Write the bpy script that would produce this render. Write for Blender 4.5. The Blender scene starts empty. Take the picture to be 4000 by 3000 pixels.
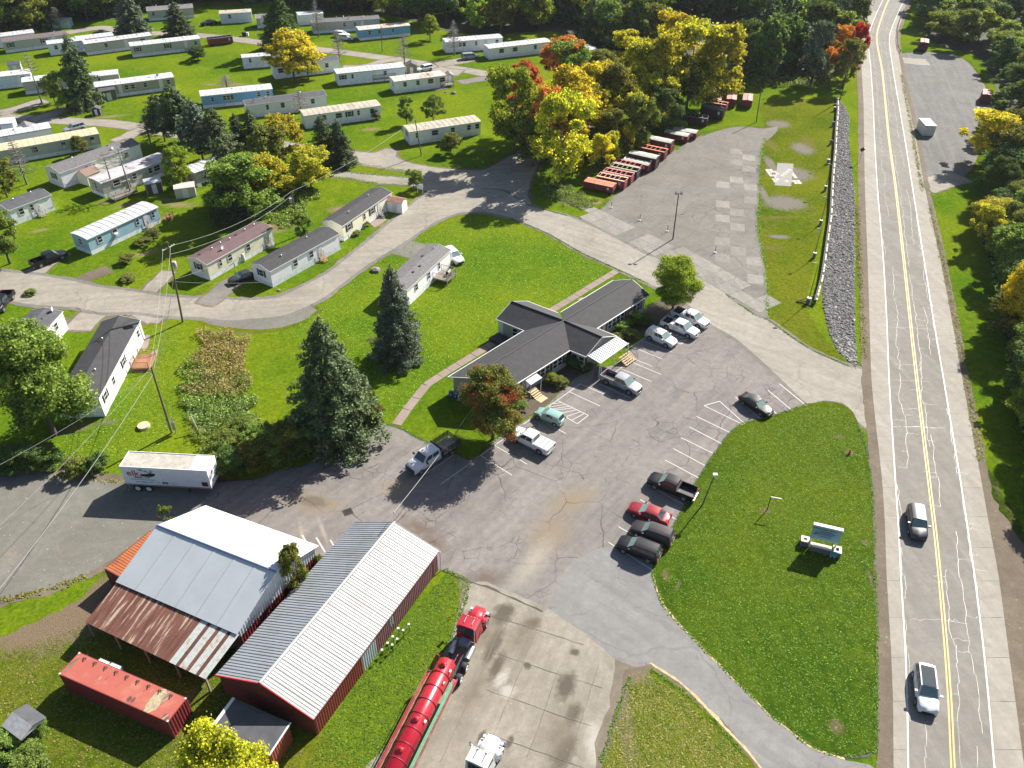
import bpy, math, random
import numpy as np
from math import radians as R, sin, cos, pi, sqrt, atan2, hypot
from mathutils import Vector, Matrix
from mathutils.geometry import tessellate_polygon
from mathutils import noise as mnoise

random.seed(7); rng = np.random.default_rng(7)
S = bpy.context.scene
COL = S.collection

# ------------------------------------------------------------------ camera, sky, sun, exposure
TILT = R(37.677); FOC = 3178.4; CAMH = 68.18; ROLL = R(.6495)     # aerial camera 68 m above the car park
cam = bpy.data.cameras.new('camera'); co = bpy.data.objects.new('camera', cam); COL.objects.link(co)
cam.sensor_fit = 'HORIZONTAL'; cam.sensor_width = 36; cam.lens = 36*FOC/4000; cam.clip_end = 3000; cam.clip_start = .5
co.matrix_world = Matrix.Translation((0,0,CAMH)) @ Matrix.Rotation(pi/2-TILT,4,'X') @ Matrix.Rotation(ROLL,4,'Z')
S.camera = co
SUN_AZ = R(48.5); SUN_EL = R(36.0)                                # azimuth measured from +X
w = bpy.data.worlds.new('World'); S.world = w; w.use_nodes = True
nt = w.node_tree; bg = nt.nodes['Background']; sk = nt.nodes.new('ShaderNodeTexSky'); sk.sky_type = 'NISHITA'
sk.sun_disc = False; sk.sun_elevation = SUN_EL; sk.sun_rotation = pi/2-SUN_AZ; sk.air_density = 1.0; sk.dust_density = 1.2
nt.links.new(sk.outputs[0], bg.inputs[0]); bg.inputs[1].default_value = .06
sl = bpy.data.lights.new('sun','SUN'); sl.energy = 5.0; sl.angle = R(.5); sl.color = (1,.94,.85)
so = bpy.data.objects.new('sun', sl); COL.objects.link(so)
sd = Vector((cos(SUN_EL)*cos(SUN_AZ), cos(SUN_EL)*sin(SUN_AZ), sin(SUN_EL)))
so.rotation_euler = sd.to_track_quat('Z','Y').to_euler()
S.view_settings.view_transform = 'Standard'; S.view_settings.look = 'None'; S.view_settings.gamma = 1
S.view_settings.exposure = 1.26; S.view_settings.use_curve_mapping = False
S.cycles.max_bounces = 6; S.cycles.diffuse_bounces = 3; S.cycles.transparent_max_bounces = 8; S.cycles.transmission_bounces = 3

# ------------------------------------------------------------------ survey: photo position -> place on the ground
def P(x, y, z=0.0):
    u = x-2000; v = y-1500; c, s = cos(-ROLL), sin(-ROLL); u, v = c*u-s*v, s*u+c*v
    Yd = FOC*cos(TILT)-v*sin(TILT); Zd = -FOC*sin(TILT)-v*cos(TILT); t = (z-CAMH)/Zd
    return Vector((u*t, Yd*t, z))
def proj(p):
    X, Y, Z = p[0], p[1], p[2]-CAMH
    d = Y*cos(TILT)-Z*sin(TILT); v = -(Y*sin(TILT)+Z*cos(TILT))/d*FOC; u = X/d*FOC
    c, s = cos(ROLL), sin(ROLL)
    return 2000+c*u-s*v, 1500+s*u+c*v, FOC/d
def PL(pts, z=0.0): return [P(x, y, z) for x, y in pts]

# ------------------------------------------------------------------ object helpers
def link(o, parent=None):
    COL.objects.link(o)
    if parent: o.parent = parent
    return o
def tag(o, label=None, cat=None, group=None, kind=None):
    if label: o['label'] = label
    if cat: o['category'] = cat
    if group: o['group'] = group
    if kind: o['kind'] = kind
    return o
def empty(name, loc=(0,0,0), rz=0, label=None, cat=None, group=None):
    o = bpy.data.objects.new(name, None); link(o); o.location = loc; o.rotation_euler = (0,0,rz); o.empty_display_size = .5
    return tag(o, label, cat, group)
def inst(name, me, parent=None, mat=None, loc=(0,0,0), rz=0, sc=(1,1,1)):
    o = bpy.data.objects.new(name, me); link(o, parent); o.location = loc; o.rotation_euler = (0,0,rz); o.scale = sc
    if mat is not None and me.materials:
        o.material_slots[0].link = 'OBJECT'; o.material_slots[0].material = mat
    return o
class MB:
    def __init__(s): s.v = []; s.f = []; s.sm = []
    def add(s, vs, fs, smooth=False):
        n = len(s.v); s.v += [tuple(p) for p in vs]; s.f += [tuple(i+n for i in f) for f in fs]; s.sm += [smooth]*len(fs); return s
    def box(s, x0, x1, y0, y1, z0, z1):
        return s.add([(x,y,z) for z in (z0,z1) for y in (y0,y1) for x in (x0,x1)],
            [(0,2,3,1),(4,5,7,6),(0,1,5,4),(2,6,7,3),(0,4,6,2),(1,3,7,5)])
    def hexa(s, b, t):                       # bottom 4, top 4 (same winding, ccw from above)
        return s.add(list(b)+list(t), [(3,2,1,0),(4,5,6,7),(0,1,5,4),(1,2,6,5),(2,3,7,6),(3,0,4,7)])
    def quad(s, a, b, c, d): return s.add([a,b,c,d], [(0,1,2,3)])
    def slab(s, pts, th):                    # planar polygon thickened downward
        n = len(pts); lo = [(p[0],p[1],p[2]-th) for p in pts]
        return s.add(list(pts)+lo, [tuple(range(n)), tuple(range(2*n-1,n-1,-1))]+[(i,i+n,(i+1)%n+n,(i+1)%n) for i in range(n)])
    def tube(s, pts, r, n=6, cap=True):
        pts = [Vector(p) for p in pts]; rs = r if isinstance(r,(list,tuple)) else [r]*len(pts); base = len(s.v); vs = []
        for i, p in enumerate(pts):
            d = (pts[min(i+1,len(pts)-1)]-pts[max(i-1,0)]).normalized()
            a = d.orthogonal().normalized() if i == 0 else (a-d*a.dot(d)).normalized()
            b = d.cross(a)
            vs += [p+(a*cos(2*pi*k/n)+b*sin(2*pi*k/n))*rs[i] for k in range(n)]
        fs = [(i*n+k, i*n+(k+1)%n, (i+1)*n+(k+1)%n, (i+1)*n+k) for i in range(len(pts)-1) for k in range(n)]
        s.add(vs, fs, True)
        if cap and n > 2: s.add(vs[:n], [tuple(range(n-1,-1,-1))]); s.add(vs[-n:], [tuple(range(n))])
        return s
    def cyl(s, p, ax, r, h, n=16):
        p = Vector(p); d = {'x':Vector((1,0,0)),'y':Vector((0,1,0)),'z':Vector((0,0,1))}[ax]
        return s.tube([p, p+d*h], r, n)
    def mesh(s, name, m):
        me = bpy.data.meshes.new(name); me.from_pydata(s.v, [], s.f); me.polygons.foreach_set('use_smooth', s.sm)
        if m: me.materials.append(m)
        me.update(); return me
    def build(s, name, m, parent=None, loc=(0,0,0), rz=0):
        return inst(name, s.mesh(name, m), parent, None, loc, rz)
def npmesh(name, v, quads, m, smooth=False):
    me = bpy.data.meshes.new(name); n = len(quads); k = quads.shape[1]
    me.vertices.add(len(v)); me.vertices.foreach_set('co', np.asarray(v, np.float32).ravel())
    me.loops.add(n*k); me.loops.foreach_set('vertex_index', quads.astype(np.int32).ravel())
    me.polygons.add(n); me.polygons.foreach_set('loop_start', np.arange(0, n*k, k, dtype=np.int32))
    me.polygons.foreach_set('loop_total', np.full(n, k, np.int32))
    me.update(calc_edges=True); me.validate()
    if m: me.materials.append(m)
    return me

# ------------------------------------------------------------------ materials
class NT:
    def __init__(s, name):
        s.m = bpy.data.materials.new(name); s.m.use_nodes = True; s.t = s.m.node_tree; s.n = s.t.nodes; s.b = s.n['Principled BSDF']
        s.tc = s.n.new('ShaderNodeTexCoord')
    def l(s, a, b): s.t.links.new(a, b)
    def noise(s, sc, det=4, rough=.6, src=None, dist=0):
        n = s.n.new('ShaderNodeTexNoise'); n.inputs['Scale'].default_value = sc; n.inputs['Detail'].default_value = det
        n.inputs['Roughness'].default_value = rough; n.inputs['Distortion'].default_value = dist
        s.l(src or s.tc.outputs['Object'], n.inputs['Vector']); return n.outputs['Fac']
    def ramp(s, fac, stops):
        r = s.n.new('ShaderNodeValToRGB'); e = r.color_ramp.elements
        while len(e) < len(stops): e.new(.5)
        for i, (p, c) in enumerate(stops):
            e[i].position = p; e[i].color = (*c, 1) if hasattr(c,'__len__') else (c,c,c,1)
        s.l(fac, r.inputs[0]); return r.outputs[0]
    def mix(s, f, a, b, mode='MIX'):
        x = s.n.new('ShaderNodeMix'); x.data_type = 'RGBA'; x.blend_type = mode
        for v, i in ((f, 0), (a, 6), (b, 7)):
            if hasattr(v, 'links'): s.l(v, x.inputs[i])
            else: x.inputs[i].default_value = v if i == 0 else ((*v,1) if hasattr(v,'__len__') else (v,v,v,1))
        return x.outputs[2]
    def map(s, sc=(1,1,1), rot=0, src=None):
        m = s.n.new('ShaderNodeMapping'); m.vector_type = 'TEXTURE'; m.inputs['Scale'].default_value = [1/k for k in sc]; m.inputs['Rotation'].default_value = (0,0,rot)
        s.l(src or s.tc.outputs['Object'], m.inputs['Vector']); return m.outputs[0]
    def math(s, op, a, b=0.0, c=None):
        m = s.n.new('ShaderNodeMath'); m.operation = op; m.use_clamp = False
        for i, v in enumerate((a, b) if c is None else (a, b, c)):
            if hasattr(v, 'links'): s.l(v, m.inputs[i])
            else: m.inputs[i].default_value = v
        return m.outputs[0]
    def bump(s, h, st=.3, d=.05):
        b = s.n.new('ShaderNodeBump'); b.inputs['Strength'].default_value = st; b.inputs['Distance'].default_value = d
        s.l(h, b.inputs['Height']); s.l(b.outputs[0], s.b.inputs['Normal'])
    def col(s, c): s.l(c, s.b.inputs['Base Color']); return s
    def rough(s, r, spec=None):
        s.b.inputs['Roughness'].default_value = r
        if spec is not None: s.b.inputs['Specular IOR Level'].default_value = spec
        return s
def blobs(n, lst, feather=.35, wob=.7, wsc=1.2):
    """soft ragged spots: lst of (photo x, photo y, half length m, half width m, angle deg)"""
    w_ = n.math('MULTIPLY', n.math('SUBTRACT', n.noise(wsc, 5, .7), .5), wob*2.2); out = None
    for x, y, a, b, ang in lst:
        p = P(x, y); m = n.n.new('ShaderNodeMapping'); m.vector_type = 'TEXTURE'; m.inputs['Location'].default_value = (p.x, p.y, 0); m.inputs['Rotation'].default_value = (0,0,R(ang)); m.inputs['Scale'].default_value = (a, b, 1)
        n.l(n.tc.outputs['Object'], m.inputs['Vector']); L = n.n.new('ShaderNodeVectorMath'); L.operation = 'LENGTH'; n.l(m.outputs[0], L.inputs[0])
        d = n.math('DIVIDE', n.math('SUBTRACT', n.math('ADD', w_, 1.0), L.outputs['Value']), feather); out = d if out is None else n.math('MAXIMUM', out, d)
    c = n.n.new('ShaderNodeClamp'); n.l(out, c.inputs[0]); return c.outputs[0]
def scl(c, k): return tuple(min(1, x*k) for x in c)
def M(name, c, rough=.6, metal=0, var=.18, sc=3, bump=0, bs=20, dirt=None, coat=0, spec=None):
    n = NT(name)
    if var: 
        k = n.ramp(n.noise(sc, 5), [(.3, scl(c,1-var)), (.7, scl(c,1+var))])
        if dirt: k = n.mix(n.ramp(n.noise(sc*.6, 6, .7), [(.52,0.0),(.68,1.0)]), k, dirt)
        n.col(k)
    else: n.b.inputs['Base Color'].default_value = (*c,1)
    n.rough(rough, spec); n.b.inputs['Metallic'].default_value = metal
    if coat: n.b.inputs['Coat Weight'].default_value = coat
    if bump: n.bump(n.noise(bs, 3), bump, .02)
    return n.m
def grass_mat(name, a, b, c, brown, stripes=None, amt=.35, bfac=(.6,.78), spots=()):
    n = NT(name)
    big = n.noise(.09, 3, .55); mid = n.noise(.7, 5, .65); fine = n.noise(9, 4, .75); vf = n.noise(34, 2, .8)
    k = n.mix(n.ramp(big, [(.38,0.0),(.62,1.0)]), a, b)
    k = n.mix(n.ramp(mid, [(.36,0.0),(.66,.85)]), k, c)
    if stripes is not None:
        wv = n.n.new('ShaderNodeTexWave'); wv.inputs['Scale'].default_value = .16; wv.inputs['Distortion'].default_value = 1.2; wv.inputs['Detail Scale'].default_value = .4
        n.l(n.map(rot=stripes), wv.inputs['Vector']); k = n.mix(n.math('MULTIPLY', wv.outputs['Fac'], .22), k, scl(b,1.2))
    bn = n.noise(.22, 6, .7)
    k = n.mix(n.ramp(bn, [(bfac[0],0.0),(bfac[1],.75)]), k, brown)
    m2 = n.noise(2.1, 4, .7, dist=.5); m3 = n.noise(.035, 3, .6)
    k = n.mix(n.ramp(m3, [(.42,0.0),(.6,.6)]), k, (scl(b,1.15)[0]*1.15, scl(b,1.1)[1], b[2]))
    k = n.mix(n.ramp(m2, [(.36,.0),(.64,1.0)]), n.mix(1.0, k, (.66,.72,.6), 'MULTIPLY'), n.mix(1.0, k, (1.3,1.2,1.3), 'MULTIPLY'))
    for lst, colr, fth in spots: k = n.mix(blobs(n, lst, fth), k, n.mix(n.ramp(fine, [(.35,0.0),(.65,1.0)]), scl(colr,.78), scl(colr,1.2)))
    k = n.mix(n.ramp(fine, [(.3,.0),(.72,1.0)]), n.mix(1.0, k, (.66,.7,.62), 'MULTIPLY'), n.mix(1.0, k, (1.3,1.22,1.25), 'MULTIPLY'))
    k = n.mix(n.ramp(vf, [(.35,.0),(.68,1.0)]), n.mix(1.0, k, (.78,.8,.76), 'MULTIPLY'), n.mix(1.0, k, (1.22,1.18,1.2), 'MULTIPLY'))
    n.col(k).rough(1.0, 0.0); n.bump(n.math('ADD', fine, n.math('MULTIPLY', mid, .6)), .55, .12); return n.m
def paving(name, a, b, stain=None, cracks=.5, speck=None, rough=.85, cs=.16, streak=None, fineamt=.16, spots=()):
    n = NT(name)
    wob = n.n.new('ShaderNodeTexNoise'); wob.inputs['Scale'].default_value = .5; wob.inputs['Detail'].default_value = 4; n.l(n.tc.outputs['Object'], wob.inputs['Vector'])
    k = n.mix(n.ramp(n.noise(.12, 6, .68, dist=.6), [(.36,0.0),(.64,1.0)]), a, b)
    if streak is not None:
        k = n.mix(n.ramp(n.noise(1, 4, .6, src=n.map((.05,.8,1), streak)), [(.4,.0),(.66,.6)]), k, scl(b,1.18))
    if stain: k = n.mix(n.ramp(n.noise(.2, 7, .75, dist=1.2), [(.57,0.0),(.72,.8)]), k, stain)
    k = n.mix(n.ramp(n.noise(1.1, 5, .7), [(.36,.0),(.66,.55)]), k, scl(a,.86))
    for lst, colr, fth in spots: k = n.mix(blobs(n, lst, fth, .55), k, colr)
    f = n.noise(14, 4, .8)
    k = n.mix(n.ramp(f, [(.3,0.0),(.7,1.0)]), n.mix(1.0, k, (1-fineamt,)*3, 'MULTIPLY'), n.mix(1.0, k, (1+fineamt,)*3, 'MULTIPLY'))
    if speck: k = n.mix(n.ramp(n.noise(3.2, 2, .5), [(.71,0.0),(.74,.8)]), k, speck)
    if cracks:
        vx = n.mix(.55, n.tc.outputs['Object'], wob.outputs['Color'], 'LINEAR_LIGHT')
        v = n.n.new('ShaderNodeTexVoronoi'); v.feature = 'DISTANCE_TO_EDGE'; v.inputs['Randomness'].default_value = .9; v.inputs['Scale'].default_value = cs; n.l(vx, v.inputs['Vector'])
        line = n.ramp(v.outputs['Distance'], [(.0,1.0),(.011,0.0)]); msk = n.ramp(n.noise(.09, 3, .6), [(.42,0.0),(.58,cracks)])
        k = n.mix(n.mix(1.0, line, msk, 'MULTIPLY'), k, scl(a,.38))
        v2 = n.n.new('ShaderNodeTexVoronoi'); v2.feature = 'DISTANCE_TO_EDGE'; v2.inputs['Scale'].default_value = cs*4.2; n.l(n.mix(.22, n.tc.outputs['Object'], wob.outputs['Color'], 'LINEAR_LIGHT'), v2.inputs['Vector'])
        k = n.mix(n.mix(1.0, n.ramp(v2.outputs['Distance'], [(.0,1.0),(.03,0.0)]), n.ramp(n.noise(.16, 3, .6, dist=.4), [(.54,0.0),(.62,min(1,cracks*1.1))]), 'MULTIPLY'), k, scl(a,.5))
    n.col(k).rough(rough, .08); n.bump(f, .3, .02); return n.m
def leaf_mat(name, stops, trans=.38, patch=None):
    n = NT(name); g = n.n.new('ShaderNodeNewGeometry'); oi = n.n.new('ShaderNodeObjectInfo')
    r = n.math('ADD', n.math('MULTIPLY', g.outputs['Random Per Island'], .5), n.math('MULTIPLY', n.noise(.45, 3, .6), .62))
    k = n.ramp(r, [(.22+.14*i*3/(max(1,len(stops)-1)), c) for i, c in enumerate(stops)])
    k = n.mix(n.ramp(n.math('FRACT', n.math('MULTIPLY', g.outputs['Random Per Island'], 7.31)), [(.80,0.0),(.97,.75)]), k, n.mix(1.0, k, (2.0,1.95,2.1), 'MULTIPLY'))  # scattered leaves painted paler and brighter as sunlit highlights
    if patch: k = n.mix(n.ramp(n.noise(.42, 3, .6, src=n.map((1,1,1))), [(.53,0.0),(.62,.85)]), k, patch)
    hv = n.n.new('ShaderNodeHueSaturation'); n.l(k, hv.inputs['Color'])
    n.l(n.math('MULTIPLY_ADD', oi.outputs['Random'], .5, 1.0), hv.inputs['Value']); n.l(n.math('MULTIPLY_ADD', oi.outputs['Random'], .03, .49), hv.inputs['Hue'])
    n.l(hv.outputs[0], n.b.inputs['Base Color']); n.rough(.75, .15)
    tr = n.n.new('ShaderNodeBsdfTranslucent'); n.l(n.mix(1.0, hv.outputs[0], (1.5,1.35,.7), 'MULTIPLY'), tr.inputs['Color'])
    mx = n.n.new('ShaderNodeMixShader'); mx.inputs[0].default_value = trans
    n.l(n.b.outputs[0], mx.inputs[1]); n.l(tr.outputs[0], mx.inputs[2]); n.l(mx.outputs[0], n.n['Material Output'].inputs[0]); return n.m

G_PARK = grass_mat('park_grass', (.072,.148,.007), (.118,.185,.010), (.052,.112,.007), (.14,.13,.035), spots=[([(900,330,6,1.6,8),(1450,505,3,1.2,15),(1325,815,3.2,1.6,30),(590,985,3.2,1.0,35),(540,995,2,1,35),(155,900,2.2,.9,30),(1480,880,2,.9,40),(180,1010,2,.7,30),(240,1010,1.6,.6,30),(1100,390,3,1,10),(430,455,5,1.2,20),(860,560,2,1,0),(560,300,4,1.0,15),(500,800,3,1.4,30),(420,790,3,1,20),(1740,362,1.0,.8,0),(1772,368,1.1,.9,0),(1450,460,2.5,.8,0),(700,800,4,1.5,0),(660,780,3,1,0),(1120,880,6,2.2,50),(1060,880,4,2,50),(820,330,3,1.2,0),(2330,790,2,1.2,0)], (.21,.165,.10), .9),
  ([(960,1290,6,1.2,5),(1190,1230,4,.9,30),(420,1240,3,1.4,0),(1530,985,2.5,1.0,40),(250,1260,3,2,0),(2060,760,2.5,1.2,-40),(2240,800,5,1.2,-35),(300,1670,3,1.6,30),(420,1650,1.6,.9,0)], (.15,.125,.085), .8)])
G_LAWN = grass_mat('lawn_grass', (.040,.084,.007), (.070,.115,.009), (.031,.068,.007), (.085,.09,.022), stripes=R(8), bfac=(.62,.85), spots=[([(3280,1705,.9,.5,0),(3318,1772,.8,.6,0),(2992,1995,.8,.6,0),(3268,2838,.75,.9,0),(3380,2120,.5,.5,0),(2650,2290,.8,.3,60),(2600,2250,.4,.9,0),(3420,2300,.4,3,0)], (.13,.10,.065), .5)])
G_DRY = grass_mat('dry_grass', (.068,.115,.007), (.11,.145,.014), (.045,.082,.005), (.15,.125,.05), bfac=(.56,.78), spots=[([(3040,485,3.4,3.0,20),(3137,580,2.8,4.2,5),(3065,793,5.0,4.0,0),(3010,640,1.2,5,0),(3045,925,2.6,.9,-8),(2985,760,.9,7,0),(3090,680,5.2,4.6,5)], (.17,.16,.14), .45), ([(3160,560,2.0,6,0),(3010,560,1.5,6,0),(3020,970,3,1.5,0),(3030,850,4,1.0,0)], (.14,.12,.04), 1.1),
  ([(330,2390,7,3.2,60),(250,2450,5,3,20),(120,2470,6,3.2,0),(420,2300,4,2.4,40),(230,2380,8,3.2,15),(480,2280,4,1.4,30),(60,2420,6,3,0),(700,2760,2.4,.8,60)], (.16,.125,.085), .6), ([(2480,2640,1.8,1.4,0),(2440,2800,.9,6,0)], (.17,.14,.10), .5)])
G_WEED = grass_mat('weed_ground', (.03,.06,.008), (.06,.08,.016), (.022,.045,.007), (.16,.13,.06), bfac=(.5,.7))
A_LOT = paving('old_asphalt', (.145,.135,.127), (.215,.198,.184), stain=(.23,.19,.145), cracks=.95, streak=R(52), cs=.15, spots=[([(1225,1965,4.2,2.2,-15),(1290,1975,2,1,0),(1160,2160,2.5,1.6,0),(1560,1900,3,2,20),(2230,1960,5,2.4,35),(2150,2080,4,3,50)], (.20,.165,.12), .8), ([(1225,1960,2.2,1.1,-10)], (.13,.112,.085), .5), ([(1640,2060,3.5,1.2,-30),(1900,2260,3,1.5,0),(1700,2120,3,1,-40)], (.125,.10,.08), .9), ([(1180,2090,.35,3.2,20),(1260,2070,.35,3.0,25),(2080,2200,5,1.6,60),(2240,2300,5,2,50)], (.27,.245,.20), .9)])
A_LANE = paving('driveway_asphalt', (.17,.167,.163), (.215,.21,.203), cracks=.35, streak=R(-40), cs=.1)
A_ROAD = paving('highway_asphalt', (.175,.163,.145), (.215,.203,.182), cracks=0, streak=R(101))
A_SIDE = paving('dusty_road', (.215,.198,.17), (.295,.275,.237), stain=(.175,.162,.145), cracks=.25, streak=R(-35), cs=.09)
A_PARKRD = paving('park_road', (.205,.187,.16), (.29,.265,.22), stain=(.165,.153,.14), cracks=.3, streak=R(10), cs=.1)
A_OLD = paving('worn_asphalt', (.14,.132,.118), (.20,.188,.168), stain=(.19,.16,.12), cracks=.8, speck=(.45,.44,.42), cs=.2)
GRAVEL = paving('gravel', (.135,.13,.112), (.185,.178,.155), stain=(.24,.195,.14), cracks=0, speck=(.5,.49,.46), fineamt=.3)
DIRT = paving('dirt', (.115,.092,.068), (.175,.145,.11), cracks=0, speck=(.35,.32,.28), fineamt=.3)
MUD = paving('dark_soil', (.085,.07,.055), (.13,.105,.08), cracks=0, fineamt=.35)
CONC = paving('shoulder_concrete', (.25,.232,.20), (.30,.28,.245), stain=(.225,.205,.175), cracks=0, streak=R(101))
CONC2 = paving('stained_concrete', (.19,.172,.142), (.27,.247,.207), stain=(.13,.115,.095), cracks=.3, speck=(.36,.34,.30), cs=.25, streak=R(68), spots=[([(1965,2400,2.0,1.3,60),(2080,2435,1.1,.8,20),(2245,2550,.6,.5,0),(1930,2520,2.8,.8,68),(1940,2600,2.0,.7,68),(2210,2680,2.0,1.1,70),(2205,2940,2.4,1.0,60),(2060,2600,.5,.5,0),(1880,2880,1.0,.4,60),(1990,2900,.9,.35,70),(2240,2790,1.4,.8,60)], (.095,.083,.066), .55), ([(1900,2480,3,2,68),(2040,2480,4,1.8,60),(1850,2700,4,1.5,68),(2180,2870,4,2.4,70)], (.145,.125,.095), 1.1), ([(1985,2700,1.0,.9,0),(1960,2650,1.4,.6,60),(2330,2900,1.2,2.5,0)], (.33,.31,.275), .6)])
CONC3 = paving('path_concrete', (.23,.18,.155), (.29,.235,.205), cracks=0)
CRACKJ = M('joint_dirt', (.14,.125,.105), .9)
LINEW = M('road_paint_white', (.45,.44,.41), .6, var=.12, sc=6); LINEY = M('road_paint_yellow', (.50,.33,.07), .6, var=.12, sc=6)
SEAL = M('crack_sealant', (.33,.32,.295), .5, var=.25, sc=2); KERBD = M('asphalt_edge', (.06,.055,.05), .9, var=.3)
WHITE = M('white_paint', (.6,.61,.62), .5, var=.05, sc=1.5); TRIM = M('white_trim', (.62,.62,.62), .45, var=.03)
GLASS = M('window_glass', (.018,.024,.032), .08, var=0); BLACK = M('black_plastic', (.02,.02,.022), .5, var=.1); DARKM = M('dark_metal', (.05,.05,.055), .45, metal=.3)
RUBBER = M('tyre_rubber', (.018,.018,.018), .8, var=.2); CHROME = M('chrome', (.65,.66,.68), .2, metal=1, var=.05); STEEL = M('galvanised_steel', (.42,.43,.45), .4, metal=.8, var=.15)
RIM = M('wheel_rim', (.35,.35,.37), .35, metal=.7); REDL = M('tail_lamp', (.35,.01,.012), .2, var=0); HEADL = M('head_lamp', (.6,.62,.65), .1, var=0)
WOODP = M('pole_wood', (.13,.095,.07), .85, var=.3, sc=2); WOODG = M('grey_deck_wood', (.24,.21,.18), .8, var=.25); WOODB = M('brown_deck_wood', (.30,.15,.075), .75, var=.25)
WOODY = M('new_lumber', (.50,.37,.20), .7, var=.2); BARK = M('bark', (.085,.07,.055), .9, var=.35, sc=2); BARKG = M('dead_bark', (.20,.18,.165), .9, var=.3, sc=2)
SHING = M('charcoal_shingles', (.033,.033,.036), .85, var=.22, sc=1.2, bump=.5, bs=9); SHING2 = M('dark_roof', (.065,.067,.075), .8, var=.22, sc=.9, bump=.3, bs=8)
SHING3 = M('speckled_grey_shingles', (.12,.115,.115), .85, var=.3, sc=2.5, dirt=None, bump=.5, bs=9); MAROON = M('maroon_roof', (.10,.058,.06), .8, var=.15, sc=1)
RGREY = M('grey_roof', (.17,.16,.155), .7, var=.15, sc=.8); RWHITE = M('white_metal_roof', (.47,.475,.48), .5, var=.07, sc=.6, dirt=(.36,.345,.33)); RCREAM = M('cream_roof', (.40,.36,.28), .6, var=.1, sc=.5, dirt=(.28,.22,.16))
RYEL = M('yellowed_roof', (.50,.42,.27), .6, var=.06); RRUST = M('rust_stained_roof', (.52,.47,.42), .6, var=.12, sc=.4, dirt=(.30,.16,.09)); RCAP = M('brown_roof', (.12,.09,.085), .8)

# ------------------------------------------------------------------ thin air: everything fades a little with distance
hz = MB().box(-700,700,-120,900,-1,80).build('haze', None); hz['kind'] = 'stuff'; hm = bpy.data.materials.new('haze'); hm.use_nodes = True; hn = hm.node_tree; hn.nodes.remove(hn.nodes['Principled BSDF'])
pv = hn.nodes.new('ShaderNodeVolumePrincipled'); pv.inputs['Color'].default_value = (.85,.92,1,1); pv.inputs['Density'].default_value = .00005; pv.inputs['Anisotropy'].default_value = .25
hn.links.new(pv.outputs[0], hn.nodes['Material Output'].inputs['Volume']); hz.data.materials.append(hm)
# ------------------------------------------------------------------ ground sheets
def smooth_loop(pts, sub, jit, closed=True, seed=0):
    n = len(pts); out = []
    for i in range(n if closed else n-1):
        p0, p1, p2, p3 = (pts[(i-1)%n], pts[i], pts[(i+1)%n], pts[(i+2)%n]) if closed else (pts[max(i-1,0)], pts[i], pts[i+1], pts[min(i+2,n-1)])
        L = (p2-p1).length; k = max(1, int(L/sub))
        for j in range(k):
            t = j/k
            # centripetal-ish: damped tangents keep corners tidy
            m1 = (p2-p0)*.32; m2 = (p3-p1)*.32; lim = L*.8
            if m1.length > lim: m1 = m1.normalized()*lim
            if m2.length > lim: m2 = m2.normalized()*lim
            q = p1*(2*t**3-3*t*t+1)+m1*(t**3-2*t*t+t)+p2*(-2*t**3+3*t*t)+m2*(t**3-t*t)
            if jit:
                a = mnoise.noise(Vector((q.x*.9+seed, q.y*.9, 0)))+.6*mnoise.noise(Vector((q.x*3.1, q.y*3.1+seed, 5)))
                b = mnoise.noise(Vector((q.x*.9, q.y*.9, 9+seed)))+.6*mnoise.noise(Vector((q.x*3.1+seed, q.y*3.1, 15)))
                q = q+Vector((a, b, 0))*jit
            out.append(q)
    if not closed: out.append(pts[-1].copy())
    return out
def offset(loop, d):
    n = len(loop); A = sum(loop[i].x*loop[(i+1)%n].y-loop[(i+1)%n].x*loop[i].y for i in range(n)); sg = 1 if A > 0 else -1; out = []
    for i in range(n):
        t = loop[(i+1)%n]-loop[i-1]; l = t.length or 1; out.append(loop[i]+Vector((t.y, -t.x, 0))/l*d*sg)
    return out
NSH = [0]
def sheet(name, loop, z, m, parent=None, kind='structure'):
    NSH[0] += 1; z += .00011*NSH[0]
    tri = tessellate_polygon([[Vector((p.x, p.y, 0)) for p in loop]])
    v = [(p.x, p.y, z) for p in loop]; fs = []
    for a, b, c in tri:
        ar = (v[b][0]-v[a][0])*(v[c][1]-v[a][1])-(v[c][0]-v[a][0])*(v[b][1]-v[a][1])
        fs.append((a,b,c) if ar > 0 else (a,c,b))
    mb = MB(); mb.add(v, fs); o = mb.build(name, m, parent)
    if kind and not parent: o['kind'] = kind
    return o
def area(name, px, z, m, sub=.8, jit=.12, border=None, sharp=False, parent=None):
    loop = PL(px); lp = smooth_loop(loop, sub, jit) if not sharp else [q for i in range(len(loop)) for q in [loop[i]]]
    if border: bm_, d, bj = border; sheet(name+'_verge', smooth_loop(offset(lp[::2], d), .7, bj, seed=3), z-.004, bm_)
    return sheet(name, lp, z, m, parent)
def ribbon(name, line, w, z, m, parent=None, kind=None):
    n = len(line); v = []
    for i, p in enumerate(line):
        t = line[min(i+1,n-1)]-line[max(i-1,0)]; l = t.length or 1; nn = Vector((-t.y, t.x, 0))/l; ww = w[i] if isinstance(w, list) else w
        v += [(p.x+nn.x*ww/2, p.y+nn.y*ww/2, z), (p.x-nn.x*ww/2, p.y-nn.y*ww/2, z)]
    mb = MB(); mb.add(v, [(2*i, 2*i+1, 2*i+3, 2*i+2) for i in range(n-1)])
    if name is None: return mb
    o = mb.build(name, m, parent)
    if kind: o['kind'] = kind
    return o
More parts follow.
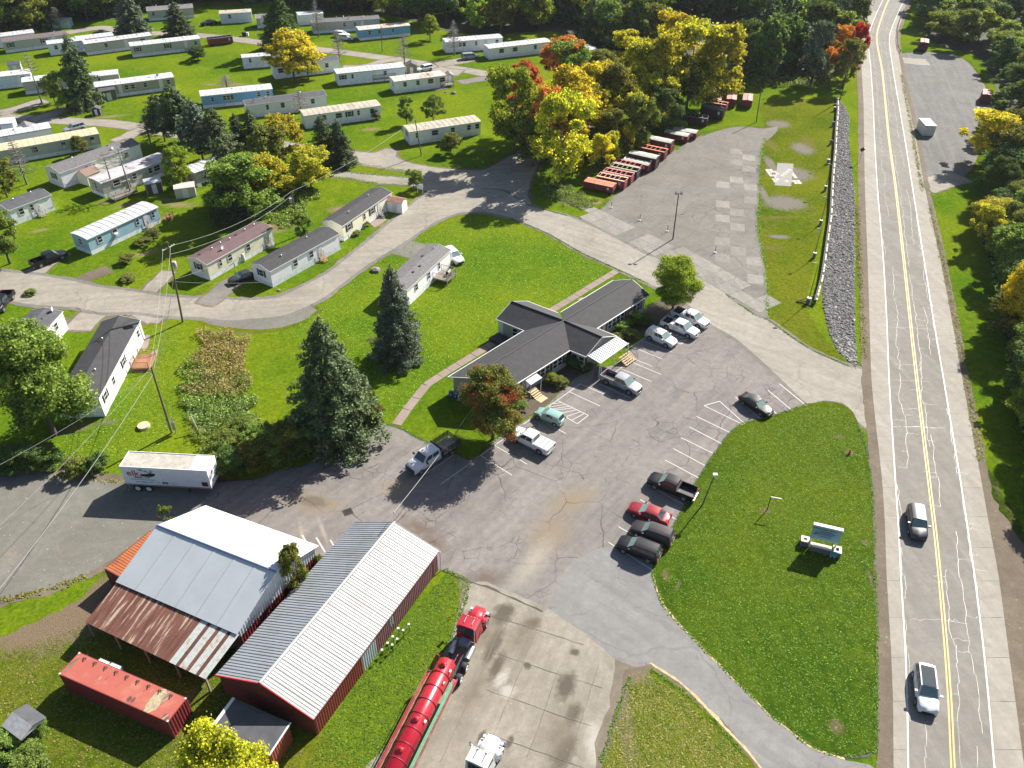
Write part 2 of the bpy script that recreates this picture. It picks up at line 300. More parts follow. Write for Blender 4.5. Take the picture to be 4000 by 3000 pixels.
def road(name, px, w, z, m, verge=None, jit=.12):
    c = smooth_loop(PL(px), 1.2, 0, closed=False); n = len(c); Lf = []; Rt = []
    for i, p in enumerate(c):
        t = c[min(i+1,n-1)]-c[max(i-1,0)]; l = t.length or 1; nn = Vector((-t.y, t.x, 0))/l
        j = jit*mnoise.noise(p*.7)*2; k = jit*mnoise.noise(p*.7+Vector((9,9,9)))*2
        Lf.append(p+nn*(w/2+j)); Rt.append(p-nn*(w/2+k))
    lp = Lf+Rt[::-1]
    if verge: sheet(name+'_verge', smooth_loop(offset(lp, verge[1]), 1.0, .25, seed=5), z-.004, verge[0])
    return sheet(name, lp, z, m)

g = MB(); g.quad((-1500,-600,0),(1500,-600,0),(1500,1500,0),(-1500,1500,0)); g.build('grass_ground', G_PARK)['kind'] = 'structure'

# the lawns: the island by the highway and the one below it
area('lawn_island', [(3154,1580),(3220,1568),(3290,1578),(3335,1615),(3352,1660),(3380,1740),(3400,1860),(3412,2000),(3418,2250),(3425,2500),(3425,2700),(3420,2930),(3290,2955),(3180,2918),(3090,2853),(3000,2783),(2920,2703),(2830,2613),(2740,2523),(2650,2433),(2590,2363),(2560,2283),(2550,2240),(2560,2200),(2590,2150),(2620,2090),(2645,2030),(2670,1990),(2715,1890),(2755,1830),(2800,1760),(2850,1695),(2900,1655),(2995,1632),(3090,1602)], .030, G_LAWN, jit=.07, border=(KERBD,.16,.10))
area('grass_triangle', [(2460,2640),(2540,2615),(2640,2680),(2740,2765),(2820,2850),(2900,2940),(2990,3040),(3020,3120),(2320,3120),(2370,2960),(2410,2840),(2450,2740)], .030, G_DRY, jit=.25, border=(DIRT,.5,.3))
area('dry_strip', [(2975,400),(3250,395),(3262,560),(3240,760),(3190,1000),(3150,1200),(3230,1330),(3310,1420),(3180,1365),(3090,1306),(3002,1230),(2995,1121),(2992,1060),(2960,880),(2965,760),(2970,620),(2990,500)], .006, G_DRY, jit=.2)
area('barn_yard_grass', [(-100,2560),(120,2440),(330,2330),(440,2200),(900,2300),(1300,2900),(1480,3100),(-100,3100)], .004, G_DRY, jit=.4)

# asphalt yard and car park
LOT = [(2690,1190),(2780,1262),(2890,1340),(3000,1432),(3070,1505),(3160,1590),(3090,1612),(2995,1642),(2900,1668),(2850,1705),(2800,1772),(2755,1842),(2715,1900),(2670,2000),(2645,2040),(2620,2100),(2590,2160),(2560,2205),(2570,2400),(2640,2480),(2560,2620),(2400,2575),(2290,2503),(2180,2435),(2120,2390),(2000,2335),(1900,2292),(1830,2272),(1730,2228),(1600,2190),(1400,2130),(1300,2260),(1150,2240),(700,2120),(640,2040),(800,1960),(850,1890),(1000,1871),(1090,1835),(1181,1822),(1226,1789),(1375,1717),(1488,1658),(1538,1665),(1588,1685),(1655,1721),(1782,1771),(1827,1794),(1877,1771),(1963,1690),(2000,1667),(2036,1654),(2136,1586),(2212,1509),(2260,1470),(2330,1440),(2400,1425),(2450,1380),(2500,1330),(2560,1280),(2590,1240),(2620,1215)]
area('car_park_asphalt', LOT, .020, A_LOT, jit=.08)
area('driveway', [(2560,2205),(2550,2242),(2562,2290),(2592,2365),(2652,2437),(2742,2530),(2832,2620),(2922,2710),(3002,2790),(3092,2860),(3182,2925),(3300,2970),(3430,3010),(3430,3300),(3220,3260),(3100,3150),(3010,3050),(2920,2935),(2830,2840),(2745,2750),(2655,2665),(2590,2622),(2520,2590),(2400,2568),(2290,2495),(2180,2428),(2140,2370),(2230,2200),(2400,2130)], .024, A_LANE, jit=.05)
SAND = M('yellow_sand_edge',(.42,.33,.17),.9,var=.3)
def edge_strip(name, px, w, z, m, jit=.08):
    c = smooth_loop(PL(px), .5, jit, closed=False); n = len(c); return ribbon(name, c, [w*(.45+.9*max(0,mnoise.noise(p*.9)+.4)) for p in c], z, m, kind='structure')
edge_strip('asphalt_edge', [(830,1880),(1000,1871),(1090,1835),(1181,1822),(1226,1789),(1375,1717),(1488,1658),(1538,1665),(1588,1685),(1655,1721),(1782,1771),(1827,1794),(1877,1771),(1963,1690),(2000,1667),(2036,1654)], .22, .0335, KERBD)
edge_strip('asphalt_edge', [(1730,2228),(1830,2272),(1900,2292),(2000,2335),(2120,2390)], .25, .0335, KERBD)
edge_strip('sand_edge', [(2552,2242),(2562,2290),(2592,2365),(2652,2437),(2742,2530),(2832,2620),(2922,2710),(3002,2790),(3092,2860),(3182,2925),(3300,2965)], .26, .041, SAND)
edge_strip('sand_edge', [(2540,2590),(2590,2622),(2655,2665),(2745,2750),(2830,2840),(2920,2935),(3010,3050)], .3, .041, SAND)
area('gravel_yard', [(-120,1875),(60,1862),(210,1850),(330,1868),(470,1875),(640,1885),(840,1885),(900,1930),(870,2020),(640,2060),(590,2080),(500,2140),(440,2185),(340,2240),(200,2295),(60,2330),(-120,2380)], .016, GRAVEL, jit=.25, border=(DIRT,.9,.6))
0 and area('bare_soil', [(-60,2380),(60,2335),(200,2300),(350,2250),(420,2290),(330,2380),(290,2400),(240,2450),(200,2470),(180,2560),(120,2560),(90,2500),(0,2480),(-60,2480)], .010, DIRT, jit=.6)
# concrete apron at the bottom with its slabs
area('gravel_margin', [(1800,2240),(1900,2265),(2000,2305),(2120,2365),(2280,2470),(2400,2545),(2470,2590),(2560,2605),(2470,2640),(2450,2760),(2405,2890),(2340,3120),(1380,3120),(1520,2900),(1640,2690),(1780,2440)], .012, paving('packed_sand',(.125,.105,.08),(.185,.16,.125),stain=(.15,.13,.105),cracks=0,speck=(.4,.37,.32),streak=R(62)), jit=.3)

# side road, park roads
area('side_road', [(1850,745),(1960,745),(2059,802),(2217,845),(2316,886),(2420,940),(2520,994),(2601,1021),(2696,1066),(2836,1148),(2949,1229),(3000,1252),(3090,1318),(3181,1375),(3316,1434),(3400,1450),(3440,1520),(3440,1640),(3405,1680),(3352,1650),(3335,1612),(3290,1574),(3220,1564),(3154,1576),(3070,1500),(2995,1428),(2882,1329),(2769,1261),(2678,1184),(2533,1107),(2407,1048),(2271,985),(2136,908),(2000,852),(1920,830),(1850,815)], .028, A_SIDE, jit=.07, border=(A_OLD,.7,.35))
area('park_road', [(-300,1030),(0,1060),(150,1075),(280,1097),(380,1120),(530,1140),(650,1160),(830,1166),(920,1172),(1000,1172),(1090,1160),(1210,1105),(1290,1060),(1380,990),(1460,925),(1560,840),(1640,775),(1700,745),(1800,725),(1900,745),(1990,800),(2010,850),(1920,832),(1870,827),(1790,832),(1700,867),(1600,932),(1520,982),(1440,1032),(1370,1082),(1280,1152),(1200,1197),(1100,1234),(1000,1245),(880,1252),(790,1240),(650,1235),(520,1218),(400,1222),(300,1202),(120,1190),(0,1168),(-300,1140)], .024, A_PARKRD, jit=.1, border=(A_OLD,.8,.35))
area('junction', [(1700,755),(1650,742),(1600,725),(1475,717),(1384,700),(1280,686),(1284,664),(1407,678),(1606,696),(1640,690),(1615,676),(1497,657),(1407,644),(1316,621),(1200,606),(1217,574),(1316,583),(1398,592),(1461,598),(1510,580),(1550,590),(1545,612),(1600,636),(1678,652),(1768,662),(1886,664),(1949,637),(2000,606),(2060,570),(2170,520),(2330,400),(2400,395),(2380,430),(2220,560),(2120,620),(2080,690),(2060,760),(2070,802),(1950,800)], .020, A_PARKRD, jit=.12, border=(DIRT,.6,.3))
road('park_lane', [(-60,450),(60,462),(200,468),(300,475),(410,480),(540,497),(700,525),(870,548),(958,548),(1090,565),(1217,590)], 4.2, .012, A_PARKRD, (DIRT,.35))
road('park_lane', [(-60,455),(60,428),(140,402),(175,392)], 4.0, .016, A_PARKRD, (DIRT,.35))
road('park_lane', [(120,470),(220,440),(294,414)], 3.2, .016, A_PARKRD, (DIRT,.4))
road('park_lane', [(560,505),(520,520),(497,535),(450,553)], 3.4, .018, A_PARKRD, (DIRT,.4))
road('park_lane', [(262,128),(330,116),(400,108),(475,120),(560,130),(651,131),(814,141),(949,157),(1060,172),(1150,182),(1253,194),(1384,210),(1579,238),(1705,256),(1830,276),(1935,296),(2020,320)], 4.2, .012, A_PARKRD, (DIRT,.4))
road('park_lane', [(1340,262),(1400,262),(1450,254),(1500,238),(1570,228)], 3.0, .016, A_PARKRD, (DIRT,.5))
road('driveway_stub', [(1700,268),(1740,278),(1800,285)], 5.0, .016, A_PARKRD, (DIRT,.4))
road('driveway_stub', [(1705,252),(1790,240),(1850,228)], 4.5, .020, A_PARKRD, (DIRT,.4))
road('driveway_stub', [(1960,296),(1900,305),(1800,322)], 3.0, .020, A_OLD, (DIRT,.5))
road('driveway_stub', [(110,1090),(190,1020),(250,985)], 3.2, .016, A_PARKRD, (DIRT,.3))
road('driveway_stub', [(290,1110),(350,1080),(430,1050)], 3.0, .016, DIRT)
road('driveway_stub', [(560,1160),(610,1110),(660,1060)], 2.6, .016, A_PARKRD, (DIRT,.3))
road('driveway_stub', [(800,1190),(850,1150),(900,1110),(945,1085)], 3.4, .026, A_OLD, (DIRT,.3))
road('driveway_stub', [(300,1290),(345,1240),(380,1215)], 4.2, .016, A_PARKRD, (DIRT,.4))
road('driveway_stub', [(540,1245),(580,1225),(650,1230)], 5.0, .016, A_PARKRD, (DIRT,.5))
road('driveway_stub', [(1520,950),(1570,965),(1640,985)], 5.2, .016, A_OLD, (DIRT,.3))
area('road_verge_patch', [(790,1242),(880,1254),(1000,1248),(1100,1237),(1200,1200),(1240,1210),(1190,1250),(1100,1278),(1000,1288),(900,1280),(800,1262)], .016, GRAVEL, jit=.2, border=(G_DRY,.8,.4))
# dumpster lot
area('dumpster_lot', [(2981,502),(2900,492),(2859,496),(2723,536),(2610,603),(2497,680),(2407,752),(2350,815),(2270,858),(2217,855),(2316,900),(2420,955),(2520,1008),(2601,1035),(2696,1080),(2836,1160),(2949,1245),(2999,1240),(2995,1121),(2990,1066),(2958,886),(2963,795),(2967,678),(2972,610),(2985,560),(3030,520),(3040,495)], .016, A_OLD, jit=.2, border=(G_DRY,.9,.5))
GRAVD = paving('dark_gravel', (.105,.103,.10), (.165,.16,.152), stain=(.2,.18,.155), cracks=0, speck=(.36,.35,.34), fineamt=.3, streak=R(75))
area('gravel_lot', [(3508,214),(3560,205),(3633,204),(3705,212),(3760,230),(3800,262),(3825,300),(3850,343),(3880,420),(3850,520),(3810,633),(3780,680),(3723,712),(3660,716),(3640,730),(3620,760),(3604,750),(3600,700),(3570,560),(3545,420),(3515,290)], .012, GRAVD, jit=.3, border=(G_DRY,.8,.5))
road('lot_apron', [(3604,735),(3680,708),(3760,690)], 5.5, .014, A_SIDE, (DIRT,.4)); road('lot_apron', [(3520,235),(3570,240),(3625,243)], 6, .014, A_SIDE, (DIRT,.4))
# planting beds by the office
area('mulch_bed', [(2040,1640),(2000,1610),(1985,1560),(2060,1500),(2180,1440),(2230,1410),(2290,1400),(2330,1420),(2280,1450),(2215,1500),(2136,1580)], .024, MUD, jit=.15)
area('mulch_bed', [(2390,1310),(2470,1250),(2560,1180),(2660,1170),(2680,1190),(2620,1215),(2570,1260),(2500,1310),(2450,1345)], .024, MUD, jit=.15)

# ------------------------------------------------------------------ highway
HW = [(0,3405,3448,3472,3535,3556),(136,3366,3392,3425,3477,3504),(271,3366,3400,3445,3490,3520),(407,3373,3409,3459,3513,3549),(542,3375,3414,3472,3536,3578),(723,3378,3424,3497,3565,3610),(1021,3389,3448,3531,3613,3674),(1247,3396,3460,3555,3649,3717),(1500,3405,3470,3583,3692,3762),(1875,3445,3493,3628,3755,3832),(2065,3457,3505,3651,3784,3866),(2250,3463,3514,3670,3811,3900),(2521,3479,3530,3694,3845,3936),(2747,3488,3538,3710,3868,3967),(3000,3490,3541,3722,3890,4001),(3400,3500,3545,3745,3930,4060)]
def hwline(k): 
    pts = [P(r[k], r[0]) for r in HW]; d = (pts[0]-pts[1])
    pts = [pts[0]+Vector((14,22,0)), ] + pts
    return smooth_loop(pts, 1.0, 0, closed=False)
def band(name, a, b, z, m, jit=0, kind='structure', parent=None):
    lp = a+b[::-1]; 
    if jit: lp = smooth_loop(lp[::2], .8, jit)
    return sheet(name, lp, z, m, parent, kind if not parent else None)
LO, LW, YC, RW_, RO = [hwline(k) for k in (1,2,3,4,5)]
def shift(line, d):
    n = len(line); out = []
    for i, p in enumerate(line):
        t = line[min(i+1,n-1)]-line[max(i-1,0)]; l = t.length or 1; out.append(p+Vector((t.y,-t.x,0))/l*d)
    return out
def strip_between(a, b, z):
    m = min(len(a), len(b)); ia = [a[int(i*(len(a)-1)/(m-1))] for i in range(m)]; ib = [b[int(i*(len(b)-1)/(m-1))] for i in range(m)]
    mb = MB(); mb.add([(p.x,p.y,z) for pr in zip(ia, ib) for p in pr], [(2*i,2*i+1,2*i+3,2*i+2) for i in range(m-1)]); return mb, ia, ib
wide_l = strip_between(shift(LO,1.7), LO, .034)[0]; 
verge_l = sheet('dirt_verge', smooth_loop(shift(LO,1.3)[::3], 1, .25, closed=False)+shift(LO,-.3)[::-1], .034, DIRT)
verge_r = sheet('dirt_verge', shift(RO,.3)+smooth_loop(shift(RO,-1.0)[::3], 1, .22, closed=False)[::-1], .034, DIRT)
area('dirt_bank', [(3840,1850),(3880,1950),(3925,2020),(3990,2120),(4080,2250),(4200,2700),(4300,3300),(4080,3300),(4000,2990),(3940,2560),(3890,2200),(3850,2000)], .036, DIRT, jit=.5, border=(G_WEED,1.2,.5))
hw = strip_between(LW, RW_, .040)[0].build('highway', A_ROAD); hw['kind'] = 'structure'
for nm, A, B in (('shoulder', LO, LW), ('shoulder', RW_, RO)):
    base, ia, ib = strip_between(A, B, .038); bo = base.build(nm, CRACKJ); bo['kind'] = 'structure'
    # concrete shoulder slabs, about 4.6 m long, joints between them
    def at_y(line, y):
        for j in range(len(line)-1):
            a, b = line[j], line[j+1]
            if (a.y-y)*(b.y-y) <= 0 and a.y != b.y: return a.lerp(b, (a.y-y)/(a.y-b.y))
    ys_ = [max(A[-1].y,B[-1].y)+.5+k*.92 for k in range(300)]; ys_ = [y for y in ys_ if y < min(A[0].y,B[0].y)-.5]; ia = [at_y(A,y) for y in ys_]; ib = [at_y(B,y+.0) for y in ys_]
    step = 5
    for i in range(0, len(ia)-step, step):
        mb = MB(); rr = [(ia[j], ib[j]) for j in range(i, i+step+1)]; mb2 = []
        for q, (a, b) in enumerate(rr):
            if q == 0: a = a.lerp(rr[1][0], .025); b = b.lerp(rr[1][1], .025)
            if q == step: a = a.lerp(rr[-2][0], .02); b = b.lerp(rr[-2][1], .02)
            mb2.append((a, b))
        mb.add([(p.x,p.y,.046) for pr in mb2 for p in pr], [(2*q,2*q+2,2*q+3,2*q+1) for q in range(step)])
        mb.build('concrete_slab', CONC, bo)
ribbon('edge_line', shift(LW,-.12), .16, .048, LINEW, hw); ribbon('edge_line', shift(RW_,.12), .16, .048, LINEW, hw)
ribbon('centre_line', shift(YC,.14), .14, .048, LINEY, hw); ribbon('centre_line', shift(YC,-.14), .14, .048, LINEY, hw)
# tar-filled cracks, pale and wandering, along both lanes and across
ck = MB(); rr = random.Random(5)
def laneP(line_a, line_b, s, t): 
    a = line_a[min(int(s*(len(line_a)-1)), len(line_a)-1)]; b = line_b[min(int(s*(len(line_b)-1)), len(line_b)-1)]; return a.lerp(b, t)
for (a, b, t0, dens) in ((LW,YC,.42,.6),(YC,RW_,.2,.9),(YC,RW_,.62,.75),(LW,YC,.08,.3),(YC,RW_,.93,.4)):
    s = 0; 
    while s < 1:
        ln = rr.uniform(.02,.09)
        if rr.random() < dens:
            pts = []; t = t0+rr.uniform(-.05,.05); q = s
            while q < min(1, s+ln): t += rr.uniform(-.045,.045)+(t0-t)*.2; pts.append(laneP(a,b,q,t)); q += .0019
            if len(pts) > 2:
                m_ = ribbon(None, pts, [rr.uniform(.02,.05) for _ in pts], .052, None); ck.add(m_.v, m_.f)
                for k in range(len(pts)//5):
                    if rr.random() < .6:
                        p = pts[rr.randrange(len(pts))]; L_ = rr.uniform(.5,1.6)*rr.choice((-1,1)); dirx = Vector((1,-.12,0)); m_ = ribbon(None, [p+dirx*L_*u+Vector((0,rr.uniform(-.16,.16),0)) for u in (0,.2,.4,.6,.8,1)], .032, .056, None); ck.add(m_.v, m_.f)
        s += ln*rr.uniform(.8,1.2)
for k in range(30):
    s = rr.random(); t1 = rr.uniform(.3,.5); A_, B_, C_ = laneP(LW,YC,s,rr.uniform(.02,.4)), laneP(LW,YC,s,.98), laneP(YC,RW_,s,rr.uniform(.3,.95))
    pts = [A_.lerp(B_,u)+Vector((0,rr.uniform(-.12,.12),0)) for u in (0,.15,.3,.45,.6,.75,.9,1)]+([C_+Vector((0,rr.uniform(-.3,.3),0))] if rr.random()<.6 else [])
    m_ = ribbon(None, pts, .032, .060, None); ck.add(m_.v, m_.f)
o = ck.build('crack_sealant', SEAL, hw); o['kind'] = 'stuff'
# guardrails on the bend
def guardrail(px, lab):
    pts = smooth_loop(PL(px), 1.5, 0, closed=False); r = empty('guardrail', pts[0], 0, lab, 'guardrail', 'guardrails on the highway bend'); off = pts[0]
    m_ = MB(); L_ = [p-off for p in pts]; n = len(L_)
    prof = [(.0,.45),(.04,.5),(.0,.56),(.0,.62),(.04,.68),(.0,.75)]
    vs = []
    for i, p in enumerate(L_):
        t = L_[min(i+1,n-1)]-L_[max(i-1,0)]; nn = Vector((t.y,-t.x,0)).normalized()
        vs += [(p.x+nn.x*a, p.y+nn.y*a, b) for a, b in prof]
    m_.add(vs, [(i*6+k, i*6+k+1, (i+1)*6+k+1, (i+1)*6+k) for i in range(n-1) for k in range(5)]); m_.build('rail', STEEL, r)
    pm = MB().box(-.06,.06,-.06,.06,0,.7).mesh('post', WOODP)
    for i in range(0, n, 2): inst('post', pm, r, loc=(L_[i].x, L_[i].y+.12, 0))
guardrail([(3409,0),(3385,40),(3366,90),(3352,125),(3346,138)], 'steel guardrail along the left side of the highway bend')
guardrail([(3560,-2),(3527,50),(3508,104),(3503,150),(3507,190),(3519,210)], 'steel guardrail along the right side of the highway bend')

# ------------------------------------------------------------------ painted bays in the car park
pl = MB()
def pline(a, b, w=.11, z=.034):
    m_ = ribbon(None, [P(*a), P(*b)], w, z, None); pl.add(m_.v, m_.f)
lines = [((2443,1369),(2583,1279)),((2506,1331),(2624,1376)),((2470,1356),(2588,1403)),((2445,1390),(2549,1432)),((2460,1412),(2582,1463)),((2405,1453),(2460,1412)),((2425,1441),(2545,1491)),
 ((2267,1500),(2045,1658)),((2179,1566),(2298,1623)),((2298,1623),(2255,1656)),((2255,1656),(2140,1590)),((2224,1531),(2344,1587)),((2267,1500),(2387,1553)),((2339,1500),(2464,1556)),((2090,1629),(2210,1694)),((2000,1712),(2109,1774)),((2000,1778),(2058,1814)),
 ((1877,1780),(2000,1857)),((1877,1780),(2000,1692)),((1934,1742),(2000,1780)),((1658,1856),(1771,1777)),((1721,1892),(1843,1807)),
 ((2599,1798),(2728,1867)),((2630,1753),(2757,1821)),((2660,1710),(2784,1771)),((2692,1668),(2820,1734)),((2721,1627),(2858,1694)),((2750,1585),(2902,1659)),((2750,1585),(2811,1568)),((2811,1568),(2909,1656)),((2872,1551),(2970,1636)),((2960,1545),(3034,1618)),((3000,1525),(3095,1605)),((3045,1500),(3150,1586)),
 ((2531,1895),(2671,1973)),((2457,2000),(2560,2056)),((2500,1952),(2642,2030)),((2416,2058),(2520,2118)),((2377,2119),(2549,2228)),((2560,1290),(2689,1324)),((2689,1324),(2660,1345)),((2660,1345),(2640,1338))]
for i, (a, b) in enumerate(lines): pline(a, b, z=.034+.0007*(i%5))
for k in range(1, 8):                      # hatching beside the small green car
    t = k/8; a = (2179+(2298-2179)*t, 1566+(1623-1566)*t); tb = min(1, max(0, t-.06)); b = (2140+(2255-2140)*max(0,t-.38)/.62 if t > .38 else 2179-(2179-2120)*t/.38, 1590+(1656-1590)*max(0,t-.38)/.62 if t > .38 else 1566+(1605-1566)*t/.38)
    pline(a, b, .1, .0385)
for k in range(5): pline((2585+k*18, 1296+k*9), (2618+k*15, 1288+k*10), .1, .0385)
for k in range(4): pline((1180+k*55, 2090+k*10), (1215+k*55, 2150+k*8), .18, .0386)
o = pl.build('bay_markings', LINEW); o['kind'] = 'structure'

# ------------------------------------------------------------------ concrete slabs (each one its own piece)
def slabs(name, O, ux, uy, nx, ny, sx, sy, z, th, m, parent, drop=0, inside=None, gap=.03, seed=1):
    r_ = random.Random(seed)
    for i in range(nx):
        for j in range(ny):
            if r_.random() < drop: continue
            c = [O+ux*(i*sx+a)+uy*(j*sy+b) for a, b in ((gap,gap),(sx-gap,gap),(sx-gap,sy-gap),(gap,sy-gap))]
            if inside and not all(inside(q) for q in c): continue
            c = [q+Vector((0,0,z+(i*7+j*3)%5*.0006)) for q in c]
            MB().slab([tuple(q) for q in c], th).build(name, r_.choice(m) if isinstance(m, list) else m, parent)
def in_poly(poly):
    P_ = PL(poly)
    def f(q):
        c = False; n = len(P_)
        for i in range(n):
            a, b = P_[i], P_[i-1]
            if (a.y > q.y) != (b.y > q.y) and q.x < (b.x-a.x)*(q.y-a.y)/(b.y-a.y)+a.x: c = not c
        return c
    return f
apron = area('concrete_apron', [(1835,2285),(1900,2275),(2130,2375),(2290,2480),(2402,2578),(2395,2640),(2385,2720),(2365,2800),(2325,2900),(2295,3120),(1380,3120),(1560,2860),(1680,2660),(1780,2440)], .018, CONC2, jit=.2)
d = (P(2180,2900)-P(2330,2560)).normalized(); d = (P(1620,2840)-P(1870,2330)).normalized(); ux = -d; uy = Vector((ux.y,-ux.x,0))
slabs('concrete_slab', P(1480,3090)+uy*-3, ux, uy, 9, 8, 3.9, 3.4, .024, .006, CONC2, apron, inside=in_poly([(1860,2300),(2130,2410),(2290,2500),(2410,2575),(2400,2720),(2335,2900),(2300,3400),(1200,3400),(1600,2790)]), gap=.025)
jn = MB(); rj = random.Random(11)
for k in range(1,8):
    for (o_, dd_, ee_, n_) in ((P(1480,3090)+uy*(3.4*k-3), ux, uy, 34),):
        pts = [o_+dd_*(q*1.0)+ee_*rj.uniform(-.05,.05) for q in range(2, n_)]; a_ = rj.randrange(0,10); b_ = a_+rj.randrange(8,24); pts = [p for p in pts[a_:b_] if in_poly([(1835,2320),(2290,2520),(2390,2590),(2340,2880),(2290,3300),(1400,3300)])(p)]
        if len(pts) > 2: m_ = ribbon(None, pts, [rj.uniform(.03,.09) for _ in pts], .047, None); jn.add(m_.v, m_.f)
for k in range(1,7):
    pts = [P(1480,3090)+ux*(3.9*k)+uy*(q-2) for q in range(0,24)]; pts = [p+Vector((0,rj.uniform(-.06,.06),0)) for p in pts if in_poly([(1900,2330),(2290,2520),(2390,2590),(2340,2880),(2290,3300),(1900,3300)])(p)]
    if len(pts) > 2: m_ = ribbon(None, pts, [rj.uniform(.02,.07) for _ in pts], .048, None); jn.add(m_.v, m_.f)
o = jn.build('slab_joints', CRACKJ, apron); o['kind'] = 'stuff'
lotp = bpy.data.objects['dumpster_lot']; CONC4 = [paving('weathered_slab_%s'%k, a, scl(a,1.25), stain=(.17,.16,.145), cracks=.7, speck=(.4,.39,.36), cs=.3, streak=R(100)) for k, a in (('pale',(.205,.194,.174)),('grey',(.19,.18,.163)),('dark',(.175,.166,.15)))]
O = P(2990,1190); ux = (P(2960,760)-O).normalized(); uy = Vector((-ux.y,ux.x,0))
slabs('concrete_slab', O, ux, uy, 24, 7, 3.1, 2.7, .020, .012, CONC4, lotp, drop=.03, inside=in_poly([(2850,575),(2975,572),(2962,700),(2962,880),(2990,1060),(2990,1190),(2900,1160),(2790,1110),(2735,1030),(2740,900),(2780,750)]), gap=.05)
O = P(2560,1000); ux = (P(2290,862)-O).normalized(); uy = Vector((ux.y,-ux.x,0))
slabs('concrete_slab', O, ux, uy, 7, 2, 3.2, 2.6, .0228, .012, CONC4, lotp, drop=.1, gap=.05)
O = P(2960,1225); ux = (P(2600,1010)-O).normalized(); uy = Vector((ux.y,-ux.x,0))
slabs('concrete_slab', O+uy*.4, ux, uy, 8, 2, 3.2, 2.6, .0252, .012, CONC4, lotp, drop=.15, gap=.05, seed=4)
O = P(3030,722); ux = Vector((1,.05,0)).normalized(); uy = Vector((-ux.y,ux.x,0)); pad = sheet('old_house_pad', PL([(3026,724),(3037,636),(3100,640),(3090,728)]), .010, M('pad_mortar',(.22,.21,.19),.9))
slabs('pad_slab', O+Vector((0,.3,0)), ux, uy, 7, 8, .8, .95, .016, .01, M('white_tile_pad',(.30,.285,.26),.7,var=.25,sc=2,dirt=(.35,.33,.3)), pad, drop=.42, gap=.04)
# footpath slabs behind the office
def path(px, lab, w=1.25, seg=1.75):
    c = smooth_loop(PL(px), seg, 0, closed=False); r = empty('footpath', (0,0,0)); r['kind'] = 'structure'
    for i in range(len(c)-1):
        a, b = c[i].lerp(c[i+1],.015), c[i].lerp(c[i+1],.985); t = (b-a).normalized(); nn = Vector((-t.y,t.x,0))*w/2; z = .035+random.uniform(0,.012)
        MB().slab([(p.x,p.y,z) for p in (a-nn,b-nn,b+nn,a+nn)], .05).build('path_slab', CONC3, r)
path([(1548,1660),(1590,1600),(1625,1555),(1665,1505),(1720,1468),(1790,1425),(1850,1388),(1900,1358),(1940,1330)], '')
path([(2154,1213),(2253,1154),(2330,1106),(2407,1060)], '')
path([(2262,1166),(2290,1180)], '', 1.1, 1.6)

# ------------------------------------------------------------------ mobile homes, sheds
FRAME_C = {}
def window_meshes():
    f = MB(); 
    for b in ((-.55,.55,-.06,.0,-.62,-.52),(-.55,.55,-.06,.0,.52,.62),(-.55,-.46,-.06,0,-.52,.52),(.46,.55,-.06,0,-.52,.52),(-.46,.46,-.05,0,-.03,.03)): f.box(*b)
    p = MB().box(-.46,.46,-.03,0,-.52,.52); s = MB()
    for k in range(8): s.box(-.17,.17,-.05,0,-.6+.15*k,-.6+.15*k+.13)
    s.box(-.19,-.16,-.055,0,-.62,.62); s.box(.16,.19,-.055,0,-.62,.62)
    return f.mesh('window_frame', TRIM), p.mesh('pane', GLASS), s.mesh('shutter', BLACK)
WF, WPn, WS = window_meshes()
DOORM = MB().box(-.46,.46,-.05,0,0,2.0).box(-.3,.3,-.058,-.05,1.1,1.75).mesh('door', TRIM); DKNOB = MB().box(.34,.40,-.12,-.05,.95,1.02).mesh('handle', DARKM)
AC = MB().box(-.32,.32,-.45,0,-.22,.22).box(-.28,.28,-.47,-.45,-.18,.18).mesh('air_conditioner', WHITE)
VENT = MB().tube([(0,0,0),(0,0,.32)], .09, 8).tube([(0,0,.32),(0,0,.44)], [.16,.05], 8).mesh('roof_vent', STEEL)
VENTB = MB().box(-.2,.2,-.2,.2,0,.16).mesh('roof_vent', DARKM)
STEPW = MB()
for k in range(4): STEPW.box(-.55,.55,-.3-.28*k,-.02-.28*k,.72-.18*k-.18*0,.76-.18*k)
for x in (-.55,.55): STEPW.tube([(x,-.05,1.7),(x,-1.1,1.1)], .03, 4).tube([(x,-1.1,0),(x,-1.1,1.1)], .03, 4).tube([(x,-.05,0),(x,-.05,1.7)], .03, 4)
STEPB = STEPW.mesh('steps', WOODB); STEPG = STEPW.mesh('steps', WOODG)
def dish(parent, loc):
    m_ = MB(); n = 12; vs = [(0,0,0)]+[(cos(2*pi*k/n)*.38, -.14, sin(2*pi*k/n)*.38+.0) for k in range(n)]; m_.add(vs, [(0, 1+k, 1+(k+1)%n) for k in range(n)], True)
    m_.tube([(0,0,0),(0,.15,-.5)], .03, 5); m_.tube([(0,0,-.3),(0,-.55,-.05)], .02, 4)
    return m_.build('satellite_dish', M('dish_grey',(.55,.56,.58),.4) if 'dish_grey' not in bpy.data.materials else bpy.data.materials['dish_grey'], parent, loc=loc, rz=.3)
def wallm(name, c): return bpy.data.materials.get(name) or siding(name, c)
def siding(name, c):
    n = NT(name); k = n.ramp(n.noise(.8, 5), [(.3, scl(c,.92)), (.7, scl(c,1.06))])
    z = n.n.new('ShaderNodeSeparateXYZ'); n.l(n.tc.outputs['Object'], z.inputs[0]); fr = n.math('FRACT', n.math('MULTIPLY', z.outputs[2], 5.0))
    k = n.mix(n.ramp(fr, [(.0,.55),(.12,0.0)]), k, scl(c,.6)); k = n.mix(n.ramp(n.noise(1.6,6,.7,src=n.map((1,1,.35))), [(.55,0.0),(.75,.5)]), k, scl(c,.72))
    n.col(k).rough(.6,.3); n.bump(fr, .2, .01); return n.m
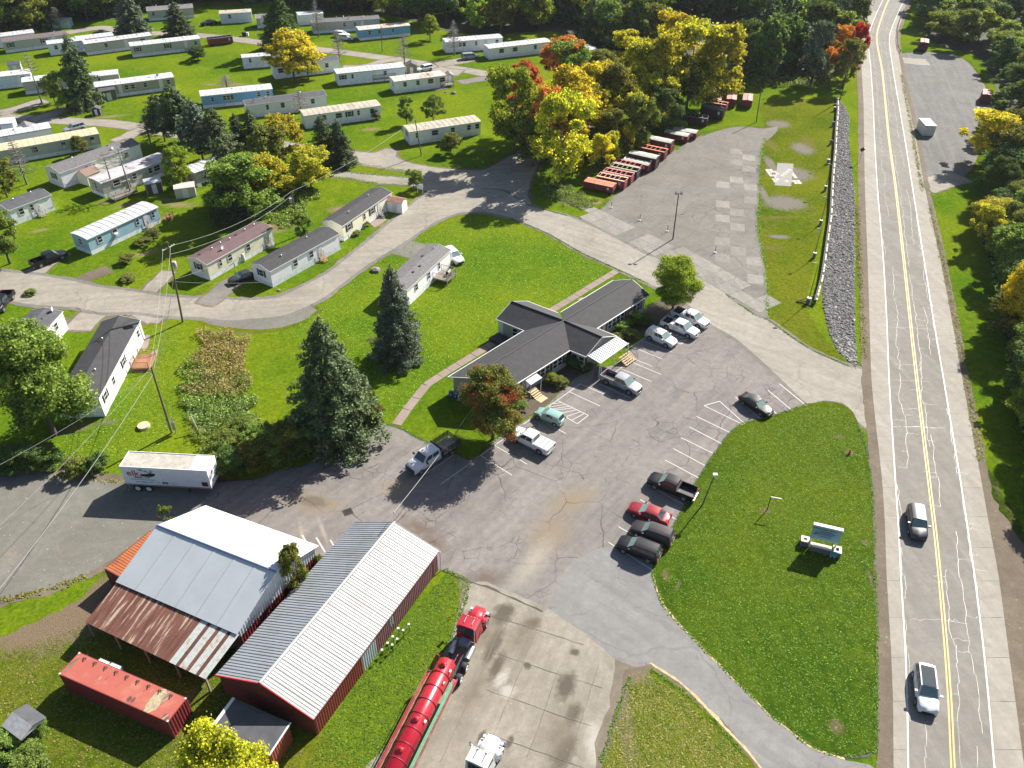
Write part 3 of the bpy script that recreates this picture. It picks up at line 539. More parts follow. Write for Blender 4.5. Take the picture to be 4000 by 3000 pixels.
W_WHITE = siding('white_siding', (.84,.82,.86)); W_GREY = siding('grey_tan_siding', (.46,.44,.41)); W_BLUE = siding('blue_siding', (.17,.33,.50)); W_SKY = siding('sky_blue_siding', (.30,.47,.58))
W_BEIGE = siding('beige_siding', (.72,.68,.54)); W_TAN = siding('tan_siding', (.38,.33,.27)); W_PALE = siding('pale_blue_siding', (.66,.70,.82)); W_LBL = siding('bright_blue_siding', (.17,.38,.66)); W_CREAM = siding('cream_siding', (.80,.75,.58))
W_OLD = M('weathered_panel_siding', (.42,.41,.38), .8, var=.3, sc=1.2, dirt=(.16,.13,.11)); SKIRT = M('skirting_panels', (.74,.75,.82), .55, var=.15, sc=1.5)
HOMES_G = 'mobile homes on the park lawns'
def home(eL, eR, wid, wall, roofm, label, feats='', end='', kind='gable', h=3.0, rise=.55, vents=3, skirt=True, group=HOMES_G, name='mobile_home', cat='mobile home', over=.12, dishat=None, back=1):
    A, B = P(*eL, h), P(*eR, h); d = B-A; L = hypot(d.x, d.y); rz = atan2(d.y, d.x)
    r = empty(name, (A.x, A.y, 0), rz, label, cat, group); W = wid; z0 = .75 if skirt else .05
    mb = MB(); zr = h+rise if kind == 'gable' else h+(.22 if kind == 'bow' else .06)
    mid = W/2
    mb.add([(0,0,z0),(L,0,z0),(L,W,z0),(0,W,z0),(0,0,h),(L,0,h),(L,W,h),(0,W,h),(0,mid,zr-.03),(L,mid,zr-.03)],
           [(0,1,5,4),(2,3,7,6),(1,2,6,9,5),(3,0,4,8,7),(0,3,2,1)])
    mb.build('wall', wall, r)
    if skirt:
        sk_ = MB(); n = max(3, int(L/1.3)); sk_.box(.04,L-.04,.04,W-.04,0,z0)
        for k in range(n):
            if random.random() > .06: sk_.box(k*L/n+.02,(k+1)*L/n-.02,-.0,.05,0,z0-.04)
        sk_.box(-.0,.05,.02,W-.02,0,z0-.04); sk_.build('skirting', SKIRT, r)
    o_ = over; n = 7 if kind == 'bow' else 2; prof = []
    for k in range(n+1):
        t = k/n; y = -o_+t*(W+2*o_)
        z = h+.02+(zr-h)*(1-abs(2*t-1)) if kind == 'gable' else h+.04+(zr-h)*(1-(2*t-1)**2)
        prof.append((y, z))
    rb = MB(); vs = [(x, y, z) for x in (-o_, L+o_) for y, z in prof]; m = len(prof); lo = [(x, y, z-.09) for x, y, z in vs]
    rb.add(vs+lo, [(k, k+m, k+m+1, k+1) for k in range(m-1)]+[(k+2*m+1, k+3*m+1, k+3*m, k+2*m) for k in range(m-1)]+[(0,2*m,3*m,m),(m-1,2*m-1,4*m-1,3*m-1)]+[(k+1,k+1+2*m,k+2*m,k) for k in range(m-1)]+[(m+k,3*m+k,3*m+k+1,m+k+1) for k in range(m-1)])
    ro = rb.build('roof', roofm, r)
    if kind != 'gable' and roofm in (RWHITE, RCREAM, RYEL, RRUST):        # folded seams of the metal roof
        sm_ = MB()
        for k in range(1, int(L/1.2)): sm_.add([(k*1.2+a, y, z+b) for y, z in prof for a, b in ((-.02,.01),(0,.05),(.02,.01))], [(3*i+j,3*i+3+j,3*i+4+j,3*i+1+j) for i in range(m-1) for j in (0,1)])
        sm_.build('seam', roofm, ro)
    tr = MB().box(-o_,L+o_,-o_-.03,-o_+.01,h-.10,h+.035); tr.build('fascia', TRIM if kind == 'gable' else (RCAP if roofm in (RWHITE,RCREAM,RRUST) and random.random()<.5 else TRIM), r)
    if kind == 'gable':
        for xx in (-o_-.02, L+o_-.01):
            tb = MB()
            for (y0, z0_), (y1, z1_) in ((prof[0],prof[1]),(prof[1],prof[2])): tb.hexa([(xx,y0,z0_-.12),(xx+.03,y0,z0_-.12),(xx+.03,y1,z1_-.12),(xx,y1,z1_-.12)], [(xx,y0,z0_+.01),(xx+.03,y0,z0_+.01),(xx+.03,y1,z1_+.01),(xx,y1,z1_+.01)])
            tb.build('fascia', TRIM, r)
        MB().box(-.02,.06,-.02,.06,z0,h).box(L-.06,L+.02,-.02,.06,z0,h).build('corner_trim', TRIM, r)
    def win(x, y, rot, sh, big=1.0, zc=None):
        f = inst('window', WF, r, loc=(x, y, zc or z0+1.28), rz=rot, sc=(big,1,1)); inst('pane', WPn, f)
        if sh: 
            for s_ in (-1,1): inst('shutter', WS, r, loc=(x+s_*.76*cos(rot), y+s_*.76*sin(rot), z0+1.28), rz=rot)
        return f
    for ft in feats.split():
        k = ft[0]; x = float(ft[1:])*L
        if k in 'wsWb': win(x, -.002, 0, k == 's', {'w':.9,'s':1,'W':1.5,'b':.6}[k])
        elif k == 'a': win(x, -.002, 0, False, .95); inst('air_conditioner', AC, r, loc=(x,-.02,z0+.95))
        elif k in 'dpq':
            dd = inst('door', DOORM, r, loc=(x,-.004,z0+.08)); inst('handle', DKNOB, dd)
            if k != 'd': inst('steps', STEPB if k == 'p' else STEPG, r, loc=(x,-.08,0))
    for c in end:
        if c in 'sw': win(-.002, W*.5, -pi/2, c == 's', .95)
        if c == 'r': win(-.002, W*.3, -pi/2, False, .7)
        if c == 'l': win(-.002, W*.72, -pi/2, False, .7)
    for k in range(vents):
        x = (k+.6)/(vents+.3)*L+random.uniform(-.4,.4); y = W*random.choice((.35,.5,.62)); zz = h+(zr-h)*(1-abs(2*y/W-1))
        inst('roof_vent', VENT if random.random() < .5 else VENTB, r, loc=(x,y,zz), sc=(.9,.9,.9))
    if dishat is not None: dish(r, (dishat*L, W*.25, h+.75))
    return r, L, rz, W
H = home
H((10,165),(261,133),4.2,W_GREY,RCAP,'long grey home with brown roof and two shuttered windows at the far upper left','s.1 s.62 d.78','',vents=1,kind='bow',dishat=.82)
H((-20,146),(133,127),4.2,W_PALE,RWHITE,'pale home with white roof behind the long brown-roofed one at the far upper left','w.4','',kind='bow')
H((185,174),(330,157),4.2,W_PALE,RWHITE,'white home half hidden by the tall spruce, upper left','w.2','r',kind='bow')
H((300,156),(443,139),4.2,W_BLUE,RWHITE,'bluish home with white roof behind the grey one, next to a parked dark car','w.5','',kind='bow',vents=1)
H((330,173),(592,139),4.2,W_GREY,RWHITE,'grey home with white roof, clutter and play set along its front','w.3 d.6 W.85','',kind='bow')
H((509,181),(780,151),4.2,W_GREY,RWHITE,'light grey home with two black-shuttered windows left of the red dumpster on the lane','s.09 s.52 q.78 w.93','',kind='bow')
H((574,43),(753,30),5.0,W_GREY,RGREY,'grey home against the woods at the top, between two tall spruces','w.12 w.42','',rise=.7)
H((857,54),(981,47),4.2,W_PALE,RCREAM,'shaded home under the trees at the top edge, cream roof','w.3','',kind='bow')
H((1000,72),(1068,68),5.0,W_GREY,RGREY,'small grey house with a dark carport opening beside the big green conifer','d.3','',vents=0)
H((1165,60),(1262,52),4.2,W_WHITE,RWHITE,'small white home just behind the long grey-tan one at the top','', '',kind='bow',vents=0)
H((1219,89),(1481,72),4.3,W_GREY,SHING3,'long grey-tan home with a row of white roof vents at the top','w.47 w.63 d.74','w',vents=7,dishat=.55,h=3.2)
H((1402,118),(1601,99),4.2,W_LBL,RRUST,'bright blue home with rust-stained roof near the top centre','w.2 w.39 b.66','w',kind='bow')
H((1741,165),(1963,147),4.2,W_WHITE,RWHITE,'white home with dark eaves at the wood edge, right of the small round tree','w.25 w.32 b.53 d.7 w.9','',kind='bow',vents=2)
H((1910,190),(2150,163),4.2,W_WHITE,RWHITE,'white home with blue-grey porch wall next to the silver van','W.2 W.42 w.75','',kind='bow',vents=2)
H((2289,205),(2342,198),7,W_WHITE,RWHITE,'white home seen end-on behind the red and orange maple','w.5','',kind='bow',vents=0,h=3.6)
H((2341,226),(2387,224),3,W_WHITE,RWHITE,'little white camper trailer beyond the end-on home','w.5','',kind='bow',vents=0,h=2.4,name='camper',cat='camper',group='campers')
H((2339,274),(2412,262),4.2,W_WHITE,RWHITE,'white home peeking out between yellow tree crowns','w.4','',kind='bow',vents=0)
H((945,226),(1092,214),3.2,W_PALE,RWHITE,'pale blue home with dark blue stripe left of the yellow tree','b.2 d.4 w.75','',kind='bow',vents=1,h=2.9)
H((1068,264),(1325,234),4.2,W_WHITE,SHING2,'white home with dark roof mostly hidden behind the big yellow tree','W.1 w.8','',vents=2)
H((1316,289),(1581,262),4.3,W_PALE,RWHITE,'white-roofed home with a wooden deck, brown shed at its right end','s.08 b.22 d.53 w.7','',kind='bow')
H((1540,319),(1741,294),4.2,W_WHITE,RRUST,'white home with rust-streaked roof and dark awning, small arched shed at its end','w.2 w.45 W.7 d.82 W.93','r',kind='bow',vents=2)
H((-34,303),(118,287),4.2,W_PALE,RWHITE,'bluish white home at the left edge, a black-roofed shed behind it','d.6 w.78','',kind='bow')
H((86,322),(292,299),4.2,W_GREY,RWHITE,'grey home with white roof behind a leaning bare tree, left side','w.3 w.6','',kind='bow')
H((350,301),(462,289),4.2,W_GREY,RWHITE,'short grey home tucked behind the tan one, right of the tall spruce','b.3','',kind='bow',vents=0)
H((371,341),(678,301),4.3,W_TAN,RWHITE,'long tan home with white windows and a white dish, dark shed in front','d.3 w.38 w.46 w.62 d.82 w.92','',kind='bow',vents=2,dishat=.8)
H((-70,493),(48,481),4.0,W_PALE,RWHITE,'pale home cut by the left edge, above the addition with a grey roof','w.5','',kind='bow',vents=0)
H((-60,545),(198,500),4.2,W_WHITE,RWHITE,'white-roofed home with a peaked grey addition at the left edge','d.3','',kind='bow',vents=1)
H((-60,600),(384,522),4.3,W_GREY,RYEL,'very long grey home with pale yellow roof, two window air conditioners','b.4 w.42 a.67 d.78 a.93','',kind='bow',vents=0)
H((233,676),(545,563),5.0,W_WHITE,SHING3,'white home with weathered grey roof behind the burnt one','s.35 w.8','s',vents=2,h=3.2,rise=.75,dishat=.7)
H((393,716),(665,617),4.3,W_OLD,M('burnt_metal_roof',(.42,.40,.41),.6,var=.15,sc=.5,dirt=(.17,.09,.11)),'derelict burnt-out home with scorched purple and white roof and ragged porch','W.2 w.45 w.68 W.78','w',kind='bow',vents=1)
H((760,676),(900,626),4.2,W_OLD,RWHITE,'weathered home with white metal roof behind the spruce trunks','w.3 W.6','',kind='bow',vents=1)
H((784,376),(1063,347),4.3,W_LBL,RWHITE,'sky-blue home with long white roof behind the conifer group','b.15 w.32 w.37 w.42 w.8 w.93','',kind='bow',vents=1)
H((962,413),(1274,372),4.3,W_WHITE,SHING2,'white home with dark grey roof, a bare tree in front of it','b.25 w.44 w.82','',vents=2,dishat=.1)
H((1188,453),(1486,412),4.3,W_WHITE,RCREAM,'white home with cream roof and shrubs climbing its front','w.25 W.44 s.58 b.7 w.88','',kind='bow',vents=1)
H((1599,516),(1877,474),4.3,W_WHITE,RCREAM,'white home with cream roof on the corner lot, round bush in front','b.1 W.35 w.6 w.83 w.95','wr',kind='bow',vents=2)
H((34,822),(197,761),4.3,W_WHITE,SHING2,'white home with dark roof and new wooden steps at the left edge','w.25 b.5 q.62','',vents=2)
H((339,935),(615,809),4.2,W_SKY,RWHITE,'sky-blue home with white roof and red flowers by its steps','w.15 a.36 b.68 q.8 b.91','w',kind='bow',vents=2)
H((807,1033),(1062,892),4.3,W_BEIGE,MAROON,'beige home with maroon roof and two white propane tanks','b.18 w.32 w.6 q.9','s',vents=7,rise=.6,dishat=.3)
H((1054,1060),(1323,913),4.3,W_WHITE,SHING,'white home with black roof and brown steps along the curved road','w.34 w.57 p.7','s',vents=2,rise=.6)
H((1337,883),(1529,752),4.3,W_CREAM,SHING,'cream home with black roof in line with the white one, tan shed at its end','s.12 b.42 s.58 q.72','',vents=2,rise=.6)
H((1588,1134),(1759,976),4.4,W_WHITE,SHING3,'white home with speckled grey roof and raised deck, conifer at its lower end','w.2 w.48 b.72','',vents=5,rise=.5)
r_, L_, rz_, W_ = H((384,1554),(545,1252),5.2,W_WHITE,SHING,'white home with charcoal roof turned end-on to the road, deck and patio on its right','s.1 w.28 s.52 d.66 w.9','w',vents=2,rise=.9,h=3.1,dishat=.05)
H((176,1290),(242,1218),4.6,W_WHITE,SHING2,'small white home with dark roof behind the big leafy maple','w.5','',vents=0,dishat=.9)
# decks and porches belonging to single homes
def deck(pxy, L, W, z, rz, label, m=WOODG, rails=True, name='wooden_deck', group=None):
    p = P(*pxy); r = empty(name, p, rz, label, 'deck', group); n = int(L/.16)
    bm_ = MB().box(.0,.138,0,W,z-.04,z).mesh('deck_board', m)
    for k in range(n): inst('deck_board', bm_, r, loc=(k*.16,0,0))
    f = MB().box(0,L,0,.06,z-.24,z-.045).box(0,L,W-.06,W,z-.24,z-.045).box(0,.06,.06,W-.06,z-.24,z-.045).box(L-.06,L,.06,W-.06,z-.24,z-.045).build('joist_frame', m, r)
    pm = MB().box(-.05,.05,-.05,.05,0,z+(.95 if rails else 0)).mesh('post', m)
    for a, b in ((.05,.05),(L-.05,.05),(.05,W-.05),(L-.05,W-.05),(L/2,.05)): inst('post', pm, r, loc=(a,b,0))
    if rails:
        for seg in (((.05,.05),(L-.05,.05)),((.05,.05),(.05,W-.05)),((L-.05,.05),(L-.05,W-.05))):
            rb = MB(); (x0,y0),(x1,y1) = seg; l = hypot(x1-x0,y1-y0)
            rb.tube([(x0,y0,z+.93),(x1,y1,z+.93)], .045, 4); rb.tube([(x0,y0,z+.15),(x1,y1,z+.15)], .03, 4)
            for k in range(1, int(l/.22)): t = k*.22/l; rb.tube([(x0+(x1-x0)*t,y0+(y1-y0)*t,z+.15),(x0+(x1-x0)*t,y0+(y1-y0)*t,z+.93)], .018, 4, False)
            rb.build('railing', m, r)
    return r
d = deck((1748,1118),3.0,2.7,.95,R(66),'weathered grey deck on the side of the speckled-roof home'); d.rotation_euler.z = R(66)
ddk = P(1748,1118); g_ = empty('grill', ddk+Vector((.1,2.2,.95)), R(66), 'covered black grill on the grey deck', 'grill'); MB().box(-.5,.5,-.3,.3,0,.55).add([(-.5,-.3,.55),(.5,-.3,.55),(.5,.3,.55),(-.5,.3,.55),(-.45,0,.8),(.45,0,.8)],[(0,1,5,4),(2,3,4,5),(1,2,5),(3,0,4)]).build('cover', BLACK, g_)
d = deck((545,1395),3.4,2.4,.5,R(-86),'brown deck with railing and clutter beside the end-on home', WOODB)
deck((1458,322),6.2,2.0,.8,R(21),'low grey deck in front of the white-roofed home', WOODG); deck((1722,345),3.6,1.8,.6,R(21),'shaded deck at the right end of the rust-streaked home', WOODG)
deck((452,792),5.0,2.2,.6,R(56),'ragged grey porch of the burnt-out home', WOODG); deck((655,868),1.6,1.3,.5,R(60),'small porch by the door of the sky-blue home', WOODB)
area('patio', [(560,1400),(618,1365),(590,1440),(555,1455),(520,1452)], .04, CONC3, sub=1, jit=.02); area('patio', [(548,1345),(572,1308),(586,1310),(580,1350),(562,1375)], .04, CONC3, sub=1, jit=.02)
area('patio', [(1446,875),(1488,848),(1512,858),(1462,890)], .04, CONC3, sub=1, jit=.02); area('patio', [(1678,348),(1735,340),(1757,345),(1700,354)], .04, CONC3, sub=1, jit=.02)
def shed(pL, pR, dpt, h, wall, roofm, label, style='gable', door=True, rise=.6, name='garden_shed', axis='x'):
    A, B = P(*pL), P(*pR); d = B-A; L = hypot(d.x,d.y); rz = atan2(d.y,d.x); r = empty(name, A, rz, label, 'shed', 'sheds beside the homes'); W = dpt; zr = h+rise
    if axis == 'x':
        MB().add([(0,0,0),(L,0,0),(L,W,0),(0,W,0),(0,0,h),(L,0,h),(L,W,h),(0,W,h),(0,W/2,zr-.03),(L,W/2,zr-.03)],[(0,1,5,4),(2,3,7,6),(1,2,6,9,5),(3,0,4,8,7)]).build('wall', wall, r)
        rb = MB().slab([(-.12,-.12,h-.04),(L+.12,-.12,h-.04),(L+.12,W/2,zr),(-.12,W/2,zr)], .06).slab([(-.12,W/2,zr),(L+.12,W/2,zr),(L+.12,W+.12,h-.04),(-.12,W+.12,h-.04)], .06)
    else:
        MB().add([(0,0,0),(L,0,0),(L,W,0),(0,W,0),(0,0,h),(L,0,h),(L,W,h),(0,W,h),(L/2,0,zr-.03),(L/2,W,zr-.03)],[(0,1,5,8,4),(2,3,7,9,6),(1,2,6,5),(3,0,4,7)]).build('wall', wall, r)
        rb = MB().slab([(-.12,-.12,h-.04),(L/2,-.12,zr),(L/2,W+.12,zr),(-.12,W+.12,h-.04)], .06).slab([(L/2,-.12,zr),(L+.12,-.12,h-.04),(L+.12,W+.12,h-.04),(L/2,W+.12,zr)], .06)
    ro = rb.build('roof', roofm, r)
    if door:
        dd = MB().box(L*.35,L*.65,-.05,0,0,min(1.9,h-.1)).build('door', TRIM, r)
    MB().box(-.02,.06,-.02,.05,0,h-.08).box(L-.06,L+.02,-.02,.05,0,h-.08).build('corner_trim', TRIM, r)
    return r
RUSTR = M('rusty_shed_roof', (.36,.19,.13), .7, var=.25, sc=1.5, dirt=(.2,.1,.07)); BRN = M('brown_boards', (.20,.165,.14), .8, var=.2)
shed((1514,826),(1572,836),2.2,2.2,W_WHITE,RUSTR,'white shed with rusty orange roof beside the road, end of the cream home',rise=.5)
shed((1588,292),(1630,291),2.8,2.4,BRN,SHING2,'brown shed with white-framed window between the white-roofed home and a white car',rise=.7,axis='y')
shed((1744,327),(1774,325),2.4,2.0,W_GREY,RGREY,'small grey shed with double doors at the end of the rust-streaked home',axis='y')
shed((400,398),(461,388),3.2,2.5,M('dark_brown_boards',(.13,.115,.10),.85,var=.2),SHING2,'dark brown shed with a dish standing before the tan home',rise=.25)
shed((40,287),(88,282),3.0,2.2,W_GREY,SHING2,'low black-roofed shed behind the bluish home at the left edge',rise=.5)
shed((309,716),(350,728),3.2,2.1,W_CREAM,M('brown_shed_roof',(.20,.13,.10),.8,var=.15),'yellow barn-shaped shed with brown roof by the burnt home',axis='y',rise=.9,door=False)
shed((470,750),(515,735),2.4,1.9,W_OLD,RWHITE,'low shed with white sheet roof in the burnt home yard',rise=.15,door=False)
shed((578,762),(640,750),2.6,2.2,M('dark_red_boards',(.12,.05,.05),.8,var=.2),RWHITE,'shed with white roof and dark red gable below the bright green tree',rise=.6)
shed((690,778),(768,768),2.6,2.1,W_GREY,RRUST,'grey shed with streaked flat roof right of the white-roofed one',rise=.15)
shed((362,452),(396,450),1.6,1.5,M('black_boards',(.035,.035,.04),.8,var=.2),SHING2,'tiny black shelter with peaked roof at the lane edge',axis='y',rise=.5)
shed((75,520+20),(160,508+25),2.6,2.5,W_WHITE,RGREY,'peaked addition with grey roof against the white home, left edge',axis='x',rise=.8) if False else None
r = shed((88,558),(160,545),3.0,2.7,W_WHITE,RGREY,'peaked grey-roofed porch room in front of the white-roofed home, left side',axis='y',rise=.9,door=False)
shed((208,112),(275,110),4.0,2.2,M('teal_panel',(.28,.42,.42),.6,var=.2),RWHITE,'teal shed with pale roof under the bare tree, far upper left',rise=.3,door=False)
shed((165,100),(203,98),3.0,2.6,W_BLUE,M('blue_tarp',(.22,.38,.60),.4,var=.1),'round-topped shelter under a blue tarp at the wood edge',axis='y',rise=1.0,door=False)
# propane tanks
tk = MB().tube([(0,0,.05),(0,0,.15),(0,0,1.0),(0,0,1.15),(0,0,1.2)],[.12,.19,.19,.1,.05],10).mesh('propane_tank', WHITE)
for i, (x, y) in enumerate([(938,1027),(953,1022)]):
    o = inst('propane_tank', tk, loc=P(x,y), sc=(1.4,1.4,1.3)); tag(o, ['left white propane tank against the beige home','right white propane tank against the beige home'][i], 'tank', 'propane tanks')

# ------------------------------------------------------------------ office building
def V3(p, z): return (p[0], p[1], z)
off = empty('office_building', (7.3,97.5,0), 0, 'cross-shaped single-storey office with charcoal roof and white walls beside the car park', 'office')
o7 = Vector((7.3,97.5,0))
W_OFF = siding('office_siding', (.62,.62,.59)); TRIMB = M('grey_trim',(.42,.44,.46),.6,var=.05)
def obld(mb, name, m, parent=None):
    mb.v = [(x-7.3, y-97.5, z) for x, y, z in mb.v]; return mb.build(name, m, parent or off)
ZE, ZR = 2.9, 4.45
EV = dict(ne=((12.2,97.9),(21.0,107.3),(7.1,102.1),(15.7,111.5),(7.3,97.5),(18.35,109.3)),
          sw=((8.0,92.3),(-2.3,81.5),(1.6,97.1),(-8.5,85.9),(7.3,97.5),(-5.4,83.7)),
          nw=((1.6,97.1),(-2.5,100.0),(6.7,101.9),(2.1,105.1),(7.3,97.5),(-.2,102.5)),
          se=((8.0,92.3),(10.1,90.8),(12.2,97.9),(14.8,96.0),(7.3,97.5),(12.45,93.4)))
for key, (a0, a1, b0, b1, r0, r1) in EV.items():
    mb = MB()
    for p0, p1 in ((a0, a1), (b0, b1)):
        q = [V3(p0,ZE), V3(p1,ZE), V3(r1,ZR), V3(r0,ZR)]
        n_ = (Vector(q[1])-Vector(q[0])).cross(Vector(q[2])-Vector(q[0]))
        if n_.z < 0: q = q[::-1]
        mb.slab(q, .12)
    obld(mb, 'roof', SHING)
    # ridge cap
    obld(MB().tube([V3(r0,ZR+.02),V3(r1,ZR+.02)], .09, 6), 'ridge_cap', SHING2)
    ins = .45
    A0,A1,B0,B1 = [Vector((p[0],p[1],0)) for p in (a0,a1,b0,b1)]; ax = (A1-A0).normalized(); pr = (B1-A1).normalized()
    a, b = A1-ax*ins+pr*ins, B1-ax*ins-pr*ins; a_, b_ = A0+pr*ins, B0-pr*ins
    mid = (a+b)/2; w_ = MB(); h_ = ZE+.02
    w_.add([V3(a_,0),V3(a,0),V3(b,0),V3(b_,0),V3(a_,h_),V3(a,h_),V3(b,h_),V3(b_,h_),V3(mid,ZR-.2)],[(0,1,5,4),(1,2,6,8,5),(2,3,7,6),(1,0,4,5),(2,1,5,8,6)])
    obld(w_, 'wall', W_OFF)
    g_ = MB(); 
    for p0, p1 in ((a0,a1),(b0,b1)): g_.tube([V3(p0,ZE-.04),V3(p1,ZE-.04)], .085, 4)
    for p in (a1,b1): g_.tube([V3(p,ZE-.04),V3(r1,ZR-.04)], .06, 4)
    obld(g_, 'gutter', TRIM)
def owin(x0, y0, ang, n=1, sh=True, wd=1.0, ht=1.5, zc=1.65):
    t = Vector((cos(ang), sin(ang), 0))
    for k in range(n):
        p = Vector((x0,y0,0))+t*(k*1.0)
        f = inst('window', WF, off, loc=(p.x-7.3,p.y-97.5,zc), rz=ang, sc=(.88,1.3,ht/1.24)); inst('pane', WPn, f)
    if sh:
        for s_, k in ((-1,0),(1,n-1)):
            p = Vector((x0,y0,0))+t*(k*1.0+s_*.72); inst('shutter', WS, off, M_SH, loc=(p.x-7.3,p.y-97.5,zc), rz=ang, sc=(.9,1,ht/1.24))
M_SH = M('brown_shutters', (.07,.05,.05), .6, var=.1)
n_sw = Vector((.727,-.687,0)); a0 = Vector((8.0,92.3,0))-n_sw*.44; u = Vector((-.687,-.727,0)); rzs = atan2(-u.y,-u.x)
def at_sw(t): p = a0+u*t; return p.x+n_sw.x*.0, p.y+n_sw.y*.0
for t, n, s in ((2.6,2,True),(5.2,2,True),(10.2,1,True),(12.6,2,True)): x, y = at_sw(t); owin(x, y, rzs, n, s)
a1_ = Vector((12.2,97.9,0))-n_sw*.44; u2 = Vector((.687,.727,0))
for t, n, s in ((.9,1,True),(3.6,4,True),(9.6,2,True)): p = a1_+u2*t; owin(p.x, p.y, rzs, n, s)
p = Vector((8.25,92.55,0)); v_ = Vector((.819,-.574,0)); nn = Vector((-.574,-.819,0))
for t in (.55,1.7): q = Vector((8.0,92.3,0))+Vector((.574,.819,0))*.44+v_*t; owin(q.x, q.y, atan2(v_.y,v_.x), 1, t > 1)
# gable wall door under the awning, side doors
dd = inst('door', DOORM, off, loc=(12.55-7.3,93.85-97.5,.3), rz=rzs, sc=(1.6,1,1)); 
q = Vector((-2.5,100.0,0)); nwu = Vector((.819,-.574,0)); an = atan2(nwu.y,nwu.x); q = q+nwu*.62+Vector((.574,.819,0))*.44
dd = inst('door', DOORM, off, loc=(q.x-7.3,q.y-97.5,.4), rz=an); q += nwu*2.6; owin(q.x,q.y,an,1,False)
x, y = at_sw(8.0); dd = inst('door', DOORM, off, loc=(x-7.3,y-97.5,.7), rz=rzs, sc=(1,1.4,1))
# metal awning over the entry: ribbed sheets on posts
aw = [Vector((10.3,91.0,2.95)),Vector((14.9,95.9,2.95)),Vector((16.4,94.6,2.62)),Vector((12.0,89.7,2.62))]
ribm = M('awning_metal', (.40,.42,.45), .45, var=.06)
n = 15
for k in range(n):
    t0, t1 = k/n, (k+.86)/n; a, b = aw[0].lerp(aw[1],t0), aw[0].lerp(aw[1],t1); c, d_ = aw[3].lerp(aw[2],t1), aw[3].lerp(aw[2],t0); up = Vector((0,0,.05))
    m_ = MB(); m_.slab([tuple(a),tuple(d_),tuple(c),tuple(b)], .02); m_.hexa([tuple(x_) for x_ in (a,d_,d_.lerp(c,.35),a.lerp(b,.35))],[tuple(x_+up) for x_ in (a,d_,d_.lerp(c,.35),a.lerp(b,.35))]); obld(m_, 'awning_panel', ribm)
fr = MB()
for p in (aw[2], aw[3], aw[3].lerp(aw[2],.5)): fr.tube([(p.x,p.y,0),(p.x,p.y,2.6)], .07, 6)
fr.tube([tuple(aw[3]),tuple(aw[2])], .07, 4); fr.tube([(aw[3].x+.25,aw[3].y+.1,0),(aw[3].x+.25,aw[3].y+.1,2.6)], .05, 6); obld(fr, 'awning_frame', TRIM)
st = empty('entry_steps', (15.1,93.6,0), 0, 'yellow wooden entry steps with black handrails under the striped awning', 'steps')
for k in range(5):
    c = Vector((.687,.727,0)); o_ = Vector((.727,-.687,0)); s0 = o_*(k*.30)-c*.1
    q = [s0, s0+o_*.28, s0+o_*.28+c*2.4, s0+c*2.4]; MB().slab([(p.x,p.y,.85-.17*k) for p in q], .05).build('tread', WOODY, st)
rl = MB()
for t in (0,.6,1.2,1.8,2.4):
    s0 = Vector((.687,.727,0))*t-Vector((.0,.0,0)); o_ = Vector((.727,-.687,0)); rl.tube([tuple(s0+Vector((0,0,1.75))), tuple(s0+o_*1.5+Vector((0,0,1.0))), tuple(s0+o_*1.5)], .022, 5); rl.tube([tuple(s0+Vector((0,0,1.3))), tuple(s0+o_*1.5+Vector((0,0,.55)))], .018, 5)
rl.build('handrail', BLACK, st)
# small awning and side steps
x, y = at_sw(8.0); u_o = -u
s2 = empty('side_steps', (x,y,0), rzs, 'small side steps with a striped awning and white posts on the office front', 'steps')
for k in range(8): MB().slab([(-1.1+k*.28,-.0,2.75),(-1.1+k*.28,-1.5,2.45),(-1.1+k*.28+.25,-1.5,2.45),(-1.1+k*.28+.25,0,2.75)], .03).build('awning_panel', ribm, s2)
MB().tube([(-1,-1.4,0),(-1,-1.4,2.45)],.04,5).tube([(1,-1.4,0),(1,-1.4,2.45)],.04,5).build('post', TRIM, s2)
for k in range(4): MB().box(-.7,.7,-1.1-.3*k,-.82-.3*k,.5-.15*k,.56-.15*k).build('tread', WOODY, s2)
MB().box(-.8,.8,-.8,-.02,.0,.6).build('landing', CONC3, s2); MB().slab([(-.7,-3.0,.05),(.7,-3.0,.05),(.7,-2.05,.05),(-.7,-2.05,.05)][::1], .04).build('pad', WOODY, s2)
# ramp block in the entry corner, door slab at the back, flag, bins
rp = MB().add([(11.0,89.4,.04),(10.0,88.4,.04),(9.2,89.2,.04),(10.4,90.2,.04),(11.9,92.0,.75),(11.2,92.6,.75),(11.9,92.0,.04),(11.2,92.6,.04)],[(0,1,2,3),(0,3,5,4),(3,2,7,5)]).build('entry_ramp', CONC3); tag(rp,'concrete ramp leading up to the covered office entry','ramp')
bk = MB(); c = P(1955,1335); bk.box(-1.0,1.0,-1.4,1.4,0,.55).build('door_landing', M('black_deck',(.04,.04,.04),.8), None, loc=(c.x,c.y,0), rz=rzs); tag(bpy.data.objects['door_landing'],'dark raised landing outside the rear door of the office','landing')
fg = empty('flag', (a1_.x+u2.x*7.6+.1, a1_.y+u2.y*7.6-.1, 0), rzs, 'small striped flag on a pole on the office wall', 'flag')
MB().tube([(0,0,1.9),(0,-.9,2.6)], .025, 5).build('pole', TRIM, fg)
for k in range(7): MB().add([(0.02*k,-.85+.04*k,2.5-.11*k),(.03+.02*k,-.3+.03*k,2.1-.11*k),(.03+.02*k,-.3+.03*k,2.0-.11*k),(0.02*k,-.85+.04*k,2.4-.11*k)],[(0,1,2,3)]).build('stripe', (M('flag_red',(.5,.02,.03),.7) if k == 0 else bpy.data.materials['flag_red']) if k%2 == 0 else WHITE, fg)
BL = M('blue_plastic', (.03,.09,.26), .45, var=.15)
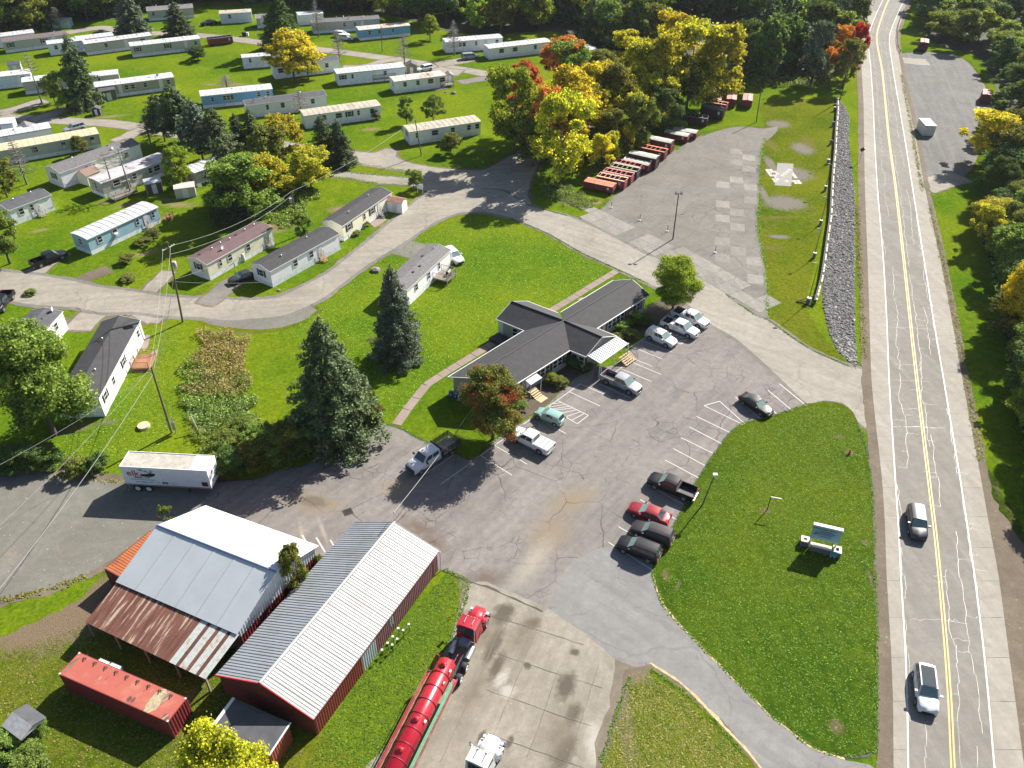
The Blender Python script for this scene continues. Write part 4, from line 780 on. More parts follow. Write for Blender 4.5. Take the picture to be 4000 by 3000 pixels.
for i, (bx, by) in enumerate([(1762,1548),(1780,1556),(1797,1565)]):
    p = P(bx,by); r = empty('barrel', p, 0, ['leftmost','middle','rightmost'][i]+' of the three blue barrels at the office end wall', 'barrel', 'blue barrels by the end wall')
    MB().tube([(0,0,0),(0,0,.05),(0,0,.3),(0,0,.6),(0,0,.85),(0,0,.9)],[.26,.29,.30,.30,.29,.26],14).build('body', BL, r); MB().tube([(0,0,.9),(0,0,.94)],.2,12).build('lid', M('blue_lid',(.10,.2,.42),.5,var=.1) if i == 0 else bpy.data.materials['blue_lid'], r)
    MB().slab([(-.12,-.3,.62),(.0,-.31,.42),(.12,-.3,.62)], .01).build('logo_patch', WHITE, r)

# ------------------------------------------------------------------ the two barns
RED = M('barn_red_steel', (.22,.035,.035), .55, var=.15, sc=2); REDF = M('faded_red_steel', (.23,.10,.11), .7, var=.18, sc=1.5); PALEP = M('pale_patch_steel', (.36,.42,.44), .6, var=.12)
SILV = M('galvanised_roof', (.26,.28,.30), .5, var=.08, sc=.5, dirt=(.22,.23,.23)); WROOF = M('white_steel_roof', (.43,.43,.415), .5, var=.06, sc=.5, dirt=(.38,.36,.33)); BROOF = M('smooth_white_roof', (.6,.61,.62), .4, var=.04, sc=.4)
BROOF2 = M('shaded_white_roof', (.47,.50,.52), .5, var=.05, sc=.4, dirt=(.43,.46,.475))  # near slope of the white barn roof, its shade put into the colour
def corr_wall(mb, a, b, z0, z1a, z1b=None, pitch=.3, dp=.04):
    a, b = Vector((*a,0)), Vector((*b,0)); d = b-a; L = d.length; d.normalize(); nn = Vector((d.y,-d.x,0)); n = max(2, int(L/pitch)); z1b = z1a if z1b is None else z1b; vs = []
    for i in range(n):
        for f, o_ in ((0,0),(.35,0),(.5,dp),(.85,dp)): t = (i+f)/n; p = a+d*L*t+nn*o_; zt = z1a+(z1b-z1a)*t; vs += [(p.x,p.y,z0),(p.x,p.y,zt)]
    p = b; vs += [(p.x,p.y,z0),(p.x,p.y,z1b)]; m = len(vs)//2
    mb.add(vs, [(2*i,2*i+2,2*i+3,2*i+1) for i in range(m-1)]); return mb
def ribbed_panels(parent, e0, e1, r0, r1, pw, mats, name='roof_panel', th=.03, ribs=3, rh=.04, inset=0):
    """eave line e0-e1, ridge line r0-r1; panels run from eave to ridge, each with raised ribs"""
    e0,e1,r0,r1 = map(Vector,(e0,e1,r0,r1)); L = (e1-e0).length; n = max(1, round(L/pw)); nn = (e1-e0).cross(r0-e0).normalized()
    if nn.z < 0: nn = -nn
    for k in range(n):
        t0, t1 = k/n, (k+1)/n; a, b, c, d_ = e0.lerp(e1,t0+.001), e0.lerp(e1,t1-.001), r0.lerp(r1,t1-.001), r0.lerp(r1,t0+.001)
        m_ = MB(); q = [tuple(a),tuple(b),tuple(c),tuple(d_)]
        if (b-a).cross(c-a).z < 0: q = q[::-1]
        m_.slab(q, th)
        for j in range(ribs):
            f0 = j/ribs+.0; ww = .16/ribs if ribs < 4 else .45/ribs
            p = [a.lerp(b,f0), a.lerp(b,f0+ww), d_.lerp(c,f0+ww), d_.lerp(c,f0)]; s_ = ww*.22
            tp = [a.lerp(b,f0+s_)+nn*rh, a.lerp(b,f0+ww-s_)+nn*rh, d_.lerp(c,f0+ww-s_)+nn*rh, d_.lerp(c,f0+s_)+nn*rh]
            if (p[1]-p[0]).cross(p[2]-p[0]).z < 0: p, tp = p[::-1], tp[::-1]
            m_.hexa([tuple(x_+nn*.001) for x_ in p],[tuple(x_) for x_ in tp])
        m_.build(name, mats(k, n) if callable(mats) else mats, parent)
def mk(name, label, cat, group=None): return empty(name, (0,0,0), 0, label, cat, group)
b2 = mk('steel_barn', 'long red barn with ribbed white and grey metal roof beside the tanker truck', 'barn')
LE0, LE1, RE0, RE1 = (-16.7,59.9), (-26.2,41.4), (-7.3,56.1), (-16.6,37.3); RG0, RG1 = (-12.05,58.1), (-21.35,39.4)
zE, zR = 3.0, 5.0
ribbed_panels(b2, (*RE0,zE), (*RE1,zE), (*RG0,zR), (*RG1,zR), .95, WROOF); ribbed_panels(b2, (*LE0,zE), (*LE1,zE), (*RG0,zR), (*RG1,zR), .95, SILV)
MB().tube([(*RG0,zR+.03),(*RG1,zR+.03)], .16, 6).build('ridge_cap', WROOF, b2)
ins = lambda a, b, t: (a[0]+(b[0]-a[0])*t, a[1]+(b[1]-a[1])*t)
iR0, iR1, iL0, iL1 = ins(RE0,LE0,.02), ins(RE1,LE1,.02), ins(LE0,RE0,.02), ins(LE1,RE1,.02)
iR0, iR1, iL0, iL1 = ins(iR0,iR1,.01), ins(iR1,iR0,.01), ins(iL0,iL1,.01), ins(iL1,iL0,.01)
for f0, f1, m_, z0_ in ((0,.55,REDF,0),(.5503,.66,PALEP,0),(.6603,1,RED,0)): corr_wall(MB(), ins(iR1,iR0,1-f1), ins(iR1,iR0,1-f0), z0_, zE-.02).build('wall_panel', m_, b2)
corr_wall(MB(), ins(iR1,iR0,.56), ins(iR1,iR0,.59), 1.2, zE-.3).build('patch_panel', M('teal_patch',(.20,.34,.33),.6), b2, loc=(.03,-.02,0))
corr_wall(MB(), iL0, iL1, 0, zE-.02).build('wall_panel', RED, b2)
mR, mL = ins(iR1,iL1,.5), ins(iR0,iL0,.5)
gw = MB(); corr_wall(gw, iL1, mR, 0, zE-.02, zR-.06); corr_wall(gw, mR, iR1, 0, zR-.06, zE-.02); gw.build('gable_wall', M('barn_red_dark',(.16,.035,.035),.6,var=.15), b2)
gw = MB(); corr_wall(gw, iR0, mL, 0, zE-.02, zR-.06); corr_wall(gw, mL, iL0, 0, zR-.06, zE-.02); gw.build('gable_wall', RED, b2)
tg = MB(); tg.tube([(*RE1,zE-.03),(*RG1,zR-.03),(*LE1,zE-.03)], .09, 4); tg.build('verge_trim', M('bright_red_trim',(.42,.03,.04),.45), b2)
MB().tube([(*RE0,zE-.05),(*RE1,zE-.05)], .07, 5).build('gutter', M('dark_red_trim',(.10,.03,.03),.5), b2); MB().tube([(RE0[0]+.05,RE0[1]-.2,zE),(RE0[0]+.05,RE0[1]-.2,0)], .06, 6).build('downpipe', TRIM, b2)
MB().tube([(*ins(RG0,RG1,.0),zR),(*ins(RG0,RG1,.0),zR+1.4)], .045, 6).tube([(RG0[0],RG0[1],zR+1.4),(RG0[0]+.12,RG0[1],zR+1.5)], .06, 6).build('service_mast', STEEL, b2)
b1 = mk('tin_barn', 'older barn with smooth white roof and a rusty striped lean-to', 'barn')
c0, c1, d0, d1 = (-38.8,51.2), (-25.2,45.3), (-33.1,61.6), (-19.7,56.1); g0, g1 = (-35.9,56.4), (-22.4,50.6); zE, zR = 3.5, 6.0
ribbed_panels(b1, (*c0,zE), (*c1,zE), (*g0,zR), (*g1,zR), 2.4, BROOF2, ribs=1, rh=.012); ribbed_panels(b1, (*d0,zE), (*d1,zE), (*g0,zR), (*g1,zR), 2.4, BROOF, ribs=1, rh=.012)
MB().tube([(*g0,zR),(*g1,zR)], .12, 6).build('ridge_cap', M('blue_grey_cap',(.16,.2,.32),.5), b1)
i0, i1, j0, j1 = ins(c0,d0,.03), ins(c1,d1,.03), ins(d0,c0,.03), ins(d1,c1,.03); i0, i1, j0, j1 = ins(i0,i1,.02), ins(i1,i0,.02), ins(j0,j1,.02), ins(j1,j0,.02)
WST = M('white_corrugated', (.55,.58,.60), .5, var=.08); h1, h2 = ins(i1,j1,.5), ins(i0,j0,.5)
for a, b, za, zb in ((i1,h1,zE-.02,zR-.08),(h1,j1,zR-.08,zE-.02)):
    corr_wall(MB(), a, b, 2.4, za, zb, pitch=.32, dp=.06).build('gable_wall', WST, b1); corr_wall(MB(), a, b, 0, 2.38, pitch=.32, dp=.06).build('wall_panel', RED, b1)
corr_wall(MB(), j1, j0, 0, zE-.02).build('wall_panel', RED, b1); gw = MB(); corr_wall(gw, j0, h2, 0, zE-.02, zR-.08); corr_wall(gw, h2, i0, 0, zR-.08, zE-.02); gw.build('gable_wall', RED, b1)
corr_wall(MB(), i0, i1, 0, zE-.02).build('wall_panel', M('old_boards',(.10,.085,.07),.9,var=.3), b1)
RS = [M('rust_panel', (.17,.075,.05), .8, var=.3, sc=1.2, dirt=(.30,.20,.14)), M('rust_panel_streaked', (.22,.12,.085), .75, var=.35, sc=1.4, dirt=(.48,.40,.33)), M('rust_panel_pale', (.44,.47,.45), .55, var=.1, dirt=(.34,.22,.15)), M('rust_panel_dark', (.11,.045,.035), .85, var=.25)]
def rustsheet(name, a, b, c):
    n = NT(name); st = n.noise(1, 3, .6, src=n.map((.16,3.2,1), R(66.5))); k = n.ramp(st, [(.34,a),(.47,b),(.55,b),(.62,c)]); k = n.mix(n.ramp(n.noise(1.5,6,.7), [(.5,0.0),(.75,.7)]), k, a); n.col(k).rough(.8); return n.m
RS[0] = rustsheet('rust_sheet', (.10,.038,.026), (.165,.07,.047), (.42,.33,.25)); RS[1] = rustsheet('rust_sheet_streaked', (.14,.06,.04), (.22,.12,.085), (.50,.43,.35))
l0, l1 = (-40.5,47.3), (-27.2,41.4)
def lean(k, n):
    if k >= n-11: return RS[2] if (n-k)%3 else RS[3] if (n-k)%6 else RS[0]
    return [RS[0],RS[1],RS[0],RS[3],RS[1],RS[0],RS[0],RS[1]][(k*5+k//3)%8]
q0, q1 = (c0[0]+.15,c0[1]+.1), (c1[0]+.15,c1[1]+.1)
ribbed_panels(b1, (*l0,2.35), (*l1,2.35), (*q0,3.38), (*q1,3.38), .38, lean, 'lean_to_sheet', ribs=2, rh=.035)
ps = MB()
for t in (0.01,.25,.5,.75,.99): p = ins(l0,l1,t); ps.box(p[0]-.08,p[0]+.08,p[1]+.1,p[1]+.26,0,2.33)
ps.tube([(*ins(l0,q0,.03),2.28),(*ins(l1,q1,.03),2.28)], .08, 4); ps.build('lean_to_frame', WOODG, b1)
for i, (pp, s_) in enumerate([((-28.6,43.6),1.2),((-30.2,44.0),.8),((-33,46),1.0),((-36,47.6),1.1)]):
    k = MB(); k.hexa([(-.5*s_,-.4,0),(.5*s_,-.4,0),(.5*s_,.4,0),(-.5*s_,.4,0)],[(-.45*s_,-.35,.8*s_),(.5*s_,-.3,.7*s_),(.4*s_,.4,.9*s_),(-.5*s_,.3,.75*s_)]); k.hexa([(-.6*s_,.4,0),(-.1,.4,0),(-.1,.9,0),(-.6*s_,.9,0)],[(-.6*s_,.4,.5),(-.1,.4,.45),(-.1,.9,.5),(-.6*s_,.9,.55)])
    o = k.build('junk_pile', M('junk_%s'%'abcd'[i],((.2,.2,.2),(.06,.06,.06),(.1,.12,.15),(.25,.22,.18))[i],.7), loc=(*pp,0), rz=i); tag(o, ['grey scrap heap under the low right corner of the rusty lean-to','black scrap pile in the lean-to shade beside the grey heap','dark bluish junk under the middle of the rusty lean-to','brownish junk under the left part of the rusty lean-to'][i], 'scrap', 'junk under the lean-to')
# flat-roofed annexe and the little roadside shelter
an = empty('annexe', (-25.3,36.6,0), R(-22.2), 'small red outbuilding with flat dark roof near the long barn', 'outbuilding')
corr_wall(MB(), (.15,.15), (5.9,.15), 0, 2.45).build('wall_panel', RED, an); corr_wall(MB(), (5.9,.15), (5.9,2.9), 0, 2.45).build('wall_panel', M('orange_red_steel',(.30,.07,.045),.6,var=.1), an)
corr_wall(MB(), (5.9,2.9), (.15,2.9), 0, 2.45).build('wall_panel', RED, an); corr_wall(MB(), (.15,2.9), (.15,.15), 0, 2.45).build('wall_panel', RED, an)
MB().slab([(0,0,2.6),(6.05,0,2.6),(6.05,3.05,2.68),(0,3.05,2.68)], .12).build('roof', SHING2, an); MB().slab([(-.04,-.02,2.63),(.25,-.02,2.63),(.25,3.08,2.71),(-.04,3.08,2.71)], .05).build('edge_trim', TRIM, an); MB().slab([(5.95,-.02,2.63),(6.09,-.02,2.63),(6.09,3.08,2.71),(5.95,3.08,2.71)], .05).build('edge_trim', TRIM, an)
sh = empty('gable_shelter', (-43.2,36.8,0), R(-29.1), 'small grey gabled roof on a post at the lower left edge', 'shelter')
MB().slab([(0,0,2.3),(2.6,0,2.3),(2.6,1.2,2.75),(0,1.2,2.75)], .07).build('roof', M('weathered_grey_boards',(.30,.31,.32),.8,var=.25), sh); MB().slab([(0,1.2,2.75),(2.6,1.2,2.75),(2.6,2.4,2.3),(0,2.4,2.3)], .07).build('roof', SHING2, sh)
MB().add([(2.5,.1,2.1),(2.5,2.3,2.1),(2.5,1.2,2.68),(2.44,.1,2.1),(2.44,2.3,2.1),(2.44,1.2,2.68)],[(0,1,2),(5,4,3),(0,3,4,1)]).build('gable_board', TRIMB, sh); MB().box(1.7,1.9,1.1,1.3,0,2.65).box(.6,.8,1.1,1.3,0,2.65).build('post', WOODG, sh)
# shipping containers
CRED = M('container_red', (.22,.03,.035), .55, var=.1, sc=1.5, dirt=(.2,.045,.045)); CTOP = M('container_faded_red', (.34,.085,.06), .65, var=.07, sc=.8, dirt=(.38,.13,.09)); CORG = M('container_orange', (.36,.11,.038), .6, var=.1, sc=1, dirt=(.22,.065,.035)); CORGS = M('container_maroon', (.14,.03,.035), .6, var=.2)
PEEL = M('peeled_paint', (.34,.28,.17), .8, var=.3, sc=6, dirt=(.15,.13,.10))
def container(loc, rz, L, side, top, label, hatch=True, ribs=True):
    r = empty('shipping_container', (*loc,0), rz, label, 'container', 'shipping containers by the barns'); W, h = 2.44, 2.6
    for a, b in (((0,0),(L,0)),((L,W),(0,W))): corr_wall(MB(), a, b, .15, h-.1, pitch=.28, dp=-.05).build('side_panel', side, r)
    corr_wall(MB(), (L,0), (L,W), .15, h-.1, pitch=.28, dp=-.06).build('end_panel', side, r); corr_wall(MB(), (0,W), (0,0), .15, h-.1, pitch=.28, dp=-.05).build('end_panel', side, r)
    fm = MB()
    for x in (0,L-.12):
        for y in (0,W-.12): fm.box(x,x+.12,y,y+.12,0,h)
    fm.box(.12,L-.12,0,.07,h-.1,h).box(.12,L-.12,W-.07,W,h-.1,h).box(.12,L-.12,0,.08,.02,.16).box(.12,L-.12,W-.08,W,.02,.16).box(0,.07,.12,W-.12,h-.1,h).box(L-.07,L,.12,W-.12,h-.1,h).box(L-.07,L,.12,W-.12,.02,.16); fm.build('frame', side, r)
    if ribs:
        ro = MB().box(.07,L-.07,.07,W-.07,h-.06,h-.03).build('roof', top, r)
        for k in range(int(L/.3)): MB().box(.1+k*.3,.26+k*.3,.1,W-.1,h-.028,h+.0).build('roof_rib', top, r)
    else: ro = MB().box(.07,L-.07,.07,W-.07,h-.06,h+.004).build('roof', top, r)
    cm = MB().box(0,.18,0,.16,h,h+.02).mesh('corner_casting', STEEL if ribs else M('worn_steel_casting',(.55,.53,.48),.6))
    for x in (0,L-.18):
        for y in (0,W-.16): inst('corner_casting', cm, r, loc=(x,y,0))
    return r, ro
rc, ro = container((-40.4,41.6), R(-21.5), 12.19, CRED, CTOP, 'forty-foot faded red container on the grass below the rusty lean-to', ribs=False)
rr = random.Random(3)
for k in range(9):                         # bent lashing eyes along the far edge of the roof
    m_ = MB(); x = 1.0+k*1.22; y = 2.2; m_.tube([(x,y,2.6),(x+.05,y-.1,2.78),(x+.12,y-.32,2.7)], .045, 5); m_.tube([(x,y,2.6),(x-.14,y-.12,2.72)], .04, 5); m_.slab([(x-.2,y-.25,2.612),(x+.2,y-.25,2.612),(x+.15,y+.05,2.612),(x-.15,y+.05,2.612)], .006); m_.build('torn_hook', RS[3], rc)
def blot(cx, cy, a, b, n=14, z=2.609, m=PEEL, nm='bare_patch'):
    vs = [(cx+a*cos(2*pi*k/n)*rr.uniform(.75,1.1), min(2.4,max(.03,cy+b*sin(2*pi*k/n)*rr.uniform(.8,1.1))), z) for k in range(n)]; MB().slab(vs, .003).build(nm, m, rc)
blot(9.9,1.2,.62,1.45); blot(10.5,1.9,.25,.8,z=2.613,m=RS[1]); blot(7.6,.45,.22,.3,z=2.611,m=RS[3]); blot(8.0,.5,.14,.32,z=2.612,m=RS[3]); blot(11.7,.3,.35,.35,z=2.611,m=RS[0]); blot(.35,1.2,.22,1.0,z=2.611,m=RS[1])
for k in range(22): x = rr.uniform(.8,9); y = rr.uniform(.3,1.9); MB().slab([(x,y,2.608),(x+.03,y,2.608),(x+.10,y+rr.uniform(.2,.8),2.608),(x+.07,y+rr.uniform(.2,.8),2.608)], .002).build('scratch', RS[1], rc)
container((-39.0,52.4), R(61.5), 6.06, CORGS, CORG, 'rusty orange container tucked against the white-roofed barn')
CG = M('ibc_plastic', (.55,.58,.62), .3, var=.05)
for i, (x, y) in enumerate([(395,2595),(440,2612)]):
    p = P(x,y,1.2); r = empty('ibc_tote', (p.x,p.y,0), R(-21.5), ['left white plastic tank tote behind the red container','right white plastic tank tote behind the red container'][i], 'tank', 'white tank totes'); MB().hexa([(-.55,-.5,.15),(.55,-.5,.15),(.55,.5,.15),(-.55,.5,.15)],[(-.55,-.5,1.15),(.55,-.5,1.15),(.55,.5,1.15),(-.55,.5,1.15)]).build('tank', CG, r); MB().tube([(0,0,1.15),(0,0,1.2)], .12, 10).build('cap', BLACK, r)
    cg = MB()
    for k in range(6): a = -.58+.232*k; cg.tube([(a,-.54,.1),(a,-.54,1.18),(a,.54,1.18),(a,.54,.1)], .015, 4)
    cg.build('cage', STEEL, r); MB().box(-.6,.6,-.55,.55,0,.14).build('pallet', WOODG, r)

# ------------------------------------------------------------------ vehicles (front towards +x)
def paint(name, c, metal=.0, rough=.38): return bpy.data.materials.get(name) or M(name, c, rough, metal=metal*.5, var=.03, sc=2, coat=.25, spec=.35)
CARGLASS = M('car_glass', (.03,.045,.05), .06, var=0); CARGLASS.node_tree.nodes['Principled BSDF'].inputs['Specular IOR Level'].default_value = .9
WSG = M('windshield_glass', (.15,.22,.21), .12, var=.1, sc=3)  # pale teal base colour stands in for reflected sky and sun glare
def wheel_mesh(r=.34, wd=.23):
    t = MB().tube([(0,-wd/2,0),(0,-wd/2+.03,0),(0,wd/2-.03,0),(0,wd/2,0)], [r*.93,r,r,r*.93], 20).mesh('wheel', RUBBER)
    rm = MB().tube([(0,-wd/2-.012,0),(0,-wd/2+.01,0)], [r*.6,r*.62], 12)
    for k in range(5): a = 2*pi*k/5; rm.hexa([(-.03+cos(a)*.04,-wd/2-.03,sin(a)*.04),(.03+cos(a)*.04,-wd/2-.03,sin(a)*.04),(cos(a)*r*.6+.03,-wd/2-.03,sin(a)*r*.6),(cos(a)*r*.6-.03,-wd/2-.03,sin(a)*r*.6)],[(-.03+cos(a)*.04,-wd/2-.012,sin(a)*.04),(.03+cos(a)*.04,-wd/2-.012,sin(a)*.04),(cos(a)*r*.6+.03,-wd/2-.012,sin(a)*r*.6),(cos(a)*r*.6-.03,-wd/2-.012,sin(a)*r*.6)])
    return t, rm.mesh('rim', RIM)
WHM = {k: wheel_mesh(k) for k in (.33,.37,.42)}
def loft(stations):                       # stations: list of (x, [(y,z)...] half section from bottom to top centre); mirrored
    mb = MB(); m = None
    for x, half in stations:
        ring = [(x, y, z) for y, z in half]+[(x, -y, z) for y, z in half[::-1]]; m = len(ring); mb.v += ring
    for i in range(len(stations)-1):
        for k in range(m): mb.f.append((i*m+k, i*m+(k+1)%m, (i+1)*m+(k+1)%m, (i+1)*m+k)); mb.sm.append(True)
    mb.f.append(tuple(range(m-1,-1,-1))); mb.sm.append(False); mb.f.append(tuple(range((len(stations)-1)*m, len(stations)*m))); mb.sm.append(False)
    return mb
KIND = dict(  # L, W, body deck profile [(x, z deck, width factor)], cabin: base x0,x1, top x0,x1, roof z, belt z, wheel r, axle xs
 sedan=(4.85,1.84,[(-2.42,.72,.80),(-2.3,.95,.90),(-1.7,1.03,.97),(-.8,.98,1),(1.0,.97,1),(1.5,.92,.98),(2.1,.82,.92),(2.38,.66,.80),(2.43,.5,.72)],(-1.85,1.15),(-1.05,.25),1.46,.97,.33,(-1.42,1.45)),
 hatch=(4.05,1.72,[(-2.02,.7,.82),(-1.95,.95,.92),(-1.2,1.0,1),(.9,.98,1),(1.4,.93,.97),(1.85,.78,.88),(2.02,.55,.75)],(-1.95,1.15),(-1.6,.2),1.5,.98,.33,(-1.25,1.28)),
 suv=(4.75,1.9,[(-2.37,.8,.86),(-2.3,1.1,.94),(-1.5,1.15,1),(.9,1.13,1),(1.4,1.08,.98),(2.05,.98,.93),(2.32,.8,.84),(2.38,.55,.78)],(-2.3,1.15),(-2.0,.35),1.74,1.12,.37,(-1.4,1.42)),
 van=(5.1,1.98,[(-2.54,.8,.88),(-2.48,1.1,.95),(-1.5,1.1,1),(1.2,1.08,1),(1.7,1.02,.97),(2.2,.9,.9),(2.52,.66,.8),(2.56,.5,.76)],(-2.48,1.75),(-2.2,.55),1.76,1.08,.33,(-1.5,1.55)),
 pickup=(5.85,2.02,[(-.72,1.15,1),(.9,1.17,1),(1.45,1.17,1),(2.2,1.12,.97),(2.75,1.02,.93),(2.9,.8,.88),(2.93,.5,.84)],(-.72,1.6),(-.62,.82),1.88,1.17,.42,(-1.78,1.85)))
def box_part(name, m, parent, *b): return MB().box(*b).build(name, m, parent)
def car(kind, front, rear, pm, label, group, bed=None, roofglass=False, rack=False, sunroof=False, clutter=False, z=.0, name=None, cat=None):
    L, W, prof, cb, ct, rz_, belt, wr, ax = KIND[kind]; F, B = P(*front, .7), P(*rear, .7); d = F-B; c = (F+B)/2; rot = atan2(d.y, d.x)
    nm = name or {'sedan':'parked_car','hatch':'hatchback_car','suv':'parked_suv','van':'minivan','pickup':'pickup_truck'}[kind]
    r = empty(nm, (c.x,c.y,z), rot, label, cat or {'sedan':'car','hatch':'car','suv':'suv','van':'van','pickup':'pickup truck'}[kind], group); w = W/2; zb = .26 if kind != 'pickup' else .38
    st = []
    for x, zt, f in prof: ww = w*f; st.append((x, [(ww*.9,zb),(ww*.99,zb+.16),(ww,zt*.62),(ww*.985,zt-.12),(ww*.93,zt-.03),(ww*.75,zt),(0,zt+.02)]))
    loft(st).build('body', pm, r)
    # cabin shell with glass set just proud of it
    wb, wt = w*.93, w*.74
    def cab(g=0.0):
        return [(cb[0]-g,-wb,belt-.06),(cb[1]+g,-wb,belt-.06),(cb[1]+g,wb,belt-.06),(cb[0]-g,wb,belt-.06)], [(ct[0]-g,-wt,rz_-.06),(ct[1]+g,-wt,rz_-.06),(ct[1]+g,wt,rz_-.06),(ct[0]-g,wt,rz_-.06)]
    b_, t_ = cab(); MB().hexa(b_, t_).build('cabin', pm, r)
    rf = MB(); k = 5; vs = []
    for i in range(k+1):
        u = i/k; x = ct[0]-.05+u*(ct[1]-ct[0]+.12)
        for j in range(7): v = j/6*2-1; vs.append((x, v*(wt+.02), rz_-.07+.07*(1-v**4)+.03*(1-(2*u-1)**2)))
    rf.add(vs, [(i*7+j,(i+1)*7+j,(i+1)*7+j+1,i*7+j+1) for i in range(k) for j in range(6)], True); ro = rf.build('roof', pm, r)
    V = lambda q: Vector(q)
    def pane(nm_, q, i0, i1, j0, j1, push):
        a, b, c_, d_ = map(V, q); n = (b-a).cross(d_-a).normalized(); 
        pt = lambda u, v: a.lerp(b,u).lerp(d_.lerp(c_,u), v)+n*push
        o = [pt(i0,j0),pt(i1,j0),pt(i1,j1),pt(i0,j1)]; MB().slab([tuple(p) for p in o], .004).build(nm_, WSG if nm_ == 'windshield' and L < 5.0 or kind == 'pickup' and nm_ == 'windshield' else CARGLASS, r)
    fr = (b_[1],b_[2],t_[2],t_[1]); pane('windshield', fr, .05,.95,.08,.94,.015)
    if kind != 'pickup': pane('rear_window', (b_[3],b_[0],t_[0],t_[3]), .08,.92,.22,.9,.015)
    else: pane('rear_window', (b_[3],b_[0],t_[0],t_[3]), .12,.88,.2,.88,.015)
    for q in ((b_[0],b_[1],t_[1],t_[0]), (b_[2],b_[3],t_[3],t_[2])):
        f = q[0] is b_[0]; cuts = [(.06,.36),(.40,.66),(.69,.95)] if kind in ('suv','van') else [(.10,.50),(.54,.93)]
        for u0, u1 in cuts:
            if not f: u0, u1 = 1-u1, 1-u0
            pane('side_window', q, u0, u1, .18, .88, .012)
    if sunroof: MB().slab([(ct[1]-.75,-.38,rz_+.012),(ct[1]-.2,-.38,rz_+.012),(ct[1]-.2,.38,rz_+.012),(ct[1]-.75,.38,rz_+.012)], .01).build('sunroof', CARGLASS, r)
    if roofglass: MB().slab([(ct[0]+.25,-wt+.13,rz_+.05),(ct[1]+.04,-wt+.13,rz_+.035),(ct[1]+.04,wt-.13,rz_+.035),(ct[0]+.25,wt-.13,rz_+.05)], .03).build('sunroof', CARGLASS, r)
    if rack:
        for s_ in (-1,1): MB().tube([(ct[0]+.1,s_*(wt-.06),rz_+.05),(ct[1]-.1,s_*(wt-.06),rz_+.05)], .025, 5).build('roof_rail', DARKM, r)
    tm, rm = WHM[wr]
    for x in ax:
        for s_ in (-1,1):
            o = inst('wheel', tm, r, loc=(x, s_*(w-.10), wr), rz=0 if s_ < 0 else pi); inst('rim', rm, o)
            am = MB(); n = 10; vs = []
            for k in range(n+1): a = pi*k/n; vs += [(x+cos(a)*(wr+.03), s_*(w+.004), wr+sin(a)*(wr+.03)), (x+cos(a)*(wr+.10), s_*(w+.008), wr+sin(a)*(wr+.09))]
            am.add(vs, [(2*k,2*k+1,2*k+3,2*k+2) for k in range(n)]); 
            vs = [(x, s_*(w-.002), wr)]+[(x+cos(pi*k/n)*(wr+.05), s_*(w+.002), wr+sin(pi*k/n)*(wr+.045)) for k in range(n+1)]; am.add(vs, [(0,k+1,k+2) for k in range(n)]); am.build('wheel_arch', BLACK, r)
    xf = prof[-1][0]; zf = prof[-2][1]
    for s_ in (-1,1):
        MB().hexa([(xf-.22,s_*w*.80-.0,zf-.16),(xf-.04,s_*w*.58,zf-.16),(xf+.0,s_*w*.5,zf-.18),(xf-.22,s_*w*.5,zf-.18)][::int(s_) or 1],[(xf-.34,s_*w*.86,zf+.02),(xf-.10,s_*w*.6,zf-.0),(xf-.08,s_*w*.5,zf-.0),(xf-.3,s_*w*.5,zf+.02)][::int(s_) or 1]).build('headlight', HEADL, r)
        x0 = -L/2; MB().box(x0-.012,x0+.2,min(s_*w*.62,s_*w*.9),max(s_*w*.62,s_*w*.9),.78 if kind != 'pickup' else .85,.98 if kind != 'pickup' else 1.15).build('taillight', REDL, r)
        mr = MB().box(-.1,.1,-.12,.12,0,.16).build('mirror', pm if kind != 'pickup' else BLACK, r); mr.location = (cb[1]-.35, s_*(w+.12), belt+.02)
    MB().box(xf-.05,xf+.03,-w*.55,w*.55,.32,.62 if kind != 'pickup' else .95).build('grille', BLACK, r); MB().box(xf-.02,xf+.05,-w*.78,w*.78,.30,.42).build('bumper', BLACK if kind != 'pickup' else CHROME, r)
    MB().box(-L/2-.05,-L/2+.05,-w*.8,w*.8,.38,.56).build('bumper', pm if kind != 'pickup' else CHROME, r); MB().box(-L/2-.056,-L/2-.05,-.2,.2,.6,.72).build('number_plate', WHITE, r)
    if kind == 'pickup':
        x0 = -L/2; x1 = -.74
        bd = MB()
        for s_ in (-1,1): bd.box(x0+.02,x1,min(s_*w,s_*(w-.09)),max(s_*w,s_*(w-.09)),.45,1.2)
        bd.box(x0+.02,x0+.10,-w+.09,w-.09,.5,1.2).box(x1-.08,x1,-w+.09,w-.09,.5,1.2); bd.build('bed', pm, r); MB().box(x0+.1,x1-.08,-w+.09,w-.09,.55,.62).build('bed_floor', BLACK if bed != 'dark' else BLACK, r)
        if bed == 'cover':
            for k in range(3): MB().box(x0+.08+k*.69,x0+.72+k*.69,-w+.06,w-.06,1.2,1.235).build('bed_cover', M('tonneau_cover',(.42,.44,.47),.4) if 'tonneau_cover' not in bpy.data.materials else bpy.data.materials['tonneau_cover'], r)
        if bed == 'rack': MB().box(x1-.65,x1-.1,-w+.1,w-.1,.9,1.3).build('tool_box', WHITE, r); MB().hexa([(x0+.2,-.7,.62),(x0+1.2,-.7,.62),(x0+1.2,.7,.62),(x0+.2,.7,.62)],[(x0+.3,-.5,1.2),(x0+1.0,-.6,1.3),(x0+1.1,.6,1.25),(x0+.2,.5,1.15)]).build('load', BLACK, r)
        if bed in ('plain','rack'): MB().tube([(x1,-w+.12,1.2),(x1,-w+.14,1.85),(x1,w-.14,1.85),(x1,w-.12,1.2)], .03, 5).build('headache_bar', BLACK, r)
